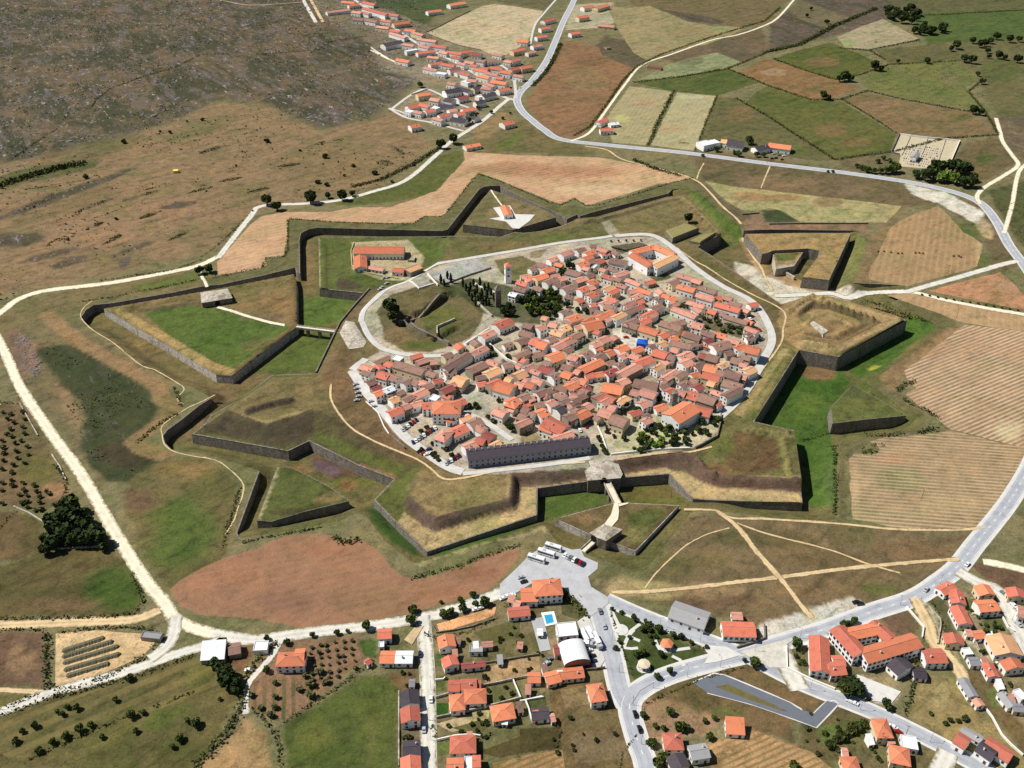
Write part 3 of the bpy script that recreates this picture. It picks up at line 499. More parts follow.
def masonry(name,top,parent,mat,outward=1,foot=-9.0,batter=.8,coping=.9,closed=True):
    "outward: +1 the wall faces away from the enclosed area (counter-clockwise outline), -1 towards it"
    if closed and area([p[:2] for p in top])<0: top=top[::-1]
    pts,nor=wall_strip(top,None,closed=closed); m=len(pts); v=[];f=[]
    for (x,y,z),(nx,ny) in zip(pts,nor):
        nx*=outward; ny*=outward
        h=z-foot; j=(vnoise(np.array([x]),np.array([y]),4,21)[0]-.5)*.5
        rows=[(-coping,z+.02),(.06,z+.05+j*.5),(.06,z-.5),(.02+j*.3,z-.55),(.02+batter*.5+j*.5,z-h*.5),(batter,foot)]
        v+=[(x+nx*d,y+ny*d,zz) for d,zz in rows]
    k=6
    for i in range(m if closed else m-1):
        i2=(i+1)%m
        for r in range(k-1):
            q=(i*k+r,i*k+r+1,i2*k+r+1,i2*k+r); f.append(q if outward>0 else q[::-1])
    return link(name,mesh(name,v,f,[mat]),parent)
# --- countryside ground: one sheet to the horizon with the fortress ditch cut out
gp=[]
for (y0,y1,hw0,hw1,s) in ((235,560,300,470,2.3),(560,1000,470,640,3.2),(1000,1950,640,1150,6)):
    gx,gy=np.meshgrid(np.arange(-hw1,hw1,s),np.arange(y0,y1,s)); gx=gx+((np.round(gy/s)%2)*.5)*s
    gx=gx.ravel(); gy=gy.ravel(); k=np.abs(gx)<hw0+(hw1-hw0)*(gy-y0)/(y1-y0)+20; gp+=list(zip(gx[k],gy[k]))
gx,gy=np.meshgrid(np.arange(-3000,3001,90),np.arange(-600,4001,90)); gx=gx.ravel(); gy=gy.ravel(); gp+=list(zip(gx,gy))
CONTD=densify(CONT,5)
ga=np.array(gp); d,ins=segdist(ga[:,0],ga[:,1],CONT); gp=[tuple(p) for p in ga[(d>1.2)&~ins]]
BIG=16000; FARR=[(-BIG,-BIG),(BIG,-BIG),(BIG,BIG),(-BIG,BIG)]
X,Y,F_=cdt([(CONTD,True),(FARR,True)],gp,lambda x,y:~segdist(x,y,CONT)[1])
dc,_=segdist(X,Y,CONT); Z=np.where(dc>3,(vnoise(X,Y,60,31)-.5)*.0,0)
Zfar=np.clip((np.hypot(X,Y)-2300)/4000,0,1)**1.3*120*vnoise(X,Y,1800,8,3); Z=Z+Zfar
ground=link('ground',sheet_mesh('ground',X,Y,Z,F_,M_LAND,soil(GB),'g')); tag(ground,kind='structure')
# --- ditch floor
fl=grid_in(CONT,2.6); X,Y,F_=cdt([(CONTD,True)],fl,lambda x,y:segdist(x,y,CONT)[1])
floor_=link('ditch_ground',sheet_mesh('ditch_ground',X,Y,zfloor(X,Y),F_,M_LAND,soil((108,100,56)),'f')); tag(floor_,kind='structure')
# --- counterscarp
ct=link('counterscarp_wall',None); tag(ct,'stone-faced outer wall of the star ditch, following its whole rim','wall')
CD=np.array(densify(CONT,6)); sd_=np.min([segdist(CD[:,0],CD[:,1],q,False)[0] for q in SOFT2+[SOFT]],axis=0)
masonry('masonry_wall',[(x,y,-.9 if d_<1.5 else 0.0) for (x,y),d_ in zip(CD,sd_)],ct,M_STONE,outward=-1,foot=-9,batter=.5,coping=.7)
# --- main rampart
fort=link('fortress_rampart',None); tag(fort,'six-pointed bastioned rampart of stone and earth under the walled town','fortress')
masonry('masonry_wall',BODY,fort,M_STONE,1,-9,1.0)
BD=densify(BODY2,3); bp=grid_in(BODY2,1.6)
X,Y,F_=cdt([(BD,True)],bp,lambda x,y:segdist(x,y,BODY2)[1])
Zb=zbody(X,Y); db,_=segdist(X,Y,BODY2); Zb=np.where(db<.05,Zb,Zb+(vnoise(X,Y,7,41)-.5)*.5*np.clip(db/4,0,1)*(~segdist(X,Y,P(Q("349,371 361,322 390,286 450,262 560,244 655,236 697,268 768,322 773,345 730,408 690,448 590,470 465,475 398,437"),4.5))[1]))
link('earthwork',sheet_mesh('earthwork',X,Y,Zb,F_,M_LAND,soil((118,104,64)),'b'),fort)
# --- ravelins
def ravelin(name,label,px,z,rim=0.0,group='ravelins in the ditch',mat=M_STONE,fn=None):
    top=[at(a,b,z) for a,b in Q(px)]; p2=[p[:2] for p in top]
    r=link(name,None); tag(r,label,'ravelin',group)
    masonry('masonry_wall',top,r,mat,1,-9,.9,coping=.3)
    D=densify(p2,3); X,Y,F_=cdt([(D,True)],grid_in(p2,2.2),lambda x,y:segdist(x,y,p2)[1])
    d,_=segdist(X,Y,p2); Z=np.full(X.shape,z)+rim*(sstep((11-d)/4)*sstep(d/2+.3)-0)+(vnoise(X,Y,6,55)-.5)*.5*np.clip(d/4,0,1)
    if fn is not None: Z=Z+fn(X,Y)
    link('grass_top',sheet_mesh('grass_top',X,Y,Z,F_,M_LAND,soil((112,100,60)),'r'),r); return r
ravelin('ravelin','ravelin with a green meadow and a long lit stone wall, beyond the west drawbridge','104,309 113.5,307.5 188.5,294.5 240,285 294,274.5 296.5,283 297,327 232,376 216,375 200,365 166,344.5',-.5,1.3,mat=M_LIGHT)
ravelin('ravelin','kite-shaped ravelin carrying a white star-shaped terrace and an orange hut','490.6,189.4 548,211.5 556,217.5 550,219 512.5,230 463,224.5',1)
ravelin('ravelin','horseshoe-shaped dry grass ravelin wrapped round a smaller inner keep','745,234 800,233 851,233 829,280 802.5,277 811,266 820,254 819,250.5 808,248.5 773,250.5 767,253 762,254 750,239',3)
ravelin('inner_redoubt','small green-topped redoubt nested inside the horseshoe-shaped ravelin','773,254 804,250.5 794,266 776,269',0,group='inner works',mat=M_PALE)
ravelin('ravelin','weedy green ravelin with a ragged shaded wall, beside the red ploughed field','277,467 290,467 309,476 330,487 348,500 349,501 305,511.5 271.5,521.5 257,520.5',1.5)
ravelin('ravelin','low triangular grassy ravelin with one long black-shaded wall, west of the striped fields','853,384.5 880,400 906,415.6 870,419 832.5,423.5 830.6,407',1.5)
ravelin('ravelin','ravelin crossed by the pale entrance road in front of the main town gate','555.6,519 563.5,516.5 612,503.5 624,503 650,504 679,505.5 635.6,551 598,537.5 590,534.5',1.5,mat=M_LIGHT)
# ------------------------------------------------------------------ roads
NRIB=[0]
def ribbon(name,px,width,mat,lvl='g',off=.05,z=None,kind='structure',parent=None,step=2.5,wv=.0,height=None):
    f={'g':None,'b':zbody,'f':zfloor}[lvl]; NRIB[0]+=1; off=off+.0015*NRIB[0]
    pts=[on(a,b,f,4.5 if lvl=='b' else -7)[:2] if f is not None else at(a,b,0 if z is None else z)[:2] for a,b in px]
    # smooth through the traced points
    width=width*.66 if mat.name=='sandy_track' and width<5 else width; dense=[]; n=len(pts)
    for i in range(n-1):
        p0,p1,p2,p3=pts[max(i-1,0)],pts[i],pts[i+1],pts[min(i+2,n-1)]; L=math.dist(p1,p2); k=max(1,int(L/step))
        for q in range(k):
            t=q/k
            dense.append(tuple(.5*(2*p1[j]+(p2[j]-p0[j])*t+(2*p0[j]-5*p1[j]+4*p2[j]-p3[j])*t*t+(3*p1[j]-p0[j]-3*p2[j]+p3[j])*t**3) for j in (0,1)))
    dense.append(pts[-1]); m=len(dense); D=np.array(dense); tg=np.gradient(D,axis=0); tg/=np.linalg.norm(tg,axis=1)[:,None]+1e-9
    nr=np.stack([-tg[:,1],tg[:,0]],1); v=[]; fcs=[]
    w=width/2*(1+wv*(vnoise(D[:,0],D[:,1],9,77)-.5)*2)
    cols=7; soft=mat.name in ('pale_gravel','limestone_track','sandy_track')
    for j in range(cols):
        rag=(vnoise(D[:,0]+j*91,D[:,1],4,66+j,3)-.5)*(1.1 if soft else .25)*(j in (0,cols-1)); e=D+nr*(w*(1-2*j/(cols-1))*(1.18 if soft else 1)+rag)[:,None]
        zz=(f(e[:,0],e[:,1]) if f is not None else np.full(m,0 if z is None else z))+off
        v.append(np.concatenate([e,zz[:,None]],1))
    V=np.stack(v,1).reshape(-1,3)
    for i in range(m-1):
        for j in range(cols-1): a=i*cols+j; fcs.append((a,a+1,a+cols+1,a+cols))
    me=mesh(name,V,fcs,[mat]); a_=me.attributes.new('T','FLOAT','POINT'); a_.data.foreach_set('value',np.tile(1-2*np.arange(cols)/(cols-1),m).astype(np.float32))
    o=link(name,me,parent)
    if kind: tag(o,kind=kind)
    return o,D,nr
def roadmat(name,col,verge,soft,ruts,var=.2):
    "a road surface: patched, with paler or darker wheel lines, fading into its verge when it is a loose track"
    m,nt,b=newmat(name,.92); pos=nt.nodes.new('ShaderNodeNewGeometry').outputs['Position']; a=nt.nodes.new('ShaderNodeAttribute'); a.attribute_name='T'; t=math_(nt,'ABSOLUTE',a.outputs['Fac'])
    n1=noise(nt,pos,.12,6,.7); n2=noise(nt,pos,.9,4,.75); n3=noise(nt,pos,.35,5,.75)
    c=mix(nt,tuple(lin(col)),(1.22,1.2,1.16),mrange(nt,n1,.5,.66,0,var*3),'MULTIPLY'); c=mix(nt,c,(.66,.66,.66),mrange(nt,n1,.48,.34,0,var*3),'MULTIPLY'); c=mix(nt,c,(.72,.72,.72),mrange(nt,n2,.46,.32,0,var*3),'MULTIPLY')
    d=math_(nt,'ABSOLUTE',math_(nt,'SUBTRACT',t,.42)); c=mix(nt,c,ruts,mrange(nt,d,.05,.2,.75,0),'MULTIPLY')
    if soft:
        e=math_(nt,'ADD',t,math_(nt,'MULTIPLY',math_(nt,'SUBTRACT',n3,.5),1.6)); c=mix(nt,c,tuple(soil(verge)),mrange(nt,e,.62,1.0,0,1))
        e2=math_(nt,'ADD',t,math_(nt,'MULTIPLY',math_(nt,'SUBTRACT',n3,.5),-1.2)); c=mix(nt,c,tuple(soil(verge)),mrange(nt,e2,.16,-.1,0,soft))
    nt.links.new(c,b.inputs['Base Color']); bump(nt,b,n2,.3,.1); return m
M_ASPH=roadmat('weathered_asphalt',(168,171,175),(130,120,90),0,(.86,.86,.87)); M_ASPH2=plain('fresh_asphalt',(104,108,116),.85,.15,.3); M_GRAV=roadmat('pale_gravel',(206,202,190),(140,128,92),.25,(1.1,1.1,1.08)); M_TRACK=roadmat('limestone_track',(224,214,188),(150,132,92),.12,(1.1,1.1,1.08))
M_SAND=roadmat('sandy_track',(204,180,138),(120,100,70),.35,(1.15,1.12,1.05),.28); M_LINE=plain('road_paint',(235,235,230),.7,.1); M_CONC=plain('pale_pavement',(206,204,196),.9,.2,.3); M_STREET=plain('street_stone',(196,193,186),.9,.28,.2)
def main_road(px,w,mat=M_ASPH,side=None,dashes=True,name='road'):
    if side: ribbon('pavement',px,w+side*2,M_CONC,off=.04)
    o,D,nr=ribbon(name,px,w,mat,off=.07 if side else .06)
    if dashes:
        mb=MB(); ZL=(.07 if side else .06)+.0015*NRIB[0]+.012
        for i in range(len(D)-1):
            if i%3==0:
                a,b=D[i],D[i+1]; n=nr[i]*.14; z=ZL
                mb.add([(a[0]-n[0],a[1]-n[1],z),(a[0]+n[0],a[1]+n[1],z),(b[0]+n[0],b[1]+n[1],z),(b[0]-n[0],b[1]-n[1],z)],[(3,2,1,0)])
            for s in (-1,1):
                a,b=D[i],D[i+1]; p=nr[i]*s*(w/2-.35); q=nr[i+1]*s*(w/2-.35); n=nr[i]*.1; z=ZL
                mb.add([(a[0]+p[0]-n[0],a[1]+p[1]-n[1],z),(a[0]+p[0]+n[0],a[1]+p[1]+n[1],z),(b[0]+q[0]+n[0],b[1]+q[1]+n[1],z),(b[0]+q[0]-n[0],b[1]+q[1]-n[1],z)],[(3,2,1,0)])
        tag(link('road_marking',mb.me('road_marking',[M_LINE])),kind='structure')
R1=Q("662,900 652,830 646.5,768 639,745 632,721.5 629.5,709 631.5,699 640,690 655,681 680,671.5 718,661 749,653.5 780,642.7 827,628.6 874,611 913,598 940,581 958,566 975.5,544 1005.5,506.5 1026,474 1050,430 1100,370 1160,310")
main_road(R1,8.2,side=1.6)
main_road(Q("585,-30 574,0 564,20 555,42 545.6,62.5 531.5,81 521,91 517,100 522,111 533,121 544.5,130 562,139.5 612,145.5 687,153 768,163.5 843,172.5 905.5,181.5 942,189 965.6,196 983,205 997,222.5 1008.5,244 1021,261 1030,274 1040,290 1066,335 1100,400"),8.5,side=.8)
main_road(Q("598,607 603,625 612,655 617,678 621,692 628,705"),8.5,M_ASPH,1.8,False); main_road(Q("606,599 640.6,614.5 687,632.5 727.5,648 752,658 774,670 800,683 827,694 874,712.5 913,731 950,750 985,770 1010,785 1080,830"),7,M_ASPH,1.4,False)
main_road(Q("423,616 425,640 427,668 428,700 428.5,768 429,790 430,860"),6.2,M_GRAV,.8,False,'street')
ribbon('road',Q("505,590 493,596 454,609.5 422.5,617.5 375.6,625 306,633 256,639.5 225,636 200,630 184,624"),6.6,M_GRAV,wv=.08); ribbon('track',Q("212,634 195,628.5 175,618.5 165,603.5 142.5,576 110,524 82.5,476.5 50,431.5 20,386.5 5,353 -12,325 -40,300"),6.4,M_TRACK,wv=.12)
ribbon('track',Q("-25,330 0,313 17,300 37,292.5 57.5,289 112.5,282.5 175,271 200,265 219,256"),6.2,M_TRACK,wv=.12)
ribbon('road',Q("218,258 250,217 262,206 306,203.5 340,200 373,191.5 406,180 436,155 453,140 481,122 501,105 510,98"),5.6,M_GRAV)
ribbon('track',Q("222,640 200,647 175,654.5 125,672 50,693.5 0,712 -30,722"),5.5,M_GRAV,off=.045,wv=.1); ribbon('track',Q("176,616 173,635 165,648 150,659"),6,M_GRAV,off=.055,wv=.2)
ribbon('track',Q("-30,627 0,625.5 75,622 130,620 160,610"),6,M_SAND,off=.03,wv=.25); ribbon('track',Q("-30,690 0,690 50,692.5"),4,M_SAND,off=.03,wv=.2); ribbon('track',Q("0,405 -20,395 -30,390"),3,M_SAND,off=.03)
ribbon('street',Q("345,-10 355,0 381,17.5 413.5,41 451,60 481,77.5 501,95 514,100"),5.5,M_STREET); ribbon('street',Q("298,-15 303.5,0 316,22.5"),6,M_GRAV); ribbon('track',Q("305,-12 311,0 323,22"),5,M_SAND,off=.03)
ribbon('track',Q("190,-5 225,1 251,5 303,2"),3,M_SAND,off=.03); ribbon('street',Q("391,109.5 411,95 428,89.5 456,103 470,108"),4,M_STREET,off=.055); ribbon('street',Q("389,108 406,117.5 431,122.5 463.5,131"),4,M_STREET,off=.045); ribbon('track',Q("371,50 388.5,59 406,66"),4,M_TRACK,off=.03)
ribbon('street',Q("516,98 514,80 508,70 495,62"),4,M_STREET,off=.055); ribbon('street',Q("560,-5 545,12 535,25 530,45"),3.5,M_STREET,off=.055)
ribbon('track',Q("571,141 589.5,132.5 604.5,112.5 624.5,85 642,65 672,54 712,40 737,35 762,26.5 778,17.5 797,-4"),3.6,M_TRACK,off=.045,wv=.1)
ribbon('track',Q("585,146 607,150 624.5,160 674.5,172.5 697,181 709.5,192 722,206 735,217 741,224"),3.4,M_SAND,off=.03,wv=.3); ribbon('track',Q("704,163 699,172 697,179"),2,M_SAND,off=.025,wv=.3); ribbon('track',Q("770,166 765,178 761,188"),2,M_SAND,off=.025,wv=.4)
ribbon('track',Q("742,236 752.5,256 761,268 766,280 772,290"),3.6,M_SAND,'f',off=.2,wv=.3)
ribbon('road',Q("775,296 800,295 830,293.5 848,292.5 866,293.5 885,292.5 906,291.8"),6,M_GRAV,'f',off=.25); ribbon('road',Q("905,292 908,291.6 920,288 968,274.5 1002,264.5 1018,261"),5.6,M_GRAV); ribbon('road',Q("905,291.5 918,293 943,299.5 980.5,307 1024,314.5 1050,319"),5,M_TRACK,off=.03)
ribbon('track',Q("1004,233 1012,205 1020,170 1040,158"),4,M_TRACK,off=.03); ribbon('track',Q("980,204 977,196 985,187 1005,175 1018,165 1012,155 1003,142 1000,132 996,118"),4.6,M_TRACK,off=.05)
ribbon('track',Q("717,511 737,526.5 754.5,549 773,570 785,584 800,604 812,618"),4.2,M_SAND,off=.05,wv=.35); ribbon('track',Q("684,509.5 716,510.5 732,518 768,519 843,524 893,529 955,530 985,527"),2.6,M_SAND,off=.035,wv=.4); ribbon('track',Q("737,523 768,534 830,550 868,564 900,573"),1.8,M_SAND,off=.03,wv=.4)
ribbon('track',Q("612,592 640,592 687,588 734,582.5 774,578 843,569 905,563 959,559"),3.8,M_SAND,off=.04,wv=.35); ribbon('track',Q("645,588 655,574 668,561 688,544 708,534 729.5,528"),1.2,M_SAND,off=.03,wv=.4)
ribbon('street',Q("958,571 976.5,582 998,591 1008,608 1018,632 1030,660"),7.2,M_GRAV); ribbon('track',Q("983,561.5 1003,565 1040,574"),5,M_TRACK,off=.03); ribbon('track',Q("915,598 926.5,622 933,641 945,654 960,672 965,690"),6.5,M_SAND,off=.03,wv=.3)
ribbon('track',Q("281,640 270.6,657.5 258,671.6 247,687 245.6,714"),3,M_GRAV,off=.03,wv=.2); ribbon('street',Q("948,752 944,762 930,790"),8,M_GRAV,off=.055)
ribbon('street',Q("800,690 790,672 783,655 778,645"),9,M_GRAV,off=.045)
NPAV=[0]
def paved(name,px,mat,off=.06,z=0.0,lab=None,parent=None):
    pts=P(px,z); NPAV[0]+=1; off=off+.2+.0008*NPAV[0] if off>.045 and lab is None else off
    if area(pts)<0: pts=pts[::-1]
    X,Y,F_=cdt([(pts,True)],[],lambda x,y:segdist(x,y,pts)[1])
    o=link(name,mesh(name,np.stack([X,Y,np.full(X.shape,z+off)],1),F_,[mat]),parent)
    if parent is None: tag(o,kind='structure')
    return o
paved('car_park',Q("500,584 515,570 530,555 548,544 558,545 572,550 581,549 584,557 598,563 597.6,569 588,577 591,587 609,598 608,604 601.6,609 590,617 567,591.6 553,578 531,584 519,591.6 500,600"),plain('coach_park_asphalt',(178,179,180),.9,.25,.2),.05)
paved('road_junction',Q("740,652 755,648 800,636 786,645 786,668 770,668"),M_GRAV,.058); paved('road_junction',Q("622,693 634,684 655,682 640,691 631,705"),M_ASPH,.075); paved('road_junction',Q("700,645 726,647 742,655 718,662 704,664 709,655"),M_CONC,.055)
paved('car_park',Q("693,683 707,677 723,675 790,703 800,710 814,713.5 827,701 838,704 816,727.7 795.6,720 787,717 749,704 707,693"),M_ASPH2,.05); paved('grass_verge',Q("715,687 728,684.5 774,705 788,712 782,711 749,700"),plain('verge_grass',(104,96,58),.95,.4,.4),.09)
for s in ("693,683 707,677 723,675 790,703 802,711","707,693 749,704 787,717 816,727.5","715,687.5 750,700 788,713","728,684.5 774,705.5 790,712","814,713.5 827,702 838,704 816,728"): ribbon('kerb',Q(s),.9,M_CONC,off=.16)
for s in ("711,682 718,686","786,713.5 794,709.5"): ribbon('parking_bay',Q(s),5.5,M_CONC,off=.15)
# town streets and ring road on the plateau
for s,w in (("362,322 368,335 378,346 392,352 420,356 450,354 466,344 480,336",4.5),("361,322 364,310 378,296 392,287 408,281 430,268 460,260 520,250 560,243 600,238 612,236",4.6),("615,236 650,235 672,247 694,267 722,286 750,300 765,318 772,340 762,362 748,388 732,406 718,418",6),
            ("352,371 366,392 384,412 404,436 425,452 448,467 463,472",7),("463,474 520,468 560,463 590,458",3.5),("352,370 366,359",6),("372,366 400,372 425,380 438,386 447,376",3.2),("447,408 470,415 490,425 512,440",4.5)):
    ribbon('street',Q(s),w,M_STREET,'b',off=.16)
for s,w in (("331,384 331,399 341,416.5 356,431.5 386,446.5 416,459 431,469 443.5,479 463.5,478 512,469 585,462",2.2),("676,247.5 695,261 707,267.5 726,280 751,294 783,311 783,330 780,345 760,372 740,400",2.2),("617,459 660,453 690,452 712,447",2.6)):
    ribbon('path',Q(s),w,M_SAND,'b',off=.14,wv=.3)
for s in ("92,301 83.5,308 81,317 92,329.5 113.5,343 140,364.5 155,370 174,381 184,389 177,399 184,404","215,395 200,402.5 186,409 163,425 162.3,435 165,445 174,451.5 192.5,456 215,460 228,468 242.5,483 242.5,496 239,505 234,520 226,534"):
    ribbon('path',Q(s),1.25,M_SAND,off=.03,wv=.3)
# ================================================================== FIELDS
def wdir(a,b):
    p,q=at(*a),at(*b); return math.atan2(q[1]-p[1],q[0]-p[0])
M_ROW={}
def field(name,px,col,rows=None,blobs=(),edge=1.0,mat=None,off=.012,kind='structure',label=None):
    "a crop or bare field as its own thin sheet, outline traced, edge a little ragged"
    pts=densify(P(px),6); a=np.array(pts); j=(vnoise(a[:,0],a[:,1],8,90,3)-.5)*2.4*edge; k=(vnoise(a[:,0],a[:,1],8,91,3)-.5)*2.4*edge
    pts=[(x+u,y+v) for (x,y),u,v in zip(pts,j,k)]
    span=np.ptp(a,axis=0).max(); X,Y,F_=cdt([(pts,True)],grid_in(pts,max(2.5,span/70)),lambda x,y:segdist(x,y,pts)[1])
    NPAV[0]+=1; global PAINT; keep=PAINT; PAINT=[]
    for b in blobs: blob(*b,layers='g')
    me=sheet_mesh(name,X,Y,np.full(X.shape,off*.4+.0012*(NPAV[0]%40)),F_,mat or M_LAND,soil(col),'g'); PAINT=keep
    o=link(name,me); tag(o,kind=kind); return o
M_ROWA=land_material('hay_rows_upper',(wdir((908,374),(1024,330))+math.pi/2,3.3,tuple(lin((218,200,164))),.55),contrast=.7)
M_ROWB=land_material('hay_rows_lower',(wdir((860,478),(1000,489))+math.pi/2,3.3,tuple(lin((208,190,150))),.42),contrast=.7)
M_ROWC=land_material('mown_lines',(wdir((900,270),(912,215))+math.pi/2,5.5,tuple(lin((196,166,122))),.22),contrast=.7)
M_ROWD=land_material('plough_lines',(wdir((440,210),(660,165))+math.pi/2,6,tuple(lin((214,180,146))),.2),contrast=.7)
M_ROWE=land_material('plough_lines_red',(wdir((200,600),(400,560))+math.pi/2,5,tuple(lin((172,126,94))),.15),contrast=.55)
M_ROWF=land_material('pale_crop_lines',(wdir((630,140),(660,95))+math.pi/2,5,tuple(lin((190,180,136))),.16),contrast=.7)
M_ROWG=land_material('vine_rows',(wdir((712,755),(757,735))+math.pi/2,2.9,tuple(lin((104,92,48))),.7))
M_ROWH=land_material('garden_rows',(wdir((261,712),(262,680))+math.pi/2,4.6,tuple(lin((62,74,36))),.85))
M_ROWI=land_material('meadow_swaths',(wdir((60,735),(190,680))+math.pi/2,9,tuple(lin((134,118,72))),.5))
field('field',Q("217.5,275 217,262 250,225 262,216 284,212 331,212 353.5,207.5 390,207 416,198.5 431,192.5 436,191.5 465,160 463.5,151.5 512,155 600,157.5 652,167 684.5,176 692,178 668,183 659,184 592.5,204 586,205 575,198 561,204 548,200 501,180.5 479,173 468,186 463,192 445,214 441,216 424,216 413,223.5 331,221.5 289,218.5 287,236 284,255.5 265,257 266.5,265 260,268.5 240,272"),(196,152,112),mat=M_ROWD,
   blobs=((560,172,60,7,(176,122,86),14,.9),(510,168,40,6,(172,118,84),12,.8),(480,160,18,5,(204,164,124),8,.8),(600,190,50,5,(208,176,134),8,.7),(640,178,35,4,(202,164,118),8,.7),(240,255,22,12,(206,162,120),10,.6),(430,205,20,5,(206,170,132),8,.6)))
field('field',Q("169,590 180,580 200,568 235,555 256,549 271,540 290,535 306,533.5 331,535 338.5,541 358.5,539.5 373.5,547 391,567 403.5,577 418,579 459,568 487,555 520,547 519,556 505.6,572 499,582 488,591 454,600 422.5,610 360,624 306,629.5 256,618.5 200,615 180,607"),(158,112,82),mat=M_ROWE,
   blobs=((290,602,26,12,(132,94,74),12,.8),(345,607,14,7,(138,98,76),9,.7),(225,592,14,6,(136,96,74),8,.6),(230,575,35,10,(168,112,78),12,.6),(440,592,30,8,(166,108,74),10,.6),(480,572,25,8,(150,94,66),8,.6),(200,583,16,8,(174,118,84),8,.7),(320,550,30,6,(170,112,78),8,.6)))
field('field',Q("425,33 437,28 456,18 471,11 483,6 495,4 512,6 530,9 543,11 538,20 532,30 529.5,38 520,47 506,54.5 496,56 481,50 456,44 437,38"),(192,172,138),blobs=((470,25,20,3,(184,160,124),6,.6),))
field('field',Q("562,42.5 580,42 599,47 602,56 618,62 635,69 624,86 596,120 583,135 570,139 554.5,134 540,122 527,107.5 528,98 535,90 548,68 556,54"),(142,104,70),blobs=((585,80,22,12,(138,116,76),10,.6),(560,115,20,8,(150,108,72),8,.6),(590,60,20,6,(128,90,60),8,.6)))
field('field',Q("629.5,86 672,91.5 647,145 612,142.5 606,118 620,100"),(166,152,108),mat=M_ROWF,blobs=((645,103,12,4,(172,140,104),6,.7),(622,118,8,4,(186,180,120),5,.7)))
field('field',Q("677,92.5 716,96 694.5,151 651,145"),(170,160,116),mat=M_ROWF,blobs=((690,97,14,2,(190,184,148),4,.7),(670,128,18,4,(176,142,100),6,.5),(684,143,6,1.2,(90,82,56),2,.8)))
field('field',Q("634.5,82.5 680,77 727,69 742,74 759.5,82.5 717,96 672,91"),(88,93,48),blobs=((720,84,25,4,(76,88,40),5,.6),))
field('field',Q("637,81 667,65 690,58 717,52.5 742,62.5 727,69 680,77"),(138,138,106),blobs=((690,60,14,5,(112,106,74),5,.7),(710,52,10,3,(168,152,118),4,.8)))
field('field',Q("717,97 735,98.5 768,117.5 800,138 835,160 815,161 790,157 752,150 697,150"),(103,99,57),blobs=((740,115,14,8,(128,100,62),8,.7),(790,150,20,5,(96,104,52),6,.6)))
field('field',Q("768,86 790,92 810.5,100 840.5,101 868,117 896,134 890.5,150 862,155 835.5,159 800,137 768,116 745,104 756,92"),(98,96,52),blobs=((830,130,18,8,(126,102,62),8,.75),(800,105,20,5,(92,98,46),6,.6),(855,142,16,5,(124,98,64),7,.6)))
field('field',Q("842,99 868,92.5 905,101 943,107.5 970.5,112.5 985,124 998,135 943,138 898,132.5 868,114"),(130,106,68),blobs=((880,104,20,4,(146,112,78),6,.6),(960,117,12,3,(92,96,48),5,.7),(920,125,20,5,(122,102,64),6,.5)))
field('field',Q("773,59 800,50 830.5,42.5 855,52 878,62.5 868,70 855.5,75 835.5,80 803,70"),(92,93,46),blobs=((822,62,18,5,(126,100,62),6,.75),))
field('field',Q("752,64 768,59 803,70 835.5,80 860,88 833,97.5 812,100 790,93 768,85 740,72"),(138,104,64),blobs=((775,72,14,4,(158,130,96),5,.7),(820,90,18,3,(112,98,58),5,.6)))
field('field',Q("858,77.5 888,66 925,63 958,61 970,70 980.5,80 965,87.5 980,102 993,112.5 973,110 905.5,98 868,89"),(112,110,66),blobs=((920,85,25,5,(104,110,60),7,.6),(950,78,12,6,(120,112,74),6,.6)))
field('field',Q("837,37.5 860,27 883,19 900,28 919,39 895,45 870.5,49 845,48"),(164,150,118),blobs=((848,43,9,4,(140,150,104),4,.7),(880,40,14,4,(170,150,120),5,.5),(876,42,2,1,(92,86,60),1.5,.8)))
field('field',Q("875.5,50 905,47 930.5,45 960.5,54 958,60 928,62.5 890.5,64 882,58"),(100,96,54))
field('field',Q("606,5 625,8 650,6 690,22 712,26 744,27 732,35 705,45 687,47 660,56 647,60 634.5,54 619.5,32"),(152,137,94),blobs=((640,30,20,8,(160,142,98),8,.6),(690,32,25,5,(140,122,84),7,.6),(720,30,14,3,(134,140,96),4,.6)))
field('field',Q("705,181 735,187 760,189.5 815,196 860,201 902,206 894,215 886,222.5 840,223 800,222 783,211 770,208 758,211 742,210 726,201"),(166,154,102),blobs=((770,198,30,4,(150,114,72),6,.8),(745,196,16,4,(158,122,78),5,.7),(828,202,16,5,(146,116,76),5,.8),(850,215,30,3,(172,160,106),5,.6)))
field('field',Q("938,206 915.5,213 890.5,227 880,250 868,274.5 870.5,280 885,283 908,286 945,276 978,267 983,244.5 974,238 963,232 955,222 948,214.5"),(166,131,90),mat=M_ROWC,blobs=((978,252,4,12,(204,170,120),4,.7),(890,262,12,16,(170,138,92),8,.5)))
field('field',Q("928,291 965,281 1000.5,272 1012,282 1024,294.5 1050,312 1024,310 983,302"),(186,132,94),blobs=((945,288,14,4,(192,124,84),6,.6),(1005,285,12,6,(176,134,104),6,.6)))
field('field',Q("886,295 910,293 945,302 985,309 1024,317 1060,324 1060,334 1024,331 963,323 940,314 912,304"),(180,144,102),mat=M_ROWC)
field('field',Q("905,371 935,347 965,325 1000,328 1050,335 1050,446 1024,448 1000,442 950.5,429 923,409 904,394 916,388 908,380"),(164,128,94),mat=M_ROWA,blobs=((1010,430,16,10,(196,178,132),6,.7),(1000,350,30,8,(176,132,100),8,.5)),edge=1.2)
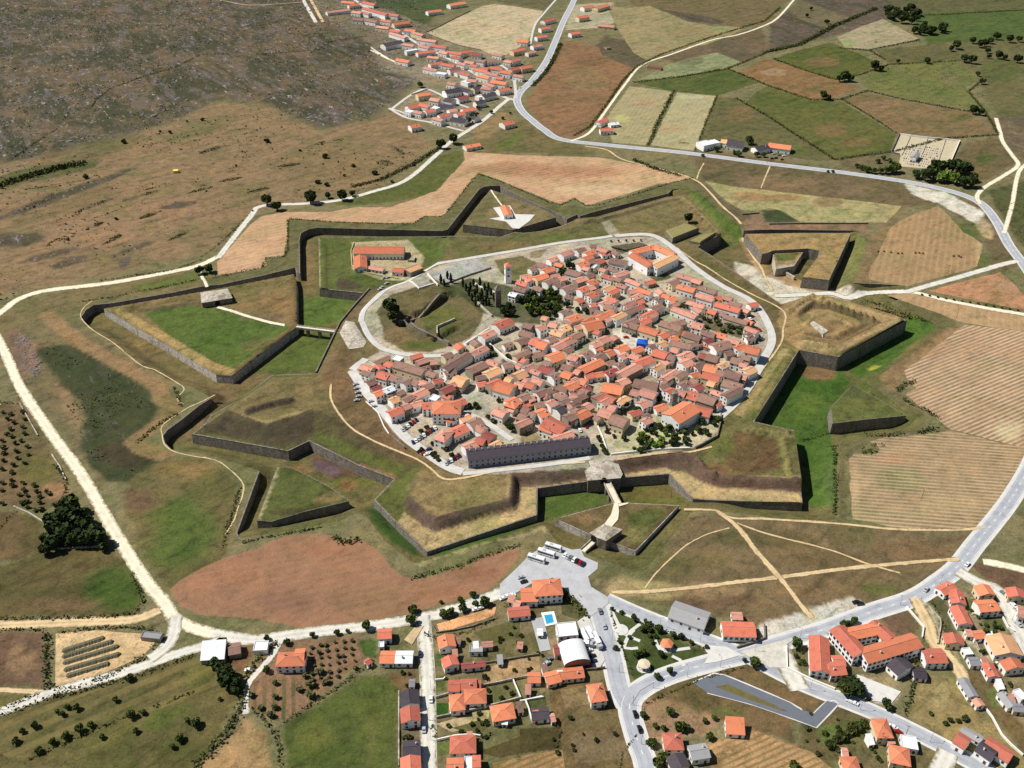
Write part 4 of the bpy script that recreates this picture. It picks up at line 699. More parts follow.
field('field',Q("870.5,441.5 884,437 905,437 930.5,434 950.5,430 1000,443 1050,452 1026,462 1008,495 985.5,526.5 958,529 893,527.5 853,519 850,490 849,459 853,454 875.5,454 880,449"),(160,130,94),mat=M_ROWB,blobs=((890,460,14,5,(178,124,90),5,.8),(900,480,25,14,(132,124,80),8,.7),(950,505,30,10,(172,146,100),8,.6),(900,515,30,6,(150,134,92),8,.5),(855,490,5,30,(194,162,116),4,.6)),edge=1.2)
field('field',Q("56,633.5 78,631.5 100,630.5 140,633.5 159,637 152,647 142,657 107,672 75,681 55,686"),(214,180,132),edge=.4)
field('vineyard',Q("707,746 735,737 758,731 785,744 812,752 840,775 712,775"),(184,142,96),mat=M_ROWG,edge=.5)
field('vegetable_rows',Q("249,706 252,690 263,676 300,676 300,708 284,720 268,716"),(142,108,80),mat=M_ROWH,edge=.4)
field('field',Q("492,763 545,753 549,775 494,775"),(178,132,88),mat=M_ROWG,edge=.4); field('field',Q("520,757 561,751 566,775 520,775"),(176,130,86),mat=M_ROWG,edge=.4)
field('field',Q("60,700 130,680 195,656 215,668 225,690 150,712 100,730 40,755 10,760 -20,740 0,722"),(104,95,52),mat=M_ROWI,blobs=((200,680,16,16,(92,96,44),10,.6),(60,720,40,5,(120,108,66),6,.6)),edge=.8)
for s_,c_ in PLOTS: field('plot',Q(s_),tuple(float(v) for v in c_.split(',')),edge=.35)
for s_,c_ in (("545,640 566,636 570,650 548,655",(150,126,92)),("433,655 446,652 447,664 434,667",(92,100,58)),("452,664 478,660 480,668 452,672",(104,104,62)),("434,676 445,674 446,690 435,692",(98,104,56)),("500,668 520,664 521,678 501,683",(150,128,92)),("560,690 600,682 606,700 566,708",(134,114,76)),("566,712 612,704 618,724 570,730",(110,98,62)),("570,734 622,728 630,758 576,764",(124,104,72)),("436,740 462,736 464,752 437,756",(102,106,60)),("965,600 982,598 984,612 968,614",(98,102,58)),("940,650 955,646 962,664 946,668",(160,140,104)),("985,690 1004,686 1012,704 992,708",(106,110,66)),("815,728 838,722 846,740 824,748",(108,112,64))): field('plot',Q(s_),c_,edge=.4)
# ================================================================== VEGETATION
def leafmat(name,c,var=.5):
    m,nt,b=newmat(name,.9); a=nt.nodes.new('ShaderNodeAttribute'); a.attribute_name='Leaf'; oi=nt.nodes.new('ShaderNodeObjectInfo').outputs['Random']
    base=lin(c); k=mix(nt,sc(base,1-var*.7),sc(base*np.array([1.15,1.1,.85]),1+var),a.outputs['Fac'])
    k=mix(nt,k,(1.25,1.12,.8),mrange(nt,oi,.5,1,0,.9),'MULTIPLY'); k=mix(nt,k,(.75,.85,.8),mrange(nt,oi,.5,0,0,.8),'MULTIPLY')
    nt.links.new(k,b.inputs['Base Color']); b.inputs['Specular IOR Level'].default_value=.1; return m
M_LEAF=leafmat('tree_leaves',(72,86,48)); M_LEAFL=leafmat('light_leaves',(96,118,56)); M_OLIVE=leafmat('olive_leaves',(88,94,68)); M_CYP=leafmat('cypress_leaves',(46,58,38),.4); M_HEDGE=leafmat('hedge_leaves',(66,74,44),.6)
M_DARK=leafmat('dark_leaves',(54,66,40),.5); M_BARK=plain('bark',(84,70,56),.95,.3,3)
def leafmesh(name,C,size,mat,nrm=None,seed=0):
    "leaf clumps: one small bent quad for every point of C"
    r=np.random.default_rng(seed); n=len(C); d=r.normal(size=(n,3)); 
    if nrm is not None: d=d*.55+nrm
    d/=np.linalg.norm(d,axis=1)[:,None]+1e-9; u=np.cross(d,r.normal(size=(n,3))); u/=np.linalg.norm(u,axis=1)[:,None]+1e-9; w=np.cross(d,u)
    s=(np.asarray(size)*(.6+.8*r.random(n)))[:,None]; q=.6+.5*r.random((n,1))
    V=np.stack([C-u*s-w*s*q,C+u*s*.8-w*s*q*.7+d*s*.25,C+u*s+w*s*q,C-u*s*.7+w*s*q*.9+d*s*.2],1).reshape(-1,3)
    me=mesh(name,V,np.arange(4*n).reshape(-1,4),[mat]); a=me.attributes.new('Leaf','FLOAT','FACE'); a.data.foreach_set('value',r.random(n).astype(np.float32)); return me
def crown_pts(n,seed,rx,rz,lobes=7,top=0):
    r=np.random.default_rng(seed); L=[]; W=[]
    for i in range(lobes):
        a=r.random()*math.tau; e=r.uniform(-.5,1); q=r.uniform(.25,.6); L.append((math.cos(a)*q*rx,math.sin(a)*q*rx,e*rz*.55)); W.append(r.uniform(.38,.62))
    L.append((0,0,0)); W.append(.7)
    k=r.integers(0,len(L),n); d=r.normal(size=(n,3)); d/=np.linalg.norm(d,axis=1)[:,None]; rad=(.72+.33*r.random(n))
    C=np.array(L)[k]+d*np.stack([np.array(W)[k]*rx,np.array(W)[k]*rx,np.array(W)[k]*rz],1)*rad[:,None]
    return C,d
TREES=[]
def make_kind(mat,seed,rx,h,trunk_h,n=330,size=.24,lobes=7):
    C,d=crown_pts(n,seed,rx,(h-trunk_h*.7)/2,lobes); C[:,2]+=trunk_h*.7+(h-trunk_h*.7)/2
    cm=leafmesh('crown',C,size*rx,mat,d,seed); mb=MB(); mb.tube((0,0,-.3),(0,0,trunk_h),.09*rx+.08,.06*rx,6)
    r=random.Random(seed)
    for i in range(4):
        a=r.random()*6.28; mb.tube((0,0,trunk_h*.8),(math.cos(a)*rx*.5,math.sin(a)*rx*.5,trunk_h+(h-trunk_h)*.5),.05*rx,.02*rx,5)
    return cm,mb.me('trunk',[M_BARK])
def make_cyp(seed,rx,h):
    r=np.random.default_rng(seed); n=260; t=r.random(n); a=r.random(n)*math.tau; q=rx*np.sin(np.pi*np.clip(t*.86+.12,0,1))**.7*(.8+.3*r.random(n))
    C=np.stack([np.cos(a)*q,np.sin(a)*q,.6+t*(h-.6)],1); d=np.stack([np.cos(a),np.sin(a),np.full(n,.3)],1)
    mb=MB(); mb.tube((0,0,-.3),(0,0,h*.8),.16,.05,6); return leafmesh('crown',C,.34*rx+.1,M_CYP,d,seed),mb.me('trunk',[M_BARK])
KIND={'t':[make_kind(M_LEAF,s,1,1.75,.5) for s in (1,2,3)],'d':[make_kind(M_DARK,s,1,1.9,.4,420) for s in (4,5)],'l':[make_kind(M_LEAFL,s,1,1.9,.45) for s in (6,7)],
 'o':[make_kind(M_OLIVE,s,1,1.5,.45,150,.3,5) for s in (8,9,10)],'b':[make_kind(M_HEDGE,s,1,1.25,.2,190,.28,6) for s in (11,12,13)],'c':[make_cyp(s,1,8) for s in (14,15)],'p':[make_kind(M_DARK,16,1,2.6,.4,330)]}
NAME={'t':('tree','tree'),'d':('tree','tree'),'l':('tree','tree'),'o':('olive_tree','olive tree'),'b':('bush','bush'),'c':('cypress','cypress'),'p':('conifer','conifer')}
LOOK={'t':'round green tree','d':'big dark-leaved tree','l':'light green leafy tree','o':'small grey-green olive tree','b':'low dark bush','c':'tall narrow dark cypress','p':'pointed dark conifer'}
def tree(px,py,r,kind,where,lvl='g',label=None,group=None):
    f={'g':None,'b':zbody,'f':zfloor}[lvl]; zc=r*.8
    if f is None: x,y,z=at(px,py,zc); z=0
    else:
        z=4.5 if lvl=='b' else -7
        for _ in range(4): x,y,_q=at(px,py,z+zc); z=float(f(np.array([x]),np.array([y]))[0])
    cm,tm=random.choice(KIND[kind]); nm,cat=NAME[kind]; r*=(.86 if py>215 else .98)
    o=link(nm,None,loc=(x,y,z),rotz=random.random()*6.28); s=r*random.uniform(.92,1.08)
    o.scale=(s,s,s*random.uniform(.9,1.15)) if kind!='c' else (r,r,1.0*random.uniform(.8,1.15))
    link('crown',cm,o); link('trunk',tm,o)
    TREES.append((o,kind,where,px,py,r)); o['category']=cat
    o['group']=group or ('%ss %s'%(cat,where)).replace('bushs','bushes').replace('cypresss','cypresses'); return o
def trees(s,kind,where,lvl='g',scale=1):
    n=[float(a) for a in s.split()]
    for i in range(0,len(n),3): tree(n[i],n[i+1],n[i+2]*scale,kind,where,lvl)
trees("267 140 3.4 325 156 3.2 353 165 2.6 375 172 3.6 318 181 3.2 327 184 2.6 392 181 2.2 413 164 2.2 116 218 2 68 239 1.6 124 141 3.2 202 119 2.6 85 176 3.2 170 132 2.2 236 165 1.5 344 175 1.6 300 150 1.6 187 121 1.5 160 131 1.6",'b','on the dry western pasture')
trees("441 145 5 453 140 5.5 267 201 5.5 277 207 4.5 310 199 6 342 197 5 328 196 3.2 352 194 3.2",'d','beside the grey road west of the village'); trees("199 270 4.6 209 269 4.6",'d','flanking the path to the west drawbridge')
trees("420 85 4 473 117 5 468 121 4 491 112 2.6 478 108 3 432 100 2.6 503 118 2.2 510 113 2",'t','in the village lanes')
trees("845 77 7 850 79 5 840 79 5 875 67 6.5 881 69 4 824 96 5.5 829 98 4 927 61 4.6 898 62 2.8 957 46 6 951 49 4 965 59 6 972 61 5 973 41 5 980 45 5 985 44 5 991 41 5 997 37 5.5 1010 40 5 1019 40 4 988 51 4 999 56 5.5 1005 58 4 989 57 3 1018 60 5.5 978 74 3.6 982 82 4 974 111 5.5 981 113 4 827 22 4 807 16 3 811 9 3",'d','among the far green pastures')
wp=[(885,6),(915,10),(940,21),(945,33),(927,38),(906,26),(885,16)]; r_=random.Random(5); c_=0
while c_<30:
    x,y=r_.uniform(884,946),r_.uniform(5,38); _,i_=segdist(np.array([x]),np.array([y]),wp)
    if i_[0]: tree(x,y,r_.uniform(4.5,7),'d','in the far wood by the pale sloping field'); c_+=1
trees("917 175 5 931 174 7 926 177 6 961 171 7 966 169 7 953 168 7 942 168 6 964 183 6 972 183 6 936 165 5 973 178 5 958 163 4",'d','below the walled cemetery'); trees("940 178 6 948 178 6 956 180 6",'l','below the walled cemetery')
trees("867 170 3.6 873 171 3.6 880 171 3.6 886 171 4 892 170 5 897 169 5 894 165 4 878 161 3 883 158 2.6 890 161 3 862 168 3 857 166 2.5",'t','west of the cemetery'); trees("828 171 1.8 833 171 1.8 703 155 2.2 736 152 3.5",'b','on the verge of the far road')
trees("749 141 5 717 149 4 739 154 4 764 155 3 756 155 3 722 143 3.5",'t','round the far roadside houses')
trees("689 219 4.6",'d','on the roof of the earth magazine','b'); trees("390 308 6 388 305 5 393 317 4.2 396 310 4",'d','on the west lip of the castle ruin','b')
for x,y in ((441,283),(447.5,278),(444,285),(451,282),(470.5,289),(473.5,285),(477,292),(480,286),(482,295),(484.5,289),(487,297),(488.5,290),(491,294),(472,300),(478,302),(483,304),(469,295),(475,296),(480.5,300),(486,303),(489,305),(475.5,305),(466,290),(463,286),(494,300)): tree(x,y,1.1,'c','in the grove by the clock tower','b')
for i,(a,b) in enumerate(((500,520),(540,500),(580,490),(620,500),(660,490),(700,510),(720,550),(480,570),(520,560),(560,550),(600,550),(640,550),(680,560),(470,620),(510,610),(550,600),(600,610),(650,610),(690,600),(720,620),(420,560),(640,690),(690,660),(610,660),(560,650),(500,660))): tree(468+a/8,230+b/8,3.3,'dtdlt'[i%5],'in the leafy old-town garden','b')
trees("505 312 4 512 313 3.5 508 307 3.5 567 305 3 578 310 2.6 586 311 2.6 563 271 3.5 560 274 3 569 266 3.5 573 266 3",'d','in back gardens near the church ruin','b')
trees("688 306 3 684 305 2.6 714 318 2.4 718 322 2.6 726 321 2.6 731 326 2.4 736 327 2.4 741 328 2.4 707 326 2.6 723 330 2.6 709 320 2.4 714 316 2.4 719 324 2.2 728 325 2.6 735 324 2.4 740 328 2.8 745 330 2.6 738 331 2.4 730 331 2.4 743 333 2.4 703 317 2.4",'o','in the walled town orchard','b')
trees("687 385 3 626 398 3 625 405 3 623 411 2.6 636 411 2.8 512 428 3 508 425 2.6 660 400 2.4",'d','in shaded yards of the old town','b')
trees("421 430 2.2 434 454 3 422 449 2 446 448 2.2 433 443 2.2 427 427 2 468 405 3 476 405 3 487 391 2.2 499 400 2.2 493 420 2.6 488 416 2.2 505 375 2 511 358 2.4 508 355 2.4 485 350 2.6 490 347 2.6 495 354 2 451 454 2 438 459 1.8",'b','near the barracks squares','b')
pk=[(612,440),(650,425),(692,422),(719,413),(718,427),(700,443),(650,450),(622,452)]; c_=0
while c_<46:
    x,y=r_.uniform(608,720),r_.uniform(412,453); _,i_=segdist(np.array([x]),np.array([y]),pk)
    if i_[0]: tree(x,y,r_.uniform(1.7,3.1),r_.choice('tdlt'),'in the town park behind the main gate','b'); c_+=1
trees("598 436 1.8 600 440 1.8 602 445 1.8 604 449 2 606 452 2 608 427 2 607 431 2 612 424 2.2",'b','in the square right of the barracks','b')
trees("413 609 3.2 412 620 3.4 366 627 3 443 614 2.8 450 612 2.6 463 608 2.6 475 604 2.4 485 601 3.4 460 599 2 473 594 2.2 441 602 1.3",'t','along the road below the red field'); trees("313 635 1.7 337 633 1.7 348 631 1.5 267 638 1.7 287 642 2.1 222 643 3.2",'t','on the verge by the farmhouse')
trees("130 677 3 115 700 2.2 130 715 3 142 712 2.2 57 711 2 62 714 2 67 707 2.1 77 708 2.2 22 731 2 35 725 2.3 16 741 2.3 39 750 2.6 52 742 2.3 65 736 2.7 79 730 2.9 90 725 2.5 102 736 2 136 731 2 195 723 3.3 187 720 2 179 738 3 172 746 2.2 220 699 1.5 266 670 2.6",'t','on the meadow at the lower left',scale=.84); trees("228 680 5 222 676 4 233 684 4 226 671 4 218 668 3.5 214 662 3 236 690 3",'d','behind the white-roofed barn')
for x,y,q in ((48,540,5),(55,530,5.5),(62,520,6),(70,514,6.5),(78,519,6.5),(85,527,6),(92,535,6),(98,539,5),(65,535,6),(75,537,6),(85,541,5.5),(55,545,5),(70,506,6),(45,550,4),(50,520,4),(103,546,3.5)): tree(x,y,q,'d','in the dark clump beside the white track')
T_=T(640,570,6.4,"35 330 60 370 20 380 90 380 120 380 130 420 100 420 60 420 80 460 110 490 130 540 180 430 210 410 265 430 330 460 375 480 425 490 440 520 190 650 110 680 20 520 160 520 60 340")+T(500,540,6.4,"690 430 720 440 780 460 860 500 930 520 940 560 880 540 740 690 830 620 760 650 990 640 960 570 1000 700 870 735")
for i,(x,y) in enumerate(T_[::2]+T_[1::6]): tree(x,y,(1.4,1.9,2.3,1.6)[i%4],'tdtb'[i%4],'in the triangular park')
trees("755 663 3.6 744 660 1.5 797 643 3.6 803 662 1.8 844 625 2.6 854 621 2.6 850 624 2",'t','near the red-roofed schools'); trees("671 712 2.5 680 726 3 687 727 2.1 705 720 1.7 655 726 1.7 663 728 1.7 715 718 1.6 643 715 2 652 743 3 663 757 2.6 659 763 3 710 737 2.1 679 748 2",'t','in the brown roadside garden')
trees("850 684 5.6 856 688 4.6 847 688 5",'d','beside the concrete sports court'); trees("887 705 3",'p','beside the concrete sports court')
trees("830 743 2.7 842 735 3 852 729 3 858 726 3 864 723 2.6 794 765 3 836 739 2.4 848 732 2.4",'b','below the new car park'); trees("931 713 1.5 946 723 1.5 951 720 1.5 958 720 1.5 965 718 1.9",'b','on the straw-coloured paddock')
OL=T(0,384,4.367,"10 120 45 130 60 165 100 120 105 150 100 185 45 195 50 225 65 255 70 290 75 320 120 270 120 305 105 215 10 245 15 275 15 300 15 330 10 370 55 350 50 385 50 415 55 440 105 340 100 430 150 440 10 430 8 460 105 460 115 485 115 510 95 520 120 535 150 550 160 465 170 490 175 515 180 545 205 465 215 475 235 525 10 520 30 150 90 245 30 215 85 480")
for x,y in OL: tree(x,y,1.75,'o','in the far-left orchard')
for j in range(7):
    for i in range(6):
        x=311+i*8.2+j*.6; y=646+j*6.6-i*1.0
        if y<690-i*4.2: tree(x+random.uniform(-1.5,1.5),y+random.uniform(-1,1),random.uniform(.8,1.25),'o','in the fruit garden behind the orange-roofed farmhouse')
trees("319 671 2.2 310 684 2.5 310 694 2.5 327 681 2.2 300 689 2 275 682 1.8 275 696 1.8 275 706 1.8 261 707 1.8 270 714 2 252 695 1.5 305 676 1.6",'o','in the fruit garden behind the orange-roofed farmhouse')
# ---- hedges: dark overgrown banks and walls between the fields
HEDGES=[]
def hedge(px,w,h,label,lvl='g',mat=None,dens=1.0,wild=.5,cat='hedge'):
    f={'g':None,'b':zbody,'f':zfloor}[lvl]; base=[on(a,b,f,0)[:2] if f else at(a,b)[:2] for a,b in px]
    fy=min(b for a,b in px)<165 and lvl=='g'; w*=1.35 if fy else .7; h*=1.15 if fy else .9; pts=densify(base,1.0,False); n=len(pts); r=np.random.default_rng(len(HEDGES)+50); A=np.array(pts); k=int(max(14,n*dens*(1.6+w*h*.55)))
    i=r.integers(0,n,k); g=vnoise(A[i][:,0],A[i][:,1],11,60,3); keep=g>.5-.5*(1-wild*.55); i=i[keep]; g=g[keep]; k=len(i)
    hh=h*(.35+1.1*g); C=np.stack([A[i][:,0]+r.normal(size=k)*w*.38,A[i][:,1]+r.normal(size=k)*w*.38,r.random(k)*hh+.1],1)
    if f is not None: C[:,2]+=f(C[:,0],C[:,1])
    c=C.mean(0); c[2]=0
    me=leafmesh('hedge',C-c,.30+.16*w*.6,mat or M_HEDGE,None,len(HEDGES)); o=link('hedge',me,loc=c); tag(o,label,cat,'field hedges and overgrown banks'); HEDGES.append(o); return o
for s,w,h,lab in (("15,157 35,143 57,129",1.1,1,"short dark thorn bank on the heath at the far left"),("92,107 96,100 110,89 140,78 175,67.5 200,55 228,54",1.2,1.1,"long dark hedge line running diagonally over the rocky heath"),
 ("25,190 55,185 80,181",1.2,1.1,"dark hedge line at the foot of the heath by the left edge"),("0,186 30,176 60,168 82,164",6,2.2,"broad dark thicket below the heath at the left edge"),("256,55 318,50 333,41 368,36",1.2,1.1,"dark bank on the heath leading to the village"),
 ("202,257 224,240 244,220",1.6,1.2,"hedge on the left side of the grey road below the dry pasture"),("100,281 132,276 163,272 176,269 201,260",1.8,1.3,"hedge along the upper side of the white track past the west ravelin"),
 ("76,302.5 113,297 143,291 170,286 200,279",2,1.4,"hedge between the white track and the ditch of the meadow ravelin"),("214,278 240,272.5 262,268 266,259 284,257 287.5,250 288,220",2.2,1.6,"stepped hedge at the lower edge of the western glacis field"),
 ("290,219 331,222 380,224 413,224 424,217 441,217",2,1.4,"hedge between the tan glacis field and the north-west bastion"),("447,212 466,188 478,174 501,182 548,202",2.2,1.5,"V-shaped hedge round the tip of the star-terrace ravelin"),
 ("549,203 561,205 574,199 586,206 600,205 640,193 668,184 692,178",2.2,1.4,"hedge along the lower edge of the northern ploughed field"),("351,187 381,180 416,163 440,148",3,2,"ragged hedge along the grey road where it climbs to the village"),
 ("561,44 553,61 545.6,73 533,86",3,2.4,"bushy hedge between the asphalt road and the big brown field"),("574,136 590,127 605,107 622,82 635,68 660,55 700,41 735,30 765,21 780,8",2,1.5,"long hedge following the white lane uphill past the brown field"),
 ("634.5,82.5 680,77 727,69 752,59 768,52",2.2,1.5,"hedge above the narrow dark green strip field"),("727,69 745,76 768,86 790,93 811,100 840,100 868,91 905,100 970,112",2,1.5,"winding hedge between the green pastures and the brown ones, far right"),
 ("674,91 660,118 648,146",2.6,1.2,"straight dark hedge between the two pale green fields"),("717,96 706,122 695,151",1.6,1.2,"hedge on the right edge of the twin pale green fields"),("735,98 768,117 800,138 835,160",2,1.6,"diagonal hedge above the roadside houses"),
 ("841,99 868,115 897,134",1.6,1.3,"hedge on the left of the long brown pasture above the cemetery"),("773,59 803,70 835,80 860,75 888,65 925,63 960,61",2,1.5,"hedge joining the big round trees of the far pastures"),("768,52 800,45 835,26 876,9",4,2.4,"thick dark hedge climbing towards the far wood"),
 ("838,48 870,51 885,60",2,1.6,"hedge below the pale sloping field"),("870,50 895,45 920,40",2,1.6,"hedge under the far wood"),("998,135 943,139 893,152 860,156 835,160",2.2,1.6,"hedge passing just above the cemetery wall"),("998,134 985,112 968,92 980,82",1.8,1.5,"hedge up from the bend of the white lane, far right"),
 ("900,16 940,15 975,13 1030,10",2,1.6,"hedge across the bright green field at the top right"),("720,70 700,74 676,78",1.2,1,"short hedge end at the dark green strip"),("634,160 652,168 680,176",3,1.6,"scrubby strip between the dirt track and the ploughed field"),
 ("864,301 883,307 896,313 916,318 924,321",4,2.2,"rough hedge behind the tip of the big east bastion"),("897,391 905,385 914,382",4,2.4,"clump of bushes at the upper corner of the striped field"),("902,399 915,406 929,412 938,419",3.5,2,"bushy hedge on the left edge of the upper striped field"),
 ("864,434.5 885,436 905,434",3,2,"hedge below the small shaded ravelin"),("917,433 935,429.5",4.5,2.6,"dense bushes between the two striped fields"),("862,453 876,451",3.5,2,"bush tongue poking into the lower striped field"),("872,445.5 882,446",3,1.8,"little bush tongue at the top of the lower striped field"),
 ("413,578 457,567 487,555 520,545",3,1.6,"hedge between the lower bastion ditch and the red field"),("334,538 345,543 358,540",4.5,2.6,"clump of bushes at the notch of the red field"),("244,543 262,538 285,534 320,528",2.6,1.5,"hedge below the weedy ravelin"),
 ("240,487 234,509 228,525 222,548",2.6,1.8,"hedge beside the pale footpath at the edge of the lower-left field"),("178,413 161,423 149,432 137,443",3.2,1.8,"hedge beside the covered way, west"),("174,388 178,396 182,406",2.6,1.6,"short hedge at the footpath zigzag, west"),
 ("-5,619 50,618.5 100,617.5 135,613.5 144,602 132,574",2.2,1.8,"hedge round the green field at the left above the sandy lane"),("-5,630 22,630 44,630",2,1.6,"hedge on the lower side of the sandy lane at the left edge"),("47,634 46.5,660 47,690",3.6,3,"tall hedge on the left of the compost yard"),
 ("60,633 95,628.5 130,627.5 158,632",2.4,1.8,"hedge along the top of the compost yard"),("161,638 152,648",3,2,"short hedge at the right end of the compost yard"),("142,658 126,667 108,676 78,688 56,690",2.6,1.8,"hedge between the compost yard and the pale road"),
 ("0,716 50,698 90,689 130,677.5 170,664.5 194,656",2.4,1.8,"hedge along the top of the big lower-left meadow"),("-5,711 15,704 36,695",2.2,1.6,"hedge at the pale fork by the left edge"),("25,762 70,741 100,728 130,716 150,709 194,692",1.8,1.2,"thin hedge crossing the lower-left meadow"),
 ("195,768 212,748 228,731 242,706 244,690",4,3,"tall dark hedge on the right of the lower-left meadow"),("245,677 262,656 276,643",3.4,2.6,"hedge along the farm lane"),("250,708 266,722 278,740 281,768",2.4,1.6,"hedge between the tan corner field and the flowery green field"),("285,722 320,699 350,679 374,660",2,1.6,"hedge between the fruit garden and the flowery green field"),
 ("-5,402 18,404",1.6,1.3,"short hedge at the top of the far-left orchard"),("55,465 66,480 66,499",2.4,2,"short hedge on the right of the far-left orchard"),("-2,530 15,512",1.6,1.3,"short hedge below the far-left orchard"),("40,549 70,549 105,547",1.6,1.2,"low bank under the dark tree clump"),
 ("424,634 440,639 468,632 495,618",2,1.6,"hedge below the orange sand yard"),("917,660 914,685 909,700 904,716",3,2.2,"dark hedge beside the straw-coloured paddock"),("610,611 619,641 630,669",1.2,1,"clipped hedge on the left of the triangular park"),
 ("640,622 668,632 690,641 704,650",1.2,1.2,"clipped hedge on the upper side of the triangular park"),("548,600 566,596 578,606 586,618",5,2.6,"dense garden hedge round the hotel garden"),("505,606 530,604 552,600",2.5,2,"garden hedge below the orange-roofed hotel"),
 ("931,601 938,612 944,628 948,640",2,1.4,"hedge strip of the gravel lane left of the right-hand houses"),("645,704 664,695 702,679 744,667",1.4,1,"thin hedge below the curving road"),("432,726 436,740 470,742 490,735",2,1.6,"hedge of the southern villa garden"),("556,748 562,730 559,728",1.4,1.2,"little hedge right of the dark vegetable plot"),
 ("620,770 622,755 632,740 640,732",1,.8,"sparse hedge on the left of the curving road at the bottom")):
    hedge(Q(s),w,h,lab)
hedge(Q("834,446 834.5,470 835,500 834,514"),3,1.8,"row of bushes on the ditch floor by the south-east bastion",'f'); hedge(Q("803,441 815,438 829,433"),2,1.4,"low dark bank across the green ditch floor",'f')
# ---- scrub: uncountable low shrubs and stones of the heath and rough pasture
def scatter(name,polys,n,size,mat,h=.5,lvl='g',seed=1,clump=30,lim=.52):
    r=np.random.default_rng(seed); out=[]
    for px in polys:
        p=P(px); a=np.array(p); lo,hi=a.min(0),a.max(0); m=int(n*3)
        x=r.uniform(lo[0],hi[0],m); y=r.uniform(lo[1],hi[1],m); _,i=segdist(x,y,p); v=vnoise(x,y,clump,seed,4); k=i&(v>lim)
        out.append(np.stack([x[k],y[k],r.random(k.sum())*h],1)[:n])
    C=np.concatenate(out); o=link(name,leafmesh(name,C,size,mat,np.tile((0,0,.7),(len(C),1)),seed)); tag(o,kind='stuff'); return o
HE=Q("0,0 300,0 420,0 440,40 395,100 360,122 320,128 262,102 215,100 172,122 112,140 62,152 0,175")
scatter('heath_scrub',[HE],7000,.75,leafmat('heather',(54,56,34),.5),.6,seed=3,clump=40,lim=.5)
scatter('rough_grass_scrub',[Q("0,172 60,152 172,124 262,104 320,132 432,148 380,186 255,212 215,252 60,284 0,302"),Q("858,77 888,66 958,61 980,80 993,112 868,89"),Q("985,190 1040,178 1040,262 1015,235"),Q("40,345 108,362 157,410 132,442 166,461 106,483 82,442")],1300,.5,M_HEDGE,.5,seed=9,clump=22,lim=.56)
scatter('pasture_scrub',[Q('0,175 60,155 172,126 262,106 320,132 432,148 380,186 255,212 215,252 60,284 0,302')],520,1.0,M_DARK,.7,seed=12,clump=60,lim=.5)
M_ROCK=stone('heath_rock',(150,144,144),(98,92,96),.4)
def rocks(px,n,seed,smin,smax):
    r=np.random.default_rng(seed); p=P(px); a=np.array(p); lo,hi=a.min(0),a.max(0); x=r.uniform(lo[0],hi[0],n*4); y=r.uniform(lo[1],hi[1],n*4); _,i=segdist(x,y,p); v=vnoise(x,y,45,seed,4); k=np.where(i&(v>.55))[0][:n]
    mb=MB()
    for q in k:
        s=r.uniform(smin,smax)*(v[q]*1.6-.1); h=s*r.uniform(.2,.5); m=6; t0=r.random()*6
        pts=[(x[q]+math.cos(t0+t*math.tau/m)*s*r.uniform(.7,1.5),y[q]+math.sin(t0+t*math.tau/m)*s*r.uniform(.5,.9)) for t in range(m)]
        mb.prism(pts,-.2,h,taper=r.uniform(.4,.75))
    return tag(link('heath_rocks',mb.me('heath_rocks',[M_ROCK])),kind='stuff')
rocks(HE,1500,5,.5,3.2); rocks(Q("8,330 25,330 45,370 32,378"),160,6,.5,1.4); rocks(Q("380,75 420,60 430,78 395,90"),60,7,1,3)
SP=[]
for a in STREAKS:
    c,s_=math.cos(R(a[4])),math.sin(R(a[4])); SP.append([(a[0]+a[2]*math.cos(t)*c-a[3]*math.sin(t)*s_,a[1]+a[2]*math.cos(t)*s_+a[3]*math.sin(t)*c) for t in [k*.628 for k in range(10)]])
scatter('streak_scrub',SP,130,.6,M_HEDGE,.5,seed=100,clump=14,lim=.42)
# ================================================================== BUILDINGS
def roofmat(name,c,var=.3,rows=True):
    m,nt,b=newmat(name,.85); tc=nt.nodes.new('ShaderNodeNewGeometry').outputs['Position']; oi=nt.nodes.new('ShaderNodeObjectInfo').outputs['Random']
    base=tuple(lin(c)); n1=noise(nt,tc,.35,5,.7); n2=noise(nt,tc,1.6,4,.75); n3=noise(nt,tc,6,2,.7)
    k=mix(nt,base,(1.15,1.13,1.08),mrange(nt,oi,.5,1,0,1),'MULTIPLY'); k=mix(nt,k,(.75,.74,.77),mrange(nt,oi,.5,0,0,1),'MULTIPLY')
    k=mix(nt,k,(.55,.52,.52),mrange(nt,n1,.5,.72,0,var*2.2),'MULTIPLY'); k=mix(nt,k,(1.35,1.3,1.25),mrange(nt,n2,.54,.72,0,var*2),'MULTIPLY'); k=mix(nt,k,(.62,.6,.6),mrange(nt,n3,.45,.3,0,var*2),'MULTIPLY')
    nt.links.new(k,b.inputs['Base Color']); bump(nt,b,n3,.5,.1); return m
ROOF={'o':roofmat('orange_tiles',(214,130,94),.26),'r':roofmat('red_tiles',(202,116,94),.28),'p':roofmat('pink_weathered_tiles',(202,146,126),.35),'b':roofmat('brown_weathered_tiles',(146,116,102),.4),'d':roofmat('dark_slate',(76,70,76),.25),
 'y':roofmat('sandy_tiles',(218,168,124),.25),'w':plain('white_sheet_roof',(226,228,228),.5,.12,.4),'m':roofmat('maroon_tiles',(146,82,76),.2),'g':roofmat('grey_sheet',(150,150,152),.15)}
RNAME={'o':'orange-roofed','r':'red-roofed','p':'faded pink-roofed','b':'brown-roofed','d':'dark slate-roofed','y':'sandy tan-roofed','w':'white-roofed','m':'maroon-roofed','g':'grey-roofed'}
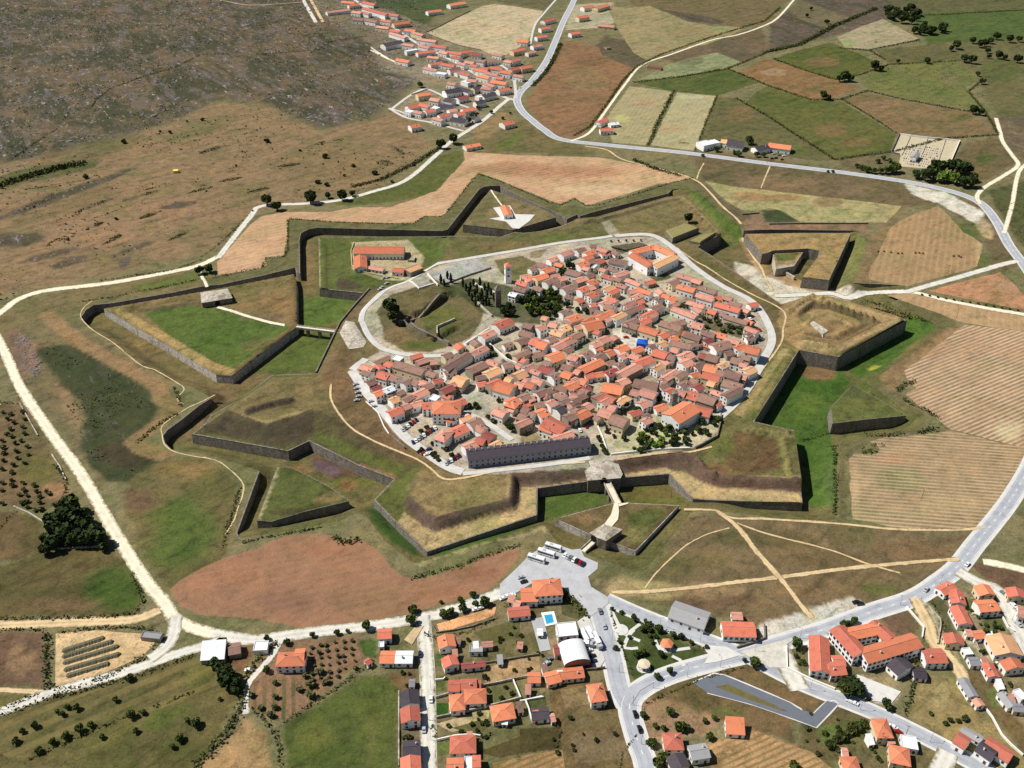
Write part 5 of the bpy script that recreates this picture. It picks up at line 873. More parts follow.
M_WALL=[plain('limewashed_wall',(240,237,228),.9,.18,.3),plain('white_wall',(248,246,242),.9,.12,.3),plain('cream_wall',(226,208,172),.9,.16,.3),plain('rubble_wall',(160,146,126),.95,.35,.8)]
M_GLASS=plain('window_glass',(38,42,50),.25,.05,1,spec=.5); M_FRAME=plain('window_frame',(225,222,214),.7,.05,1); M_DOOR=plain('door_wood',(96,66,48),.8,.2,2); M_CHIM=plain('chimney_plaster',(222,214,200),.9,.2,1); M_DARK_=plain('arch_shade',(26,24,24),.9,.1,1)
def win_mesh(w,h,name):
    mb=MB(); mb.box(-w/2-.12,w/2+.12,0,.05,-h/2-.12,h/2+.12,1); mb.box(-w/2,w/2,.02,.08,-h/2,h/2,0); return mb.me(name,[M_GLASS,M_FRAME])
WIN=win_mesh(1.15,1.5,'window'); WINB=win_mesh(1.6,1.7,'window')
mb=MB(); mb.box(-.75,.75,0,.06,0,2.4,1); mb.box(-.6,.6,.02,.1,0,2.25,0); DOOR=mb.me('door',[M_DOOR,M_FRAME])
mb=MB(); mb.box(-.35,.35,-.3,.3,-1.2,.9,0); mb.box(-.42,.42,-.37,.37,.9,1.05,0); mb.box(-.22,.22,-.2,.2,1.05,1.3,1); CHIM=mb.me('chimney',[M_CHIM,ROOF['b']])
HOUSES=[]
def wing_geo(x1,y1,x2,y2,w,h,z0,pitch,org=None):
    rise=w/2*math.tan(R(pitch)); zr=z0+h+rise*.5
    a,b=at(x1,y1,zr),at(x2,y2,zr); L=math.dist(a[:2],b[:2]); c=((a[0]+b[0])/2,(a[1]+b[1])/2)
    u=((b[0]-a[0])/L,(b[1]-a[1])/L); return c,u,L,rise
def wing(root,org,x1,y1,x2,y2,w,h,z0,col,typ,wall,pitch=20,win=3,door=True,chim=None,big=False,seed=0,floors=None):
    r=random.Random(seed); c,u,L,rise=wing_geo(x1,y1,x2,y2,w,h,z0,pitch); n=(-u[1],u[0]); W=w
    if typ=='f': rise=0
    def p(a,b,z): return (c[0]+u[0]*a+n[0]*b-org[0],c[1]+u[1]*a+n[1]*b-org[1],z-org[2])
    hl,hw=L/2,W/2; zt=z0+h; zb=z0-1.2; mb=MB()
    base=[(-hl,-hw),(hl,-hw),(hl,hw),(-hl,hw)]
    v=[p(a,b,zb) for a,b in base]+[p(a,b,zt) for a,b in base]; f=[(0,1,5,4),(1,2,6,5),(2,3,7,6),(3,0,4,7)]
    if typ=='g': v+=[p(-hl,0,zt+rise),p(hl,0,zt+rise)]; f+=[(7,4,8),(5,6,9)]
    if typ=='s': v+=[p(-hl,hw,zt+rise*2),p(hl,hw,zt+rise*2)]; f+=[(7,4,8),(5,6,9),(6,7,8,9)]
    if typ=='v':
        for e,sg in ((-hl,0),(hl,1)):
            o=len(v); v+=[p(e,hw*math.cos(math.pi*k/8),zt+rise*1.3*math.sin(math.pi*k/8)) for k in range(9)]; q=tuple(range(o,o+9)); f.append(q if sg else q[::-1])
    mb.add(v,f); 
    if typ=='f':
        mb.add([p(a,b,zt) for a,b in base],[(0,1,2,3)])
    link('wall',mb.me('wall',[wall]),root)
    rb=MB(); o=.38; t=.16; sl=rise/hw if hw else 0
    if typ=='g':
        for s in (1,-1):
            e=hw+o; v=[p(-hl-o*.7,0,zt+rise+.03),p(hl+o*.7,0,zt+rise+.03),p(hl+o*.7,s*e,zt-o*sl+.03),p(-hl-o*.7,s*e,zt-o*sl+.03)]
            v+=[(a,b,z+t) for a,b,z in v]; q=[(0,1,2,3),(7,6,5,4),(3,2,6,7),(0,3,7,4),(2,1,5,6)]; rb.add(v,q if s<0 else [k[::-1] for k in q])
        a,b=p(-hl-o*.7,0,zt+rise+t+.05),p(hl+o*.7,0,zt+rise+t+.05); rb.tube(a,b,.16,.16,5,1)
    elif typ=='h':
        k=min(hw,hl*.95); e=hw+o; g=hl+o; z=zt-.08; v=[p(-g,-e,z),p(g,-e,z),p(g,e,z),p(-g,e,z),p(-hl+k,0,zt+rise),p(hl-k,0,zt+rise)]
        rb.add(v,[(0,1,5,4),(2,3,4,5),(1,2,5),(3,0,4),(3,2,1,0)]); rb.add([p(-g,-e,z-.18),p(g,-e,z-.18),p(g,e,z-.18),p(-g,e,z-.18)]+[p(-g,-e,z-.003),p(g,-e,z-.003),p(g,e,z-.003),p(-g,e,z-.003)],[(0,1,5,4),(1,2,6,5),(2,3,7,6),(3,0,4,7),(3,2,1,0)],1)
        rb.tube(v[4],v[5],.15,.15,5,1)
        for q in ((0,4),(3,4),(1,5),(2,5)): rb.tube(v[q[0]],v[q[1]],.13,.13,4,1)
    elif typ=='s':
        v=[p(-hl-.2,-hw-o,zt-o*sl+.04),p(hl+.2,-hw-o,zt-o*sl+.04),p(hl+.2,hw+o,zt+rise*2+o*sl+.04),p(-hl-.2,hw+o,zt+rise*2+o*sl+.04)]; v+=[(a,b,z+t) for a,b,z in v]
        rb.add(v,[(3,2,1,0),(4,5,6,7),(0,1,5,4),(1,2,6,5),(2,3,7,6),(3,0,4,7)])
    elif typ=='v':
        m=12; v=[]
        for e in (-hl-.2,hl+.2):
            for rr in (0,.12): v+=[p(e,(hw+.15+rr)*math.cos(math.pi*k/m),zt+.05+(rise*1.3+.1+rr)*math.sin(math.pi*k/m)) for k in range(m+1)]
        M_=m+1; q=[]
        for k in range(m): q+=[(M_+k,M_+k+1,3*M_+k+1,3*M_+k),(k,2*M_+k,2*M_+k+1,k+1),(k,k+1,M_+k+1,M_+k),(2*M_+k,3*M_+k,3*M_+k+1,2*M_+k+1)]
        rb.add(v,q)
    elif typ=='f':
        g=.25
        for (a0,a1,b0,b1) in ((-hl-.05,hl+.05,-hw-.05,-hw+g),(-hl-.05,hl+.05,hw-g,hw+.05),(-hl-.05,-hl+g,-hw+g,hw-g),(hl-g,hl+.05,-hw+g,hw-g)):
            v=[p(a0,b0,zt-.1),p(a1,b0,zt-.1),p(a1,b1,zt-.1),p(a0,b1,zt-.1),p(a0,b0,zt+.5),p(a1,b0,zt+.5),p(a1,b1,zt+.5),p(a0,b1,zt+.5)]; rb.add(v,[(4,5,6,7),(0,1,5,4),(1,2,6,5),(2,3,7,6),(3,0,4,7)])
        rb.add([p(-hl+g,-hw+g,zt+.12),p(hl-g,-hw+g,zt+.12),p(hl-g,hw-g,zt+.12),p(-hl+g,hw-g,zt+.12)],[(0,1,2,3)])
    rm=ROOF[col]; roof=link('roof',rb.me('roof',[rm,ROOF['p'] if col in 'orpby' else rm]),root)
    # openings on the walls that look towards the valley
    sides=[((0,-1),L,hw),((0,1),L,hw),((1,0),W,hl),((-1,0),W,hl)]; sides2=[]
    for (a,b),ln,off in sides:
        wx,wy=u[0]*a+n[0]*b,u[1]*a+n[1]*b; d=math.hypot(*c); sides2.append((-(wx*c[0]+wy*c[1])/d,a,b,ln,off,wx,wy))
    sides2.sort(reverse=True); fl=floors or (2 if h>4.6 else 1); left=win
    for k,(dot,a,b,ln,off,wx,wy) in enumerate(sides2[:2]):
        if dot<.2 or left<=0: continue
        cnt=max(1,min(int(ln/(2.6 if big else 3.0)),left)); rot=math.atan2(wy,wx)-math.pi/2
        for fz in range(fl):
            if left<=0: break
            dd=fz==0 and door and k==0; di=cnt//2
            for q in range(cnt):
                tpos=(q+.5)/cnt*ln-ln/2; X_,Y_=(tpos,b*off) if a==0 else (a*off,tpos)
                if left<=0: break
                left-=1
                if dd and q==di: z=z0; me=DOOR; nm='door'
                else: z=z0+h*(fz+.58)/fl; me=WINB if big else WIN; nm='window'
                q_=p(X_,Y_,z); link(nm,me,root,(q_[0]+wx*.005,q_[1]+wy*.005,q_[2]),rot)
    if chim is None: chim=typ in 'gh' and r.random()<.5 and L>6
    if chim:
        a=r.uniform(-.3,.3)*L; b=r.choice((-1,1))*hw*.35; q_=p(a,b,zt+rise*.75+.25); link('chimney',CHIM,roof,q_,r.random())
def building(name,cat,wings,z0=0.0,label=None,group=None,wall=None,seed=None,lvl=None,**kw):
    "wings: list of (x1,y1,x2,y2,width,height,colour,type) in photo pixels of the ridge"
    seed=len(HOUSES)*7+1 if seed is None else seed; r=random.Random(seed); x1,y1,x2,y2,w,h=wings[0][:6]
    c,u,L,rise=wing_geo(x1,y1,x2,y2,w,h,z0,20); org=(c[0],c[1],z0); o=link(name,None,loc=org)
    wl=wall or r.choice(M_WALL[:2]+M_WALL if z0>2 else M_WALL[:2]*3+M_WALL[:3])
    for i,g in enumerate(wings): wing(o,org,*g[:6],z0,g[6],g[7],wl,seed=seed+i,**kw)
    o['category']=cat
    if label: o['label']=label
    if group: o['group']=group
    px=sum((g[0]+g[2])/2 for g in wings)/len(wings); py=sum((g[1]+g[3])/2 for g in wings)/len(wings)
    HOUSES.append(dict(o=o,px=px,py=py,c=wings[0][6],L=L,w=w,h=h,typ=wings[0][7],n=len(wings),zone=None,label=label)); return o
def houses(ox,oy,k,s,z0,zone,hdef,win,group):
    for ln in s.replace('\n',';').split(';'):
        t=ln.split()
        if not t: continue
        x1,y1,x2,y2,w=[float(a) for a in t[:5]]; col=t[5]; typ='g'; h=None
        for a in t[6:]:
            if a in 'ghsfv': typ=a
            else: h=float(a)
        sd=len(HOUSES)*7+1; r=random.Random(sd)
        if zone=='town' and len(HOUSES)%4==1: col={'o':'p','r':'b','m':'b','p':'b'}.get(col,col)
        if h is None: h=r.uniform(*hdef) if w>6.5 else r.uniform(2.8,3.8)
        if abs(x2-x1)+abs(y2-y1)<2: continue
        if zone in ('town','north'):   # the streets of the old town run on two diagonals
            za=z0+h+1; p,q=at(ox+x1/k,oy+y1/k,za),at(ox+x2/k,oy+y2/k,za); mx,my=(p[0]+q[0])/2,(p[1]+q[1])/2; L=math.dist(p[:2],q[:2]); a=math.degrees(math.atan2(q[1]-p[1],q[0]-p[0])); a=(a+90)%180-90
            tg=40 if a>2 else -34; wt=(.8 if L<14 else .55) if zone=='town' else .6
            a=R(a+(tg-a)*wt); L=(min(L,15) if L<17 else L*.93) if zone=='town' else L; w*=.94; u=(math.cos(a)*L/2,math.sin(a)*L/2); x1,y1=px_of(mx-u[0],my-u[1],za); x2,y2=px_of(mx+u[0],my+u[1],za); x1,x2,y1,y2=(x1-ox)*k,(x2-ox)*k,(y1-oy)*k,(y2-oy)*k
        if zone=='south':
            fx=abs(x2-x1)>1.6*abs(y2-y1); w=w*(.71 if fx else .82); h=h if h<3.5 else h*.86; mx,my=(x1+x2)/2,(y1+y2)/2; x1,x2,y1,y2=mx+(x1-mx)*.94,mx+(x2-mx)*.94,my+(y1-my)*.94,my+(y2-my)*.94
        if zone=='north':
            w*=1.18; h*=1.1; mx,my=(x1+x2)/2,(y1+y2)/2; x1,x2=mx+(x1-mx)*1.15,mx+(x2-mx)*1.15; y1,y2=my+(y1-my)*1.15,my+(y2-my)*1.15
        z=z0
        building('house' if w>5.5 else 'outbuilding','house' if w>5.5 else 'outbuilding',[(ox+x1/k,oy+y1/k,ox+x2/k,oy+y2/k,w,h,col,typ)],z,group=group,win=win,seed=sd); HOUSES[-1]['zone']=zone
ZT=4.5
def town(ox,oy,s): houses(ox,oy,8,s,ZT,'town',(4.6,6.4),4,'houses of the walled town')
town(468,230,"""640 235 720 225 8 p; 740 195 830 165 9 o; 560 265 640 300 8 b; 590 320 690 310 9 o; 525 375 640 368 9 o; 615 420 710 385 9 r; 690 445 760 420 8 b; 400 410 470 440 7 r; 370 462 470 480 7 b; 530 452 590 480 7 p; 930 185 1020 170 9 o; 985 122 1020 128 6 m
870 272 960 260 9 o; 790 330 910 350 10 r; 920 300 972 310 7 p; 850 397 940 390 8 p; 750 470 860 450 9 b; 940 365 1010 355 8 p; 960 425 1024 400 9 o; 890 482 960 455 8 r; 960 463 1012 455 7 p; 780 530 840 535 7 p; 860 562 920 555 8 r; 960 530 1024 500 9 o; 790 705 905 695 10 o; 735 652 830 650 7 b; 1000 680 960 745 8 o; 700 270 760 282 6.6 o; 1000 285 1024 290 7 w f; 330 510 395 515 6.6 w; 590 700 640 705 6.6 p""")
town(596,230,"""20 140 90 170 8 p; 5 250 60 240 8 r; 110 240 250 255 11 p; 60 355 130 390 7 r; 140 350 270 345 6.6 p; 150 385 205 400 6.6 b; 250 390 350 440 7 o; 340 460 430 512 7 o; 300 545 360 510 7 p; 220 605 310 570 7 p; 230 655 320 620 7 p; 60 475 130 450 7 y; 110 505 170 470 7 r; 30 592 110 572 8 p; 70 612 160 622 9 r; 10 645 60 680 8 b
5 700 80 682 9 o; 385 695 470 650 9 r; 430 622 540 610 8 p; 530 522 590 530 7 o; 570 553 640 545 8 o; 600 600 650 585 7 p; 620 612 800 702 8 o; 730 572 870 612 7 p; 580 425 660 402 8 b; 650 442 800 482 9 o; 650 362 780 382 8 o; 780 392 840 420 8 p; 830 450 960 502 8 b; 800 512 950 547 8 p; 960 582 1020 612 8 r; 220 745 340 720 8 b; 350 745 420 710 8 r; 760 742 860 762 7 p; 560 745 720 738 9 b; 470 560 520 540 7 b; 180 430 240 460 7 p; 900 640 960 665 7 r""")
town(676,240,"""380 455 450 470 7 o; 430 492 520 525 6.6 b; 310 505 520 562 9 r; 285 560 330 590 6.6 p; 340 572 390 602 6.6 p; 380 605 580 665 6.6 b; 590 690 622 745 6.6 p; 180 442 300 477 8 p""")
town(340,320,"""280 345 390 288 5 p; 370 342 420 362 7 r; 420 352 690 407 9 b; 160 372 270 382 8 p; 180 415 260 422 7 p; 300 435 400 442 9 r; 400 457 480 467 8 b; 210 505 280 482 8 b; 520 515 560 462 7 b; 580 482 630 505 8 b; 640 492 690 512 6.6 p; 670 532 740 512 8 b; 560 622 690 557 8.5 o; 270 585 340 582 7 o; 250 552 330 532 6 m; 350 562 430 542 6.6 w; 400 645 470 622 8 y; 500 692 560 682 7 p; 380 735 500 725 9 r; 330 612 450 545 6 g
820 285 900 272 7 p; 850 405 1010 252 8.5 b; 610 332 700 322 6.6 p; 815 570 900 530 8 m; 720 615 790 620 7 w f; 420 302 500 302 6.6 w f; 560 600 520 650 6.6 b; 470 590 500 560 6 b; 700 420 770 440 7 p; 880 520 920 505 6.6 p""")
town(452,310,"""345 130 470 75 11 r; 240 215 330 165 9 p; 570 118 650 127 8 b; 680 145 740 132 8 p; 540 182 650 192 8 b; 520 255 600 232 9 b; 500 372 620 327 6.6 m; 635 240 695 252 11 r; 690 268 765 278 12 o; 760 232 830 227 9 b; 775 112 850 112 9 o; 868 142 945 137 9 y; 800 165 890 192 9 y; 765 372 890 360 12 o; 820 305 900 258 9 o; 895 262 965 222 9 o; 960 222 1024 180 8 b; 160 352 270 292 8 p; 130 485 270 420 9.5 r; 5 560 115 560 13 y; 265 512 385 472 10 y; 570 467 660 452 8 p; 500 522 590 502 10 y; 425 552 480 552 7 y; 280 595 400 572 9 r; 350 610 500 612 14 o; 500 592 580 602 8 o; 590 592 660 602 8 o; 640 562 730 572 9 p; 700 455 800 482 10 m; 785 525 870 522 9 r; 880 505 960 522 9 o; 880 452 960 462 8 b; 930 372 1010 382 8 p; 665 660 770 652 9 r; 770 642 840 622 7 b; 860 602 920 642 8 b; 930 582 1010 572 8 p; 830 682 910 692 8 p; 435 735 535 722 10 o; 540 700 600 692 7 b; 600 702 645 705 7 r; 730 420 790 425 7 b; 560 545 610 560 7 p; 500 440 550 455 6 p; 990 480 1024 500 8 p; 950 680 1010 700 7 o""")
town(564,310,"""150 115 310 112 14 o; 280 35 400 20 7 o; 330 85 390 30 8 p; 400 68 480 22 7 y; 480 102 600 132 9 b; 600 132 760 182 9.5 o; 760 205 830 192 8 r; 620 62 730 32 8 o; 770 92 940 152 9 b; 840 232 910 222 8 o; 950 182 1024 195 8 r; 280 242 360 222 9 o; 220 272 300 262 8 p; 90 202 160 192 8 b; 10 252 90 232 8 p; 0 332 60 302 7 p; 150 362 210 332 9 b; 60 365 140 372 8 y; 130 480 310 400 9.5 o; 250 385 320 352 9 b; 335 342 400 332 9 o; 420 312 510 292 9 o; 440 372 510 352 8 p; 440 522 600 432 9 o; 560 425 710 388 9.5 r; 540 355 600 382 8 p; 325 505 430 482 8 m; 410 442 480 432 8 r; 430 575 520 562 8 p; 0 522 60 522 9 o; 715 335 830 352 11 r; 830 372 885 375 8 p; 930 372 1010 362 9 p; 930 425 1024 412 10 p; 550 590 760 592 11 b; 755 612 830 602 9 r; 305 622 470 622 12 o; 10 615 110 592 9 o; 120 645 210 622 8 m; 535 657 602 657 8 o; 610 652 740 672 10 p; 815 655 890 642 8 r; 890 657 980 662 8 p; 240 705 330 682 9 p; 335 695 405 720 8 r; 440 745 500 692 6.6 y; 800 555 900 482 7 p; 720 475 780 442 7 y; 895 535 960 492 8 b; 980 685 1024 670 8 o; 760 275 830 262 8 y; 840 262 1024 282 8 b; 60 440 120 420 8 b; 10 460 60 440 7 p; 860 310 920 320 8 p; 680 300 720 280 6.6 p; 120 560 180 575 8 o; 60 560 110 550 7 p""")
town(660,310,"""260 122 345 132 8 p; 200 192 330 222 8.5 r; 340 172 440 202 8 b; 440 192 530 205 8 o; 350 252 410 232 7 m; 405 282 570 272 12 r; 520 232 640 252 7 p; 590 300 690 288 8 o; 690 312 800 312 12 o 8; 700 205 750 152 6.6 p; 145 372 265 352 10 p; 180 422 270 432 9 o; 320 362 370 362 8 m; 370 375 470 382 10 b; 570 402 660 402 9 b; 355 462 460 462 10.5 o; 340 525 480 532 9 r; 450 492 512 502 8 r; 520 505 650 522 10 b; 600 515 700 530 8 p; 670 485 760 470 9 y; 500 585 660 602 9.5 r; 20 575 130 482 8 p; 270 452 340 432 8 b; 270 625 330 602 8 m; 500 690 650 625 6.6 p; 50 652 110 642 8 r; 120 652 210 662 8 p; 215 672 310 684 11 r; 310 690 450 724 11 r; 430 745 482 742 7 r; 470 445 540 432 7 y; 380 580 440 590 7 y; 240 560 300 575 7 p; 640 430 700 440 7 p; 90 480 40 520 6.6 b; 150 600 240 580 7 b""")
town(340,384,"""780 400 880 400 13 o h 6.5; 880 390 1010 340 10 r""")
town(452,384,"""130 315 235 290 11 b; 60 278 150 260 7 y; 90 495 200 488 9 o; 190 445 270 452 8 r; 250 405 330 430 10 m; 310 492 390 472 8 y; 340 205 430 242 9 o; 435 142 535 152 10 o h; 540 105 620 92 8 b; 600 115 655 112 7 p; 530 255 600 262 8 b; 510 322 630 292 7 p; 675 232 765 220 10 o; 750 280 905 370 13 r 6.5; 785 432 985 402 9 o; 705 345 815 362 7 o; 680 75 770 82 9 r; 760 155 830 142 8 p; 830 205 900 192 9 d; 900 262 960 255 8 b; 955 265 1010 242 8 o; 830 92 900 82 8 p; 930 60 1000 50 8 p; 620 230 660 250 7 b; 560 200 620 210 7 b; 940 160 1000 150 8 b; 870 140 930 130 7 p""")
town(564,374,"""20 345 110 322 8 b; 100 335 200 302 9 o; 170 265 215 240 8 p; 100 185 170 162 8 r; 255 205 350 170 9 r; 300 235 370 192 8 p; 280 302 385 312 10 p; 380 352 505 382 12 r 6; 360 255 420 272 7 p; 440 235 510 182 6 y; 595 235 680 232 9 p; 620 378 700 362 7 o; 640 335 690 332 6.6 b; 20 250 70 230 8 p; 60 215 120 200 7 b; 130 130 190 150 8 p""")
# --- north-west bastion stables
building('stable_block','stables',[T(340,230,8,'118 148 512 150')[0]+T(340,230,8,'118 148 512 150')[1]+(15,6,'o','g'),T(340,230,8,'160 205 165 300')[0]+T(340,230,8,'160 205 165 300')[1]+(11,4,'o','g'),T(340,230,8,'235 293 350 315')[0]+T(340,230,8,'235 293 350 315')[1]+(6,3,'p','g'),T(340,230,8,'425 312 515 320')[0]+T(340,230,8,'425 312 515 320')[1]+(8,4,'r','g')],0.1,'long red-roofed riding stables round a white yard in the north-west bastion',wall=M_WALL[0],win=14,seed=3)
building('casemate','casemate',[T(340,230,8,'540 322 640 285')[0]+T(340,230,8,'540 322 640 285')[1]+(9,5,'y','f')],0.5,'low flat sandy stone block with a deep shaded wall beside the riding stables',wall=M_STONE,win=0,seed=4)
# --- arcaded court building with a courtyard
CB=T(596,230,8,'290 190 445 282 460 285 630 205 475 130 625 195 285 175 465 128')
building('courtyard_building','public building',[CB[0]+CB[1]+(9,8,'o','g'),CB[2]+CB[3]+(9,8,'y','g'),CB[4]+CB[5]+(9,8,'o','g'),CB[6]+CB[7]+(8,8,'o','g')],ZT,'large square orange-roofed public building built round a courtyard, north-east side of town',wall=M_WALL[1],win=8,seed=5)
# --- barracks
BR=building('barracks','barracks',[(467,453.5,589,439.5,11.5,6.4,'d','g')],ZT,'very long dark-roofed barracks with two rows of windows on the southern rim',wall=plain('barracks_wall',(146,150,162),.9,.12,.4),win=0,seed=6,chim=False)
c,u,L,rise=wing_geo(467,453.5,589,439.5,11.5,6.4,ZT,20); n_=(u[1],-u[0]); org=BR.location
for fz in range(2):
    for i in range(22):
        a=(i+.5)/22*L-L/2; x,y=c[0]+u[0]*a+n_[0]*5.755,c[1]+u[1]*a+n_[1]*5.755; link('window',WINB,BR,(x-org[0],y-org[1],1.7+fz*3.0),math.atan2(n_[1],n_[0])-math.pi/2)
for i in range(20):
    a=(i+.5)/20*L-L/2; x,y=c[0]+u[0]*a-n_[0]*1.2,c[1]+u[1]*a-n_[1]*1.2; link('chimney',CHIM,BR,(x-org[0],y-org[1],6.4+rise*.8+.5),math.atan2(u[1],u[0]))
# --- hip-roofed white mansion and its neighbours
building('mansion','mansion',[T(340,384,8,'745 172 965 172')[0]+T(340,384,8,'745 172 965 172')[1]+(15,9,'o','h'),T(340,384,8,'655 172 730 165')[0]+T(340,384,8,'655 172 730 165')[1]+(8,6,'r','g')],ZT,'tall white mansion with an orange hipped roof, left of the town square',wall=M_WALL[1],win=14,seed=8,floors=3)
# --- church: nave, wing, bell tower
ch=building('church','church',[T(660,374,8,'85 345 255 245')[0]+T(660,374,8,'85 345 255 245')[1]+(15,8,'o','g'),T(660,374,8,'262 268 410 308')[0]+T(660,374,8,'262 268 410 308')[1]+(10,5.5,'r','g')],ZT,'big plain orange-roofed church hall above the town park',wall=M_WALL[0],win=6,seed=9)
def tower(name,label,px,py,w,h,wallm,top,z0,cat,extra=0):
    x,y,_=at(px,py,z0); o=link(name,None,loc=(x,y,z0),rotz=R(12)); tag(o,label,cat); mb=MB(); q=w/2
    mb.box(-q,q,-q,q,-.5,h,0); mb.box(-q-.25,q+.25,-q-.25,q+.25,h,h+.5,0); mb.box(-q-.1,q+.1,-q-.1,q+.1,h*.62,h*.62+.35,0); link('tower_wall',mb.me('tower_wall',[wallm]),o)
    for a in range(4):
        for zz in (h*.84,h*.45): link('window',WINB,o,(math.cos(a*math.pi/2)*(q+.01),math.sin(a*math.pi/2)*(q+.01),zz),a*math.pi/2-math.pi/2)
    tb=MB(); tb.prism([(-q-.3,-q-.3),(q+.3,-q-.3),(q+.3,q+.3),(-q-.3,q+.3)],h+.5,h+.5+extra,taper=.08); link('roof',tb.me('roof',[top]),o); return o
tower('clock_tower','square white clock tower with an orange cap, right of the cypress grove',508,282,5.2,15.5,M_WALL[1],ROOF['o'],ZT,'clock tower',2.2)
tower('bell_tower','small square grey stone bell tower beside the orange-roofed church hall',673.5,404.5,3.6,10,M_STONE,M_STONE,ZT,'bell tower',1)
tower('church_ruin','slim ruined grey stone church tower among the cypresses',498,306,4.4,15,M_STONE,M_STONE,ZT,'ruin',4)
# --- gates
def gate(name,label,px,z0,h,arch,mat=M_PALE,doors=1):
    p=P(px,z0+h); mb=MB(); o=link(name,None,loc=(p[0][0],p[0][1],0)); tag(o,label,'gatehouse','town gates'); q=[(x-p[0][0],y-p[0][1]) for x,y in p]
    mb.prism(q,z0-8,z0+h); link('gate_wall',mb.me('gate_wall',[M_STONE]),o)
    cx=sum(a for a,_ in q)/len(q); cy=sum(b for _,b in q)/len(q); tb=MB(); big=[(cx+(a-cx)*1.04,cy+(b-cy)*1.04) for a,b in q]; tb.prism(big,z0+h+.02,z0+h+.3); tb.prism(q,z0+h+.3,z0+h+1.5,taper=.5); link('roof',tb.me('roof',[mat]),o)
    e0,e1=at(*arch[0],z0+h),at(*arch[1],z0+h); ax,ay,d=(e0[0]+e1[0])/2-p[0][0],(e0[1]+e1[1])/2-p[0][1],math.atan2(e1[1]-e0[1],e1[0]-e0[0]); ab=MB(); n=10
    pts=[(-1.9,0),(-1.9,2.6)]+[(1.9*math.cos(math.pi-math.pi*k/n),2.6+1.9*math.sin(math.pi*k/n)) for k in range(1,n)]+[(1.9,2.6),(1.9,0)]
    v=[(a,-.25,b) for a,b in pts]+[(a,.25,b) for a,b in pts]; m=len(pts); ab.add(v,[tuple(range(m)),tuple(range(2*m-1,m-1,-1))]+[((k+1)%m,k,m+k,m+(k+1)%m) for k in range(m)]); ao=link('arch_shade_panel',ab.me('arch_shade_panel',[M_DARK_]),o,(ax,ay,arch[2]),d); return o  # near-black slab on the solid wall stands in for the archway's shade
f1=at(606,485,-1)
gate('gatehouse','wide pale-roofed vaulted main gatehouse on the southern rampart',Q("582,459 614,456 622,474 620,478 588,480.5"),-1.5,5,((588,480.5),(620,478),.1))
gate('gatehouse','small pale outer gatehouse with two roofs on the front ravelin',Q("590,533 604,524.5 622,530 606,541 598,538"),1.2,4.5,((590,533),(598,538),1.0))
gate('gatehouse','grey flat-roofed outer gatehouse on the west meadow ravelin',Q("201,293 227,289 232,298 202,303"),-.5,4.6,((202,303),(232,298),-.4))
gate('gatehouse','large pale sloping west gatehouse where the footbridge enters the town',Q("340,333 346,321.5 354,323 366,342 363,347 349,349"),-.5,5.0,((349,349),(363,347),-.4))
# --- suburbs
def sub(ox,oy,s,k=6.4): houses(ox,oy,k,s,0.0,'south',(4.0,5.2),6,'houses of the southern suburb')
sub(360,580,"""112 342 203 336 9 r; 128 488 225 488 10.5 o 4; 225 488 340 488 10.5 w 4; 545 352 562 428 10 o 5; 565 487 588 548 9 r 5; 698 440 788 438 6 g 3 f; 780 412 850 406 4.5 p; 645 550 805 532 4.5 m 3; 565 672 640 672 9 r 4; 642 666 748 662 8.5 r 4; 120 412 155 410 5 w f; 35 530 65 510 4 r""")
sub(384,648,"""420 345 515 335 12.5 o h 5; 510 305 655 298 11.5 o h 5; 685 415 835 390 12 o h 5; 420 612 590 606 12.5 r h 5; 400 752 512 748 11 o 5; 515 732 565 730 9 w f; 565 722 618 720 8 r; 157 268 168 360 10.5 d 5; 163 374 172 470 10.5 r 5.5; 120 642 235 632 11 d 5; 168 690 172 795 10.5 r 5; 920 188 1002 186 8 o 3""")
sub(500,540,"""48 462 192 447 9 r 4; 55 368 92 376 7 p 3; 90 402 130 412 7 p 3; 345 700 395 695 8 m 4.5""")
building('hotel','hotel',[T(500,540,6.4,'215 300 392 288')[0]+T(500,540,6.4,'215 300 392 288')[1]+(11.5,6.6,'o','h'),T(500,540,6.4,'135 345 238 342')[0]+T(500,540,6.4,'135 345 238 342')[1]+(9.5,4.4,'o','g')],0,'orange hip-roofed hotel with a lower wing, at the edge of the coach park',wall=M_WALL[1],win=10,seed=21)
building('flat_roofed_block','apartment block',[T(500,540,6.4,'365 572 492 560')[0]+T(500,540,6.4,'365 572 492 560')[1]+(9,6.5,'w','f')],0,'white flat-roofed block between the swimming pool and the street',wall=M_WALL[0],win=10,seed=22)
building('warehouse','warehouse',[(571,642,577.5,662,13,4.2,'w','v')],0,'warehouse with a shiny white barrel roof and brown end wall',wall=plain('brick_end_wall',(150,112,92),.9,.2,.8),win=0,seed=23)
building('long_shed','shed',[T(520,648,6.4,'165 195 250 172')[0]+T(520,648,6.4,'165 195 250 172')[1]+(7,3.2,'o','g'),T(520,648,6.4,'250 165 405 148')[0]+T(520,648,6.4,'250 165 405 148')[1]+(6.4,3.2,'o','g')],0,'bent orange-roofed low shed just below the barrel-roofed warehouse',wall=M_WALL[2],win=6,seed=24)
sub(520,648,"""48 185 132 184 8 o 3; 440 285 545 270 14 o h 6.2; 70 418 188 410 9 d 3.6; 195 445 222 440 6 p""")
building('barn','barn',[T(640,570,6.4,'205 240 430 318')[0]+T(640,570,6.4,'205 240 430 318')[1]+(12.5,4,'g','g')],0,'long grey-roofed barn beside the diagonal road',wall=M_WALL[1],win=4,seed=25)
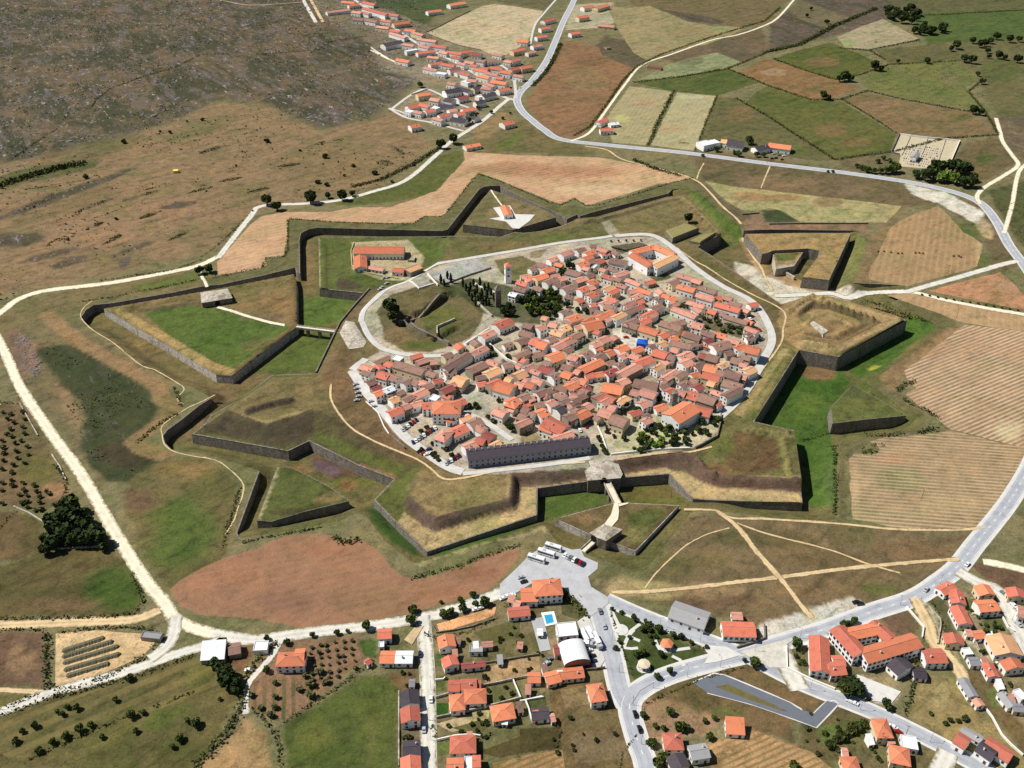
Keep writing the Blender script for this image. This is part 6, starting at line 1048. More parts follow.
building('depot','depot',[T(640,570,6.4,'527 368 735 375')[0]+T(640,570,6.4,'527 368 735 375')[1]+(9.6,4.4,'r','g')],0,'plain red-roofed depot with a row of six front windows by the gravel lot',wall=M_WALL[0],win=7,seed=26,door=False,big=True,floors=1)
sub(640,570,"585 290 655 292 7 p 3"); sub(640,648,"545 500 670 508 10 o s 3; 150 590 275 590 12 r h 6; 318 668 438 648 10 g 5; 222 680 265 765 10 d 5")
building('school','school',[T(780,570,6.4,'250 425 262 650')[0]+T(780,570,6.4,'250 425 262 650')[1]+(9.5,4.8,'r','g'),T(780,570,6.4,'310 628 412 620')[0]+T(780,570,6.4,'310 628 412 620')[1]+(8,4.8,'r','g'),T(780,570,6.4,'340 578 410 576')[0]+T(780,570,6.4,'340 578 410 576')[1]+(6.5,4.6,'r','g')],0,'smaller U-shaped red-roofed school at the road fork',wall=M_WALL[1],win=8,seed=27,big=True)
building('school','school',[T(780,570,6.4,'530 545 880 442')[0]+T(780,570,6.4,'530 545 880 442')[1]+(9.4,6.6,'o','g'),T(780,570,6.4,'368 365 520 535')[0]+T(780,570,6.4,'368 365 520 535')[1]+(9,6.6,'r','g'),T(780,570,6.4,'440 405 635 366')[0]+T(780,570,6.4,'440 405 635 366')[1]+(7.4,6.2,'o','g'),T(780,570,6.4,'590 332 712 440')[0]+T(780,570,6.4,'590 332 712 440')[1]+(7.4,5.8,'r','g')],0,'large red-roofed school of four wings with a shaded inner yard',wall=M_WALL[1],win=28,seed=28,big=True,door=False)
building('barn','barn',[T(864,560,6.4,'200 637 272 702')[0]+T(864,560,6.4,'200 637 272 702')[1]+(11,4.2,'d','g')],0,'dark-roofed white barn below the large school',wall=M_WALL[1],win=2,seed=29)
sub(864,560,"""312 715 398 722 9 d 3; 378 608 522 606 12.5 r 5.5; 562 470 588 535 11 r 5; 485 198 572 156 9 r 4; 585 192 610 280 9 r 4; 592 292 655 412 9 r 5; 752 158 795 222 10.5 o 5.5; 722 292 852 282 11 o 5.5; 865 475 935 605 17 y 5; 962 178 985 238 11 r 5; 985 318 1030 330 11 p 5; 652 462 692 466 6 p; 695 478 772 470 7 o 3; 788 658 836 748 7 r 4; 930 632 975 695 12 o 5; 636 585 690 580 6 w 3 f; 672 645 738 645 7 g 3""")
sub(864,648,"""628 190 704 312 6 g 3; 716 325 750 370 5 p 3; 880 282 955 378 6 g 3; 948 376 1024 382 6 g 3; 980 300 1024 285 8 w f; 590 562 668 612 9 r 5; 622 514 760 588 6 g 3; 735 615 840 688 9.5 d 5; 778 592 950 700 9 r 4.6; 66 505 170 505 14 o h 6.4; 145 582 190 580 6 p 3; 165 665 298 692 13 o h 6; 236 592 345 608 10 w f 3.6; """)
sub(780,648,"400 745 510 745 12 o h 5"); 
building('farmhouse','farmhouse',[T(180,620,6.4,'622 245 800 240')[0]+T(180,620,6.4,'622 245 800 240')[1]+(8.6,5.4,'o','h'),T(180,620,6.4,'735 222 795 218')[0]+T(180,620,6.4,'735 222 795 218')[1]+(8,5.4,'o','g')],0,'orange-roofed farmhouse with blue-shaded front beside the fruit garden',wall=M_WALL[1],win=12,seed=31)
building('barn','barn',[T(180,620,6.4,'140 205 290 195')[0]+T(180,620,6.4,'140 205 290 195')[1]+(9,3.6,'w','s')],0,'barn with a bright white sheet roof at the fork of the tracks',wall=M_WALL[3],win=0,seed=32)
building('outbuilding','outbuilding',[T(180,620,6.4,'312 185 385 172')[0]+T(180,620,6.4,'312 185 385 172')[1]+(7,3.4,'b','g')],0,'small brown outbuilding attached to the white-roofed barn',wall=M_WALL[3],win=0,seed=33)
building('shed','shed',[T(180,620,6.4,'472 165 562 160')[0]+T(180,620,6.4,'472 165 562 160')[1]+(6,3,'w','f')],0,'small white flat-roofed shed at the mouth of the farm lane',wall=M_WALL[0],win=0,seed=34)
building('shed','shed',[(142,634,161,636,4,2.6,'g','f')],0,'long low grey shed in the corner of the compost yard',wall=M_WALL[3],win=0,seed=35)
# --- northern village and roadside houses
def vil(ox,oy,k,s): houses(ox,oy,k,s,0.0,'north',(4.2,5.8),3,'houses of the northern village')
vil(256,0,4,"""285 45 370 40 9 p 4; 345 8 395 8 10 o; 435 8 472 18 9 r; 455 30 500 58 9 r; 515 55 570 60 9 r; 550 92 610 90 11 o; 435 77 482 85 10 b; 388 76 432 76 9 b; 485 106 532 110 9 p; 388 46 422 50 9 p; 598 120 638 120 10 o; 636 128 662 140 8 p; 685 44 738 42 11 o; 772 17 832 10 12 o; 650 156 720 162 9 p; 592 176 632 180 9 p; 600 202 642 196 7 w f; 645 208 712 205 9 r; 708 182 762 186 10 r; 568 236 612 245 10 o; 512 178 575 165 13 d; 688 228 732 228 8 p; 695 255 742 250 8 r; 728 242 762 245 8 d; 768 206 822 214 9 r; 748 256 792 262 9 r; 772 278 812 272 8 m; 818 206 862 205 10 r; 838 246 872 250 9 p; 868 216 902 216 10 m; 878 275 922 285 9 r; 848 320 882 320 9 p; 868 352 902 346 9 d; 918 242 962 240 11 b; 905 382 952 374 11 d; 945 325 1002 330 11 o; 968 357 1012 355 10 o; 998 242 1024 245 10 p; 755 362 812 360 14 d; 806 392 842 385 9 m; 876 408 912 404 9 d; 735 422 792 422 11 d; 645 376 692 375 10 o; 606 426 652 420 12 o; 676 442 712 440 10 r; 826 436 872 435 11 r; 786 475 842 480 12 d; 732 460 776 458 9 r; 616 502 652 500 11 o; 835 582 892 578 9 o 3.4; 985 492 1024 486 12 o; 928 290 965 300 9 p; 955 215 985 222 8 p""")
vil(256,0,4,'''370 20 410 18 9 r; 420 45 450 55 8 p; 505 80 540 85 9 o; 540 120 575 125 9 r; 660 180 690 190 9 p; 740 205 765 212 9 p; 680 270 720 280 9 p; 720 290 760 292 9 w f; 790 225 815 232 9 r; 815 250 835 258 8 p; 830 290 850 300 8 r; 890 240 915 245 9 b; 895 300 930 310 9 o; 940 270 985 275 10 r; 985 285 1020 290 10 o; 925 330 945 345 8 p; 770 330 800 335 9 p; 820 350 850 365 9 d; 700 395 735 398 10 p; 660 415 690 425 9 r; 760 395 790 400 10 d; 850 460 880 470 9 d; 705 425 725 432 8 w f; 800 455 830 450 10 r; 640 445 665 450 8 p; 770 440 800 438 9 p; 835 320 850 330 8 w f; 905 350 940 352 9 p; 885 385 905 380 8 w f; 715 470 745 480 8 p; 600 440 625 445 8 w f; 555 130 585 150 8 p; 905 270 930 275 8 r; 860 260 885 262 8 r; 800 290 830 285 8 p; 965 310 990 312 9 r'''); vil(512,0,4,"""282 28 322 24 11 o; 342 32 372 18 11 o; 262 68 302 64 10 r; 350 102 408 102 10 p 3.6; 232 132 268 130 10 r; 128 84 162 74 10 r; 112 112 150 110 9 r; 96 146 136 144 9 r; 80 182 116 180 10 p; 26 162 66 164 11 o; 0 202 46 195 10 r; -5 242 26 236 9 r; -5 278 24 270 9 r; 32 268 76 264 11 o; 10 300 45 305 8 p; 60 210 90 205 8 p""")
building('farmhouse','farmhouse',[(598,122.5,606,118.5,9,4.6,'r','g'),(600,129.5,613,129,9,4.6,'r','g'),(609.5,123.5,618,122.5,9,3.4,'w','g')],0,'red-roofed farm with a white shed in the corner of the pale green field',wall=M_WALL[1],win=4,seed=41)
vil(680,110,6.4,"128 208 192 203 13 w f; 194 198 240 196 11 w f; 268 195 312 198 11 y; 312 205 402 206 15 d; 475 238 562 236 11 d; 578 225 702 228 13 o 4.6")
building('hut','hut',[(504.5,206,508.5,215,9,3.6,'o','g')],1.0,'orange-roofed hut on the white terrace of the star-shaped ravelin',wall=M_WALL[1],win=2,seed=42)
building('ruin','ruin',[(648,66,662,68,8,2.2,'m','f')],0,'roofless reddish ruin beside the white lane at the top',wall=M_WALL[3],win=0,seed=43)
building('ruin','ruin',[(606,46,609,48,7,2.0,'b','f')],0,'tiny ruined cottage in the scrub above the big brown field',wall=M_WALL[3],win=0,seed=44)
# ================================================================== WALLS, BRIDGES AND SMALL THINGS
def wall_line(name,label,px,t,h,mat,lvl='g',z=None,cat='wall',group=None,parent=None):
    f={'g':None,'b':zbody,'f':zfloor}[lvl]; pts=[on(a,b,f,4.5) if f is not None else at(a,b,z or 0) for a,b in px]; o0=pts[0]; mb=MB()
    D=[]
    for i in range(len(pts)-1):
        a,b=pts[i],pts[i+1]; L=math.dist(a[:2],b[:2]); k=max(1,int(L/5)); D+=[tuple(a[j]+(b[j]-a[j])*q/k for j in range(3)) for q in range(k)]
    D.append(pts[-1]); v=[]
    for i,(x,y,zz) in enumerate(D):
        p,q=D[max(i-1,0)],D[min(i+1,len(D)-1)]; dx,dy=q[0]-p[0],q[1]-p[1]; L=math.hypot(dx,dy)+1e-9; nx,ny=-dy/L*t/2,dx/L*t/2
        if f is not None: zz=float(f(np.array([x]),np.array([y]))[0])
        hh=h*(1+.12*(random.random()-.5)); X_,Y_=x-o0[0],y-o0[1]; v+=[(X_-nx,Y_-ny,zz-.6-o0[2]),(X_-nx,Y_-ny,zz+hh-o0[2]),(X_+nx,Y_+ny,zz+hh-o0[2]),(X_+nx,Y_+ny,zz-.6-o0[2])]
    fc=[]
    for i in range(len(D)-1):
        for a,b in ((0,1),(1,2),(2,3)): fc.append((i*4+a,i*4+4+a,i*4+4+b,i*4+b))
    fc+=[(0,1,2,3),tuple(len(v)-1-k for k in range(4))]
    o=link(name,mesh(name,v,fc,[mat]),parent,loc=o0)
    if parent is None: tag(o,label,cat,group)
    return o
M_WHITE=plain('white_plaster',(236,232,222),.9,.15,.5)
WT=lambda ox,oy,k,s:T(ox,oy,k,s)
for px,t,h,mat,lvl,lab in (
 (Q("404,324 415,329.5 427.5,336 438,341 449,346"),1.6,3.2,M_STONE,'b',"long straight ruined castle wall facing the town"),(Q("411,322.5 425,314 440,301 446,298"),1.5,2.6,M_STONE,'b',"ruined castle wall along the dark moat"),(Q("455,320 437,328 437.5,339"),1.0,2.0,M_PALE,'b',"thin pale L-shaped wall inside the castle ruin"),(Q("398,325 404,324 407,320"),2.4,3.4,M_STONE,'b',"stubby grey tower remnant at the west corner of the castle ruin"),
 (Q("316,373 328,348 340,323 356,304 369.5,289"),.9,1.3,M_STONE,'b',"thin dark parapet wall climbing to the riding stables bastion"),(Q("474,284 482,288.5 494,293 498,296"),.7,1.8,M_WHITE,'b',"white wall below the clock tower"),(Q("475,301 484,310 492,317"),.9,2,M_PALE,'b',"pale wall below the cypress grove"),
 (Q("427.5,275 436,284 438,286"),.8,1.6,M_WHITE,'b',"white wall on the left end of the paved sports ground"),(Q("444,285 468,276 491,268.5"),.8,1.4,M_STONE,'b',"dark wall along the lower side of the paved sports ground"),(Q("409,281.5 419,289 435,284"),.7,1.3,M_WHITE,'b',"white kerb wall round the small square court beside the sports ground"),
 (Q("354,243 351,251 352,266 360,272 380,276 398,279"),.7,1.2,M_SAND,'b',"sandy perimeter wall curving round the riding stables"),(Q("415,258 414,262.5 408,262"),.8,2.2,M_PALE,'b',"short pale wall at the yard of the riding stables"),
 (Q("695,449 702,445.5 717,437 720,424 721,415"),.8,2.0,M_STONE,'b',"garden wall on the right edge of the town park"),(Q("611,455 640,452 660,450 690,449"),.7,1.4,M_WHITE,'b',"low white wall along the lower edge of the town park"),
 (Q("366,402 378,413 384,427 390,436"),.6,.9,M_WHITE,'b',"white roadside wall at the west rim with parked cars"),(Q("389,435 397,442 405,449"),.8,1.6,M_STONE,'b',"dark gate wall at the south-west corner of the ring road"),(Q("596,423 602,436 607,451"),.6,1,M_WHITE,'b',"low wall along the small square east of the barracks"),
 (Q("466,345 478,337 489,330"),.7,2,M_WHITE,'b',"white wall beside the red-roofed house below the cypress grove"),(Q("488,344 498,353 507,361 522,367"),.7,2.1,M_WHITE,'b',"long white garden wall crossing the west of the old town"),(Q("478,385 468,389 460,392"),.6,1.2,M_PALE,'b',"pale wall at the mansion garden"),
 (Q("750,239 756,246 762,254"),1.4,2.6,M_WHITE,'f',"slanting whitewashed wall at the left end of the horseshoe ravelin"),(Q("769,252 772,260 776,268"),1.6,4.6,M_WHITE,'f',"bright whitewashed wall in front of the small redoubt"),(Q("777,270 794,280"),1.6,3.2,M_PALE,'f',"grey retaining wall under the small redoubt"),
 (Q("769,224.5 800,224 868,224"),.9,1.5,M_STONE,'g',"straight low stone wall above the horseshoe ravelin"),(Q("742,215 759,213.5"),.9,1.6,M_STONE,'g',"short low wall at the end of the dirt track"),
 (Q("20,404 29,420 38,436"),.7,1,M_PALE,'g',"pale stone wall on the right of the far-left orchard"),(Q("52,455 60,467 66,480"),.7,1,M_PALE,'g',"pale stone wall between the orchard and the white track"),(Q("14,507 30,514 46,524"),.8,1,M_PALE,'g',"pale stone wall below the far-left orchard"),(Q("38,549 60,549 100,547"),.7,1,M_PALE,'g',"pale stone wall under the dark tree clump"),
 (T(864,648,6.4,"760 370 820 450 880 560 940 625 1015 690"),.5,1.3,M_WHITE,'g',"white boundary wall right of the straw-coloured paddock"),(T(864,560,6.4,"270 305 330 375 380 435 370 500"),.6,1.4,M_WHITE,'g',"white wall on the right of the brown school yard"),(T(864,560,6.4,"350 250 420 320 485 380 490 420 470 540"),.6,1.2,M_PALE,'g',"curving pale wall of the gravel lane beside the school"),
 (T(780,570,6.4,"40 490 45 630 190 700 350 765"),.6,1.2,M_WHITE,'g',"white garden wall round the smaller school"),(T(780,570,6.4,"290 395 400 520 480 600 520 630"),.6,1.2,M_PALE,'g',"wall between the two schools"),(T(780,648,6.4,"355 250 400 210 430 175"),.7,2,M_STONE,'g',"short dark wall beside the big tree near the smaller school"),
 (T(640,570,6.4,"620 500 720 470 800 440 795 355"),.6,1.5,M_STONE,'g',"stone wall round the red-roofed depot"),(T(384,648,6.4,"330 322 420 296 550 262 740 225 920 185"),.5,1.6,M_PALE,'g',"long straight plot wall above the big orange-roofed villa"),(T(384,648,6.4,"335 450 460 425 600 395 700 370 870 325"),.5,1.6,M_PALE,'g',"long straight plot wall below the big orange-roofed villa"),
 (T(384,648,6.4,"825 205 850 265 875 325"),.5,1.4,M_WHITE,'g',"white cross wall closing the big villa plot"),(T(384,648,6.4,"870 345 905 340 1010 315"),.5,1.2,M_WHITE,'g',"white plot wall above the slate-roofed cottage"),(T(384,648,6.4,"905 340 925 390 945 470"),.5,1.6,M_WHITE,'g',"white wall left of the slate-roofed cottage"),(T(384,648,6.4,"650 100 800 75 990 45"),.5,1.3,M_STONE,'g',"stone plot wall above the tan plot"),
 (T(384,648,6.4,"340 595 450 570 560 560 620 570"),.5,1.5,M_WHITE,'g',"white wall behind the red hip-roofed villa"),(T(384,648,6.4,"325 210 380 205 390 195"),.5,1.3,M_WHITE,'g',"short white garden wall by the straight street"),(T(384,648,6.4,"95 280 95 420 95 560 95 760"),.5,1.3,M_PALE,'g',"wall between the flowery field and the row of slate-roofed houses"),
 (T(360,580,6.4,"460 290 490 340 600 325 720 300 860 250"),.5,1.1,M_STONE,'g',"low wall round the orange sand yard"),(T(520,648,6.4,"410 145 480 140 545 130"),.5,1.5,M_STONE,'g',"wall below the parking yard of the barrel-roofed warehouse"),(T(520,648,6.4,"0 345 80 330 150 318"),.5,1.2,M_WHITE,'g',"white plot wall above the little slate cottage"),
 (T(864,560,6.4,"880 360 920 440 960 460"),.5,1.4,M_WHITE,'g',"white wall at the corner of the green yard, right edge"),(T(864,560,6.4,"690 350 800 355 880 360"),.5,1.4,M_WHITE,'g',"white wall above the green yard, right edge"),(T(864,560,6.4,"700 500 740 600 790 700 830 765"),.5,1.4,M_PALE,'g',"long slanting plot wall left of the big sandy-roofed house"),
 (Q("281,300 284,302"),.6,1,M_STONE,'g',"stub of wall"),
 ):
    if lab=="stub of wall": continue
    wall_line('wall',lab,px,t,h,mat,lvl)
# village plot walls and streets kept white by them
for i,(s,lab) in enumerate((("391,109 400,112 412,117","white wall on the lower side of the village loop lane"),("411,95 420,92 428,89","white wall on the upper side of the village loop lane"),("371,48 380,54 390,60","white wall on the stub lane above the rocky ground"),("425,33 437,28 456,18 471,11","stone wall on the upper left of the straw field"),("425,33 440,39 460,46 481,50.5","stone wall along the village edge of the straw field"))): wall_line('wall',lab,Q(s),.6,1.4,M_WHITE if i<3 else M_STONE)
# earth magazine at the north-east bastion
def block(name,label,cat,px,z0,h,wallm,topm,parts=('masonry_wall','grass_roof'),taper=.93,group=None):
    p=P(px,z0+h); o=link(name,None,loc=(p[0][0],p[0][1],z0)); tag(o,label,cat,group); q=[(a-p[0][0],b-p[0][1]) for a,b in p]; mb=MB(); mb.prism(q,-1.5,h-.02); link(parts[0],mb.me(parts[0],[wallm]),o)
    tb=MB(); tb.prism(q,h+.0,h+.9,taper=taper); link(parts[1],tb.me(parts[1],[topm]),o); return o
M_GRASSROOF=plain('grass_roof',(138,130,84),.95,.3,.3)
block('magazine','long grass-roofed earth magazine with a black-shaded wall at the north-east bastion','magazine',Q("665.6,231 685,223.5 699,228.5 672.5,239"),ZT,4.6,M_STONE,M_GRASSROOF)
block('magazine','smaller grass-topped casemate right above the shaded flank of the north-east bastion','magazine',Q("690,241 704,234.5 716,233 700,243"),ZT-.5,2.4,M_STONE,M_GRASSROOF)
block('light_well','pale sunken stone light well in the middle of the east bastion','light well',Q("808,323 813,321.5 829,332 823,336"),ZT-.6,.3,M_WHITE,M_PALE,('wall','floor_slab'))
# bridges
def bridge(label,a,b,za,zb,w,piers,mat=M_PALE):
    p,q=at(a[0],a[1],za),at(b[0],b[1],zb); L=math.dist(p[:2],q[:2]); o=link('bridge',None,loc=((p[0]+q[0])/2,(p[1]+q[1])/2,(za+zb)/2),rotz=math.atan2(q[1]-p[1],q[0]-p[0])); tag(o,label,'bridge','bridges of the fortress')
    mb=MB(); mb.box(-L/2,L/2,-w/2,w/2,-.9,0); link('deck',mb.me('deck',[M_TRACK]),o)
    for s in (-1,1):
        mb=MB(); mb.box(-L/2,L/2,s*w/2-.2,s*w/2+.2,0.003,.9); link('parapet',mb.me('parapet',[mat]),o)
    for k in range(piers):
        x=(k+1)/(piers+1)*L-L/2; mb=MB(); mb.box(x-.9,x+.9,-w/2+.3,w/2-.3,-9,-.905); link('pier',mb.me('pier',[M_STONE]),o)
bridge("narrow white footbridge from the meadow ravelin to the west gate",(296,327),(343,332.5),-.3,.2,3.4,3); bridge("pale stone bridge from the main gatehouse to the front ravelin",(605,479.5),(618,504),.2,1.2,4.2,3); bridge("short pale bridge from the outer gatehouse to the coach park",(594,540.5),(583,551.5),1.0,.1,3.4,1)
ribbon('track',Q("217.5,307.5 231,311 244,315.4 260,320 275,323.8 297,327.2"),3.2,M_TRACK,z=-.5,off=.25); 
pv=paved('terrace',Q("618,503 614,504 611,515 604,525 610,529 618,520 619,512"),M_TRACK,.2,1.5); paved('terrace',Q("618,504.5 629,502.8 628,504.2 619,507"),M_TRACK,.2,1.5)
paved('terrace',Q("489,219 500,217.3 493,208 510,205.6 515,214.4 535,215 530,221 519,229 512.5,228.6 506,222"),M_CONC,.15,1.0); ribbon('track',Q("491,190.5 496,198 502,206"),1.6,M_TRACK,z=1.0,off=.3)
ribbon('path',Q("199,270 202,277 205,282 207,287"),2.6,M_TRACK,off=.03)
# pool
pp=P(Q("541,613 554,611.5 557.5,624 545.5,626.5")); o=link('swimming_pool',None,loc=(pp[0][0],pp[0][1],0)); tag(o,'turquoise swimming pool with a white deck behind the hotel','pool'); q=[(a-pp[0][0],b-pp[0][1]) for a,b in pp]
mb=MB(); mb.prism(q,-.3,.28); link('deck',mb.me('deck',[M_WHITE]),o); wp_=P(Q("544,615.5 552,614.5 554,622.5 546.5,624.5")); mb=MB(); mb.prism([(a-pp[0][0],b-pp[0][1]) for a,b in wp_],.1,.32); link('water',mb.me('water',[plain('pool_water',(52,158,196),.1,.05,1,spec=.5)]),o)
paved('yard',Q("531,620 543,617 551,650 540,652"),plain('grey_concrete',(168,170,168),.9,.15,.4)); paved('yard',Q("577,622 588,614 605,660 600,668 580,670 590,655"),M_STREET); paved('yard',Q("856.6,674.6 901,692 891,704 872,701 858,680"),M_CONC); paved('yard',Q("984,636 992,631 1004,660 996,664"),M_WHITE); paved('yard',Q("414,628 424,626 412,645 404,640"),M_SAND)
paved('yard',Q("449,703 460,701 468,710 450,714"),M_WHITE)
# park paths
for s in ("609,604 614,616 619,626","624,634 630,637 640,641","634,630 628,637 625,648 638,648","640,624 632,630 627,634 622,631","668,652 676,650 690,648","672,656 680,660 684,666","655,640 660,650 668,652"): ribbon('path',Q(s),1.8,M_CONC,off=-.02)
def disc(px,py,r,n=20): 
    x,y,_=at(px,py); return [(x+r*math.cos(k*math.tau/n),y+r*math.sin(k*math.tau/n)) for k in range(n)]
mb=MB(); mb.prism(disc(621,630,3.8),-.2,.3); tag(link('plaza',mb.me('plaza',[M_CONC])),kind='structure')
def kiosk(label,px,py,r,h,mat,nposts,rise):
    x,y,_=at(px,py,h); o=link('pavilion',None,loc=(x,y,0)); tag(o,label,'pavilion','park pavilions'); mb=MB(); pts=[(r*math.cos(k*math.tau/nposts),r*math.sin(k*math.tau/nposts)) for k in range(nposts)]; mb.prism([(a*1.1,b*1.1) for a,b in pts],h,h+.25); mb.prism([(a*1.1,b*1.1) for a,b in pts],h+.25,h+.25+rise,taper=.15); link('roof',mb.me('roof',[mat]),o)
    for a,b in pts:
        mb=MB(); mb.tube((a*.92,b*.92,-.2),(a*.92,b*.92,h),.14); link('post',mb.me('post',[M_FRAME]),o)
    mb=MB(); mb.prism([(a*1.25,b*1.25) for a,b in pts],-.2,.45); link('floor_slab',mb.me('floor_slab',[M_CONC]),o)
kiosk("round cream-roofed bandstand in the triangular park",644,664,2.9,3,plain('cream_roof',(206,194,166),.9,.2,.5),10,.6); kiosk("small orange-roofed park kiosk among trees",667,643.5,3.2,3,ROOF['o'],6,1.4)
# blue marquee in the town square
x,y,_=at(642,346,ZT); o=link('marquee',None,loc=(x,y,ZT),rotz=R(-14)); tag(o,'bright blue square marquee standing in the main square of the old town','marquee'); M_BLUE=plain('blue_canvas',(28,88,190),.7,.12,.6)
mb=MB(); mb.prism([(-4,-3.6),(4,-3.6),(4,3.6),(-4,3.6)],3.9,5.0,taper=.35); link('canopy',mb.me('canopy',[M_BLUE]),o)
for a,b,c_,d_ in ((-4,4,-3.6,-3.5),(-4,4,3.5,3.6),(-4,-3.9,-3.5,3.5),(3.9,4,-3.5,3.5)): mb=MB(); mb.box(a,b,c_,d_,.05,3.88); link('side_panel',mb.me('side_panel',[M_BLUE]),o)
# cemetery
cw=T(864,110,6.4,"225 155 615 200 555 330 470 325 390 380 240 365 225 330 170 280"); cem=P(cw)
wall_line('wall','long pale cemetery wall on the upper side',T(864,110,6.4,"225 158 300 170 405 182 520 192 612 202"),.7,2,M_WHITE); wall_line('wall','pale cemetery wall on the right side',T(864,110,6.4,"612 202 585 265 558 328"),.7,2.4,M_WHITE); wall_line('wall','pale cemetery wall on the left side',T(864,110,6.4,"225 158 198 220 170 278 228 288"),.7,2,M_STONE)
paved('cemetery_ground',T(864,110,6.4,"225 158 612 202 556 330 470 325 400 375 245 362 225 335 235 290 172 280"),plain('cemetery_sand',(186,174,144),.95,.3,.2),.02)
for s,lab in (("295 172 270 230 240 290","white path wall between the first two cemetery plots"),("405 182 390 235 375 275","grey path wall in the middle of the cemetery"),("520 192 498 260 476 322","grey path wall between the last two cemetery plots")): wall_line('wall',lab,T(864,110,6.4,s),.8,.9,M_PALE)
building('chapel','chapel',[(913.5,157,917.5,152,6,5.5,'g','g')],0,'small grey-roofed chapel in the middle of the cemetery',wall=M_WHITE,win=2,seed=51)
tm=MB(); tm.box(-1.0,1.0,-.5,.5,0,.45); tm.box(-1.05,-.85,-.5,.5,.45,1.2); TOMB=tm.me('tombstone',[plain('marble',(216,214,212),.6,.2,.8)]); tm2=MB(); tm2.box(-1.0,1.0,-.55,.55,0,.6); tm2.box(-1.0,-.8,-.1,.1,.6,1.7); tm2.box(-.98,-.82,-.4,.4,1.15,1.33); TOMB2=tm2.me('tombstone',[plain('dark_granite',(96,92,98),.5,.2,.8)])
r_=random.Random(9); n_=0; cp_=T(864,110,6.4,"300 215 385 225 500 235 470 320 390 368 245 355 250 300"); cpx=[(a,b) for a,b in cp_]
for a,b in [(905+i*2.2-j*.9,144+j*2.3+i*.35) for j in range(11) for i in range(17)]:
    _,i_=segdist(np.array([a]),np.array([b]),cpx)
    if i_[0] and r_.random()<.95 and math.hypot(a-915,b-155)>3.2:
        x,y,_=at(a+r_.uniform(-.4,.4),b); dk=r_.random()<.3; o=link('tombstone',TOMB2 if dk else TOMB,loc=(x,y,.05),rotz=R(80)+r_.uniform(-.1,.1)); tag(o,('dark granite tomb' if dk else 'pale marble tomb')+' in the crowded lower half of the walled cemetery','tomb',('dark' if dk else 'pale')+' tombs of the walled cemetery'); n_+=1
# compost windrows
M_COMP=plain('compost',(104,100,78),.95,.3,.5); M_SHEET=plain('pale_sheeting',(188,188,178),.8,.3,1)
for s,lab in (("350 295 470 250 600 214","uppermost compost windrow in the sandy yard"),("350 327 500 280 650 234","second compost windrow from the top"),("355 362 520 312 682 262","middle compost windrow with pale sheeting"),("360 402 520 355 692 305","fourth compost windrow from the top"),("375 436 500 398 628 360","lowest compost windrow in the sandy yard")):
    pts=P(T(0,600,5.689,s)); o=link('compost_row',None,loc=(pts[0][0],pts[0][1],0)); tag(o,lab,'compost row','compost windrows'); a,b=pts[0],pts[-1]; L=math.dist(a,b); ang=math.atan2(b[1]-a[1],b[0]-a[0]); v=[];f=[];n=40
    for i in range(n+1):
        e=min(1,min(i,n-i)/2+.15); t=i/n*L; j=random.uniform(.85,1.15)
        v+=[(t,-1.9*e*j,-.1),(t,-.8*e,1.2*e*j),(t,.7*e,1.25*e),(t,1.9*e*j,-.1)]
    for i in range(n):
        for k in range(3): f.append((i*4+k,i*4+4+k,i*4+5+k,i*4+1+k))
    link('heap',mesh('heap',v,f,[M_COMP]),o,rotz=ang); v2=[(x_,y_*.95+.05,z_+.05) for x_,y_,z_ in v]; f2=[q for i,q in enumerate(f) if i%3==2 and (i//3)%7<6]; link('sheet_cover',mesh('sheet_cover',v2,f2,[M_SHEET]),o,rotz=ang)
# odd things
x,y,_=at(176,171.5,1.2); o=link('container',None,loc=(x,y,0),rotz=R(8)); tag(o,'small bright yellow hut alone on the dry pasture','hut'); mb=MB(); mb.box(-2.6,2.6,-2,2,0,2.6); link('wall',mb.me('wall',[plain('yellow_panel',(224,196,72),.7,.1,1)]),o); mb=MB(); mb.prism([(-2.8,-2.2),(2.8,-2.2),(2.8,2.2),(-2.8,2.2)],2.603,3.0,taper=.8); link('roof',mb.me('roof',[plain('yellow_roof',(238,218,120),.7,.1,1)]),o)
bl=MB(); bl.tube((-.75,0,.8),(.75,0,.8),.8,n=14); BALE=bl.me('hay_bale',[plain('old_hay',(112,92,60),.95,.3,2)])
for i,(a,b) in enumerate(T(896,230,8,"15 185 48 185 155 180 185 180 215 185 460 205 500 205 518 214")+[(878,251),(884,251),(891,252)]):
    x,y,_=at(a,b,.8); o=link('hay_bale',BALE,loc=(x,y,0),rotz=R(20+i*33)); o['category']='hay bale'; o['group']='dark bales on the tan field'; TREES.append((o,'hay','dark round bale on the tan field inside the road bend',a,b,1))
M_POLE=plain('pole_wood',(96,84,72),.9,.2,3); M_STEEL=plain('galvanised_steel',(150,152,154),.5,.1,1,metal=.4)
pm=MB(); pm.tube((0,0,-.3),(0,0,8.5),.14,.09); PSHAFT=pm.me('shaft',[M_POLE]); pm=MB(); pm.box(-1,1,-.06,.06,7.9,8.05); [pm.tube((q,0,8.05),(q,0,8.3),.05) for q in (-.85,0,.85)]; PARM=pm.me('crossarm',[M_POLE])
for i,(a,b) in enumerate(Q("947.5,274 956.5,318 838,480 921,500 832,431 767,164 703,163 812,180 671,497 905,737 880,744 428,720")):
    x,y,_=at(a,b); o=link('utility_pole',None,loc=(x,y,0),rotz=R(i*37)); o['category']='utility pole'; o['group']='utility poles'; link('shaft',PSHAFT,o); link('crossarm',PARM,o); TREES.append((o,'pole','wooden utility pole with one crossarm',a,b,1))
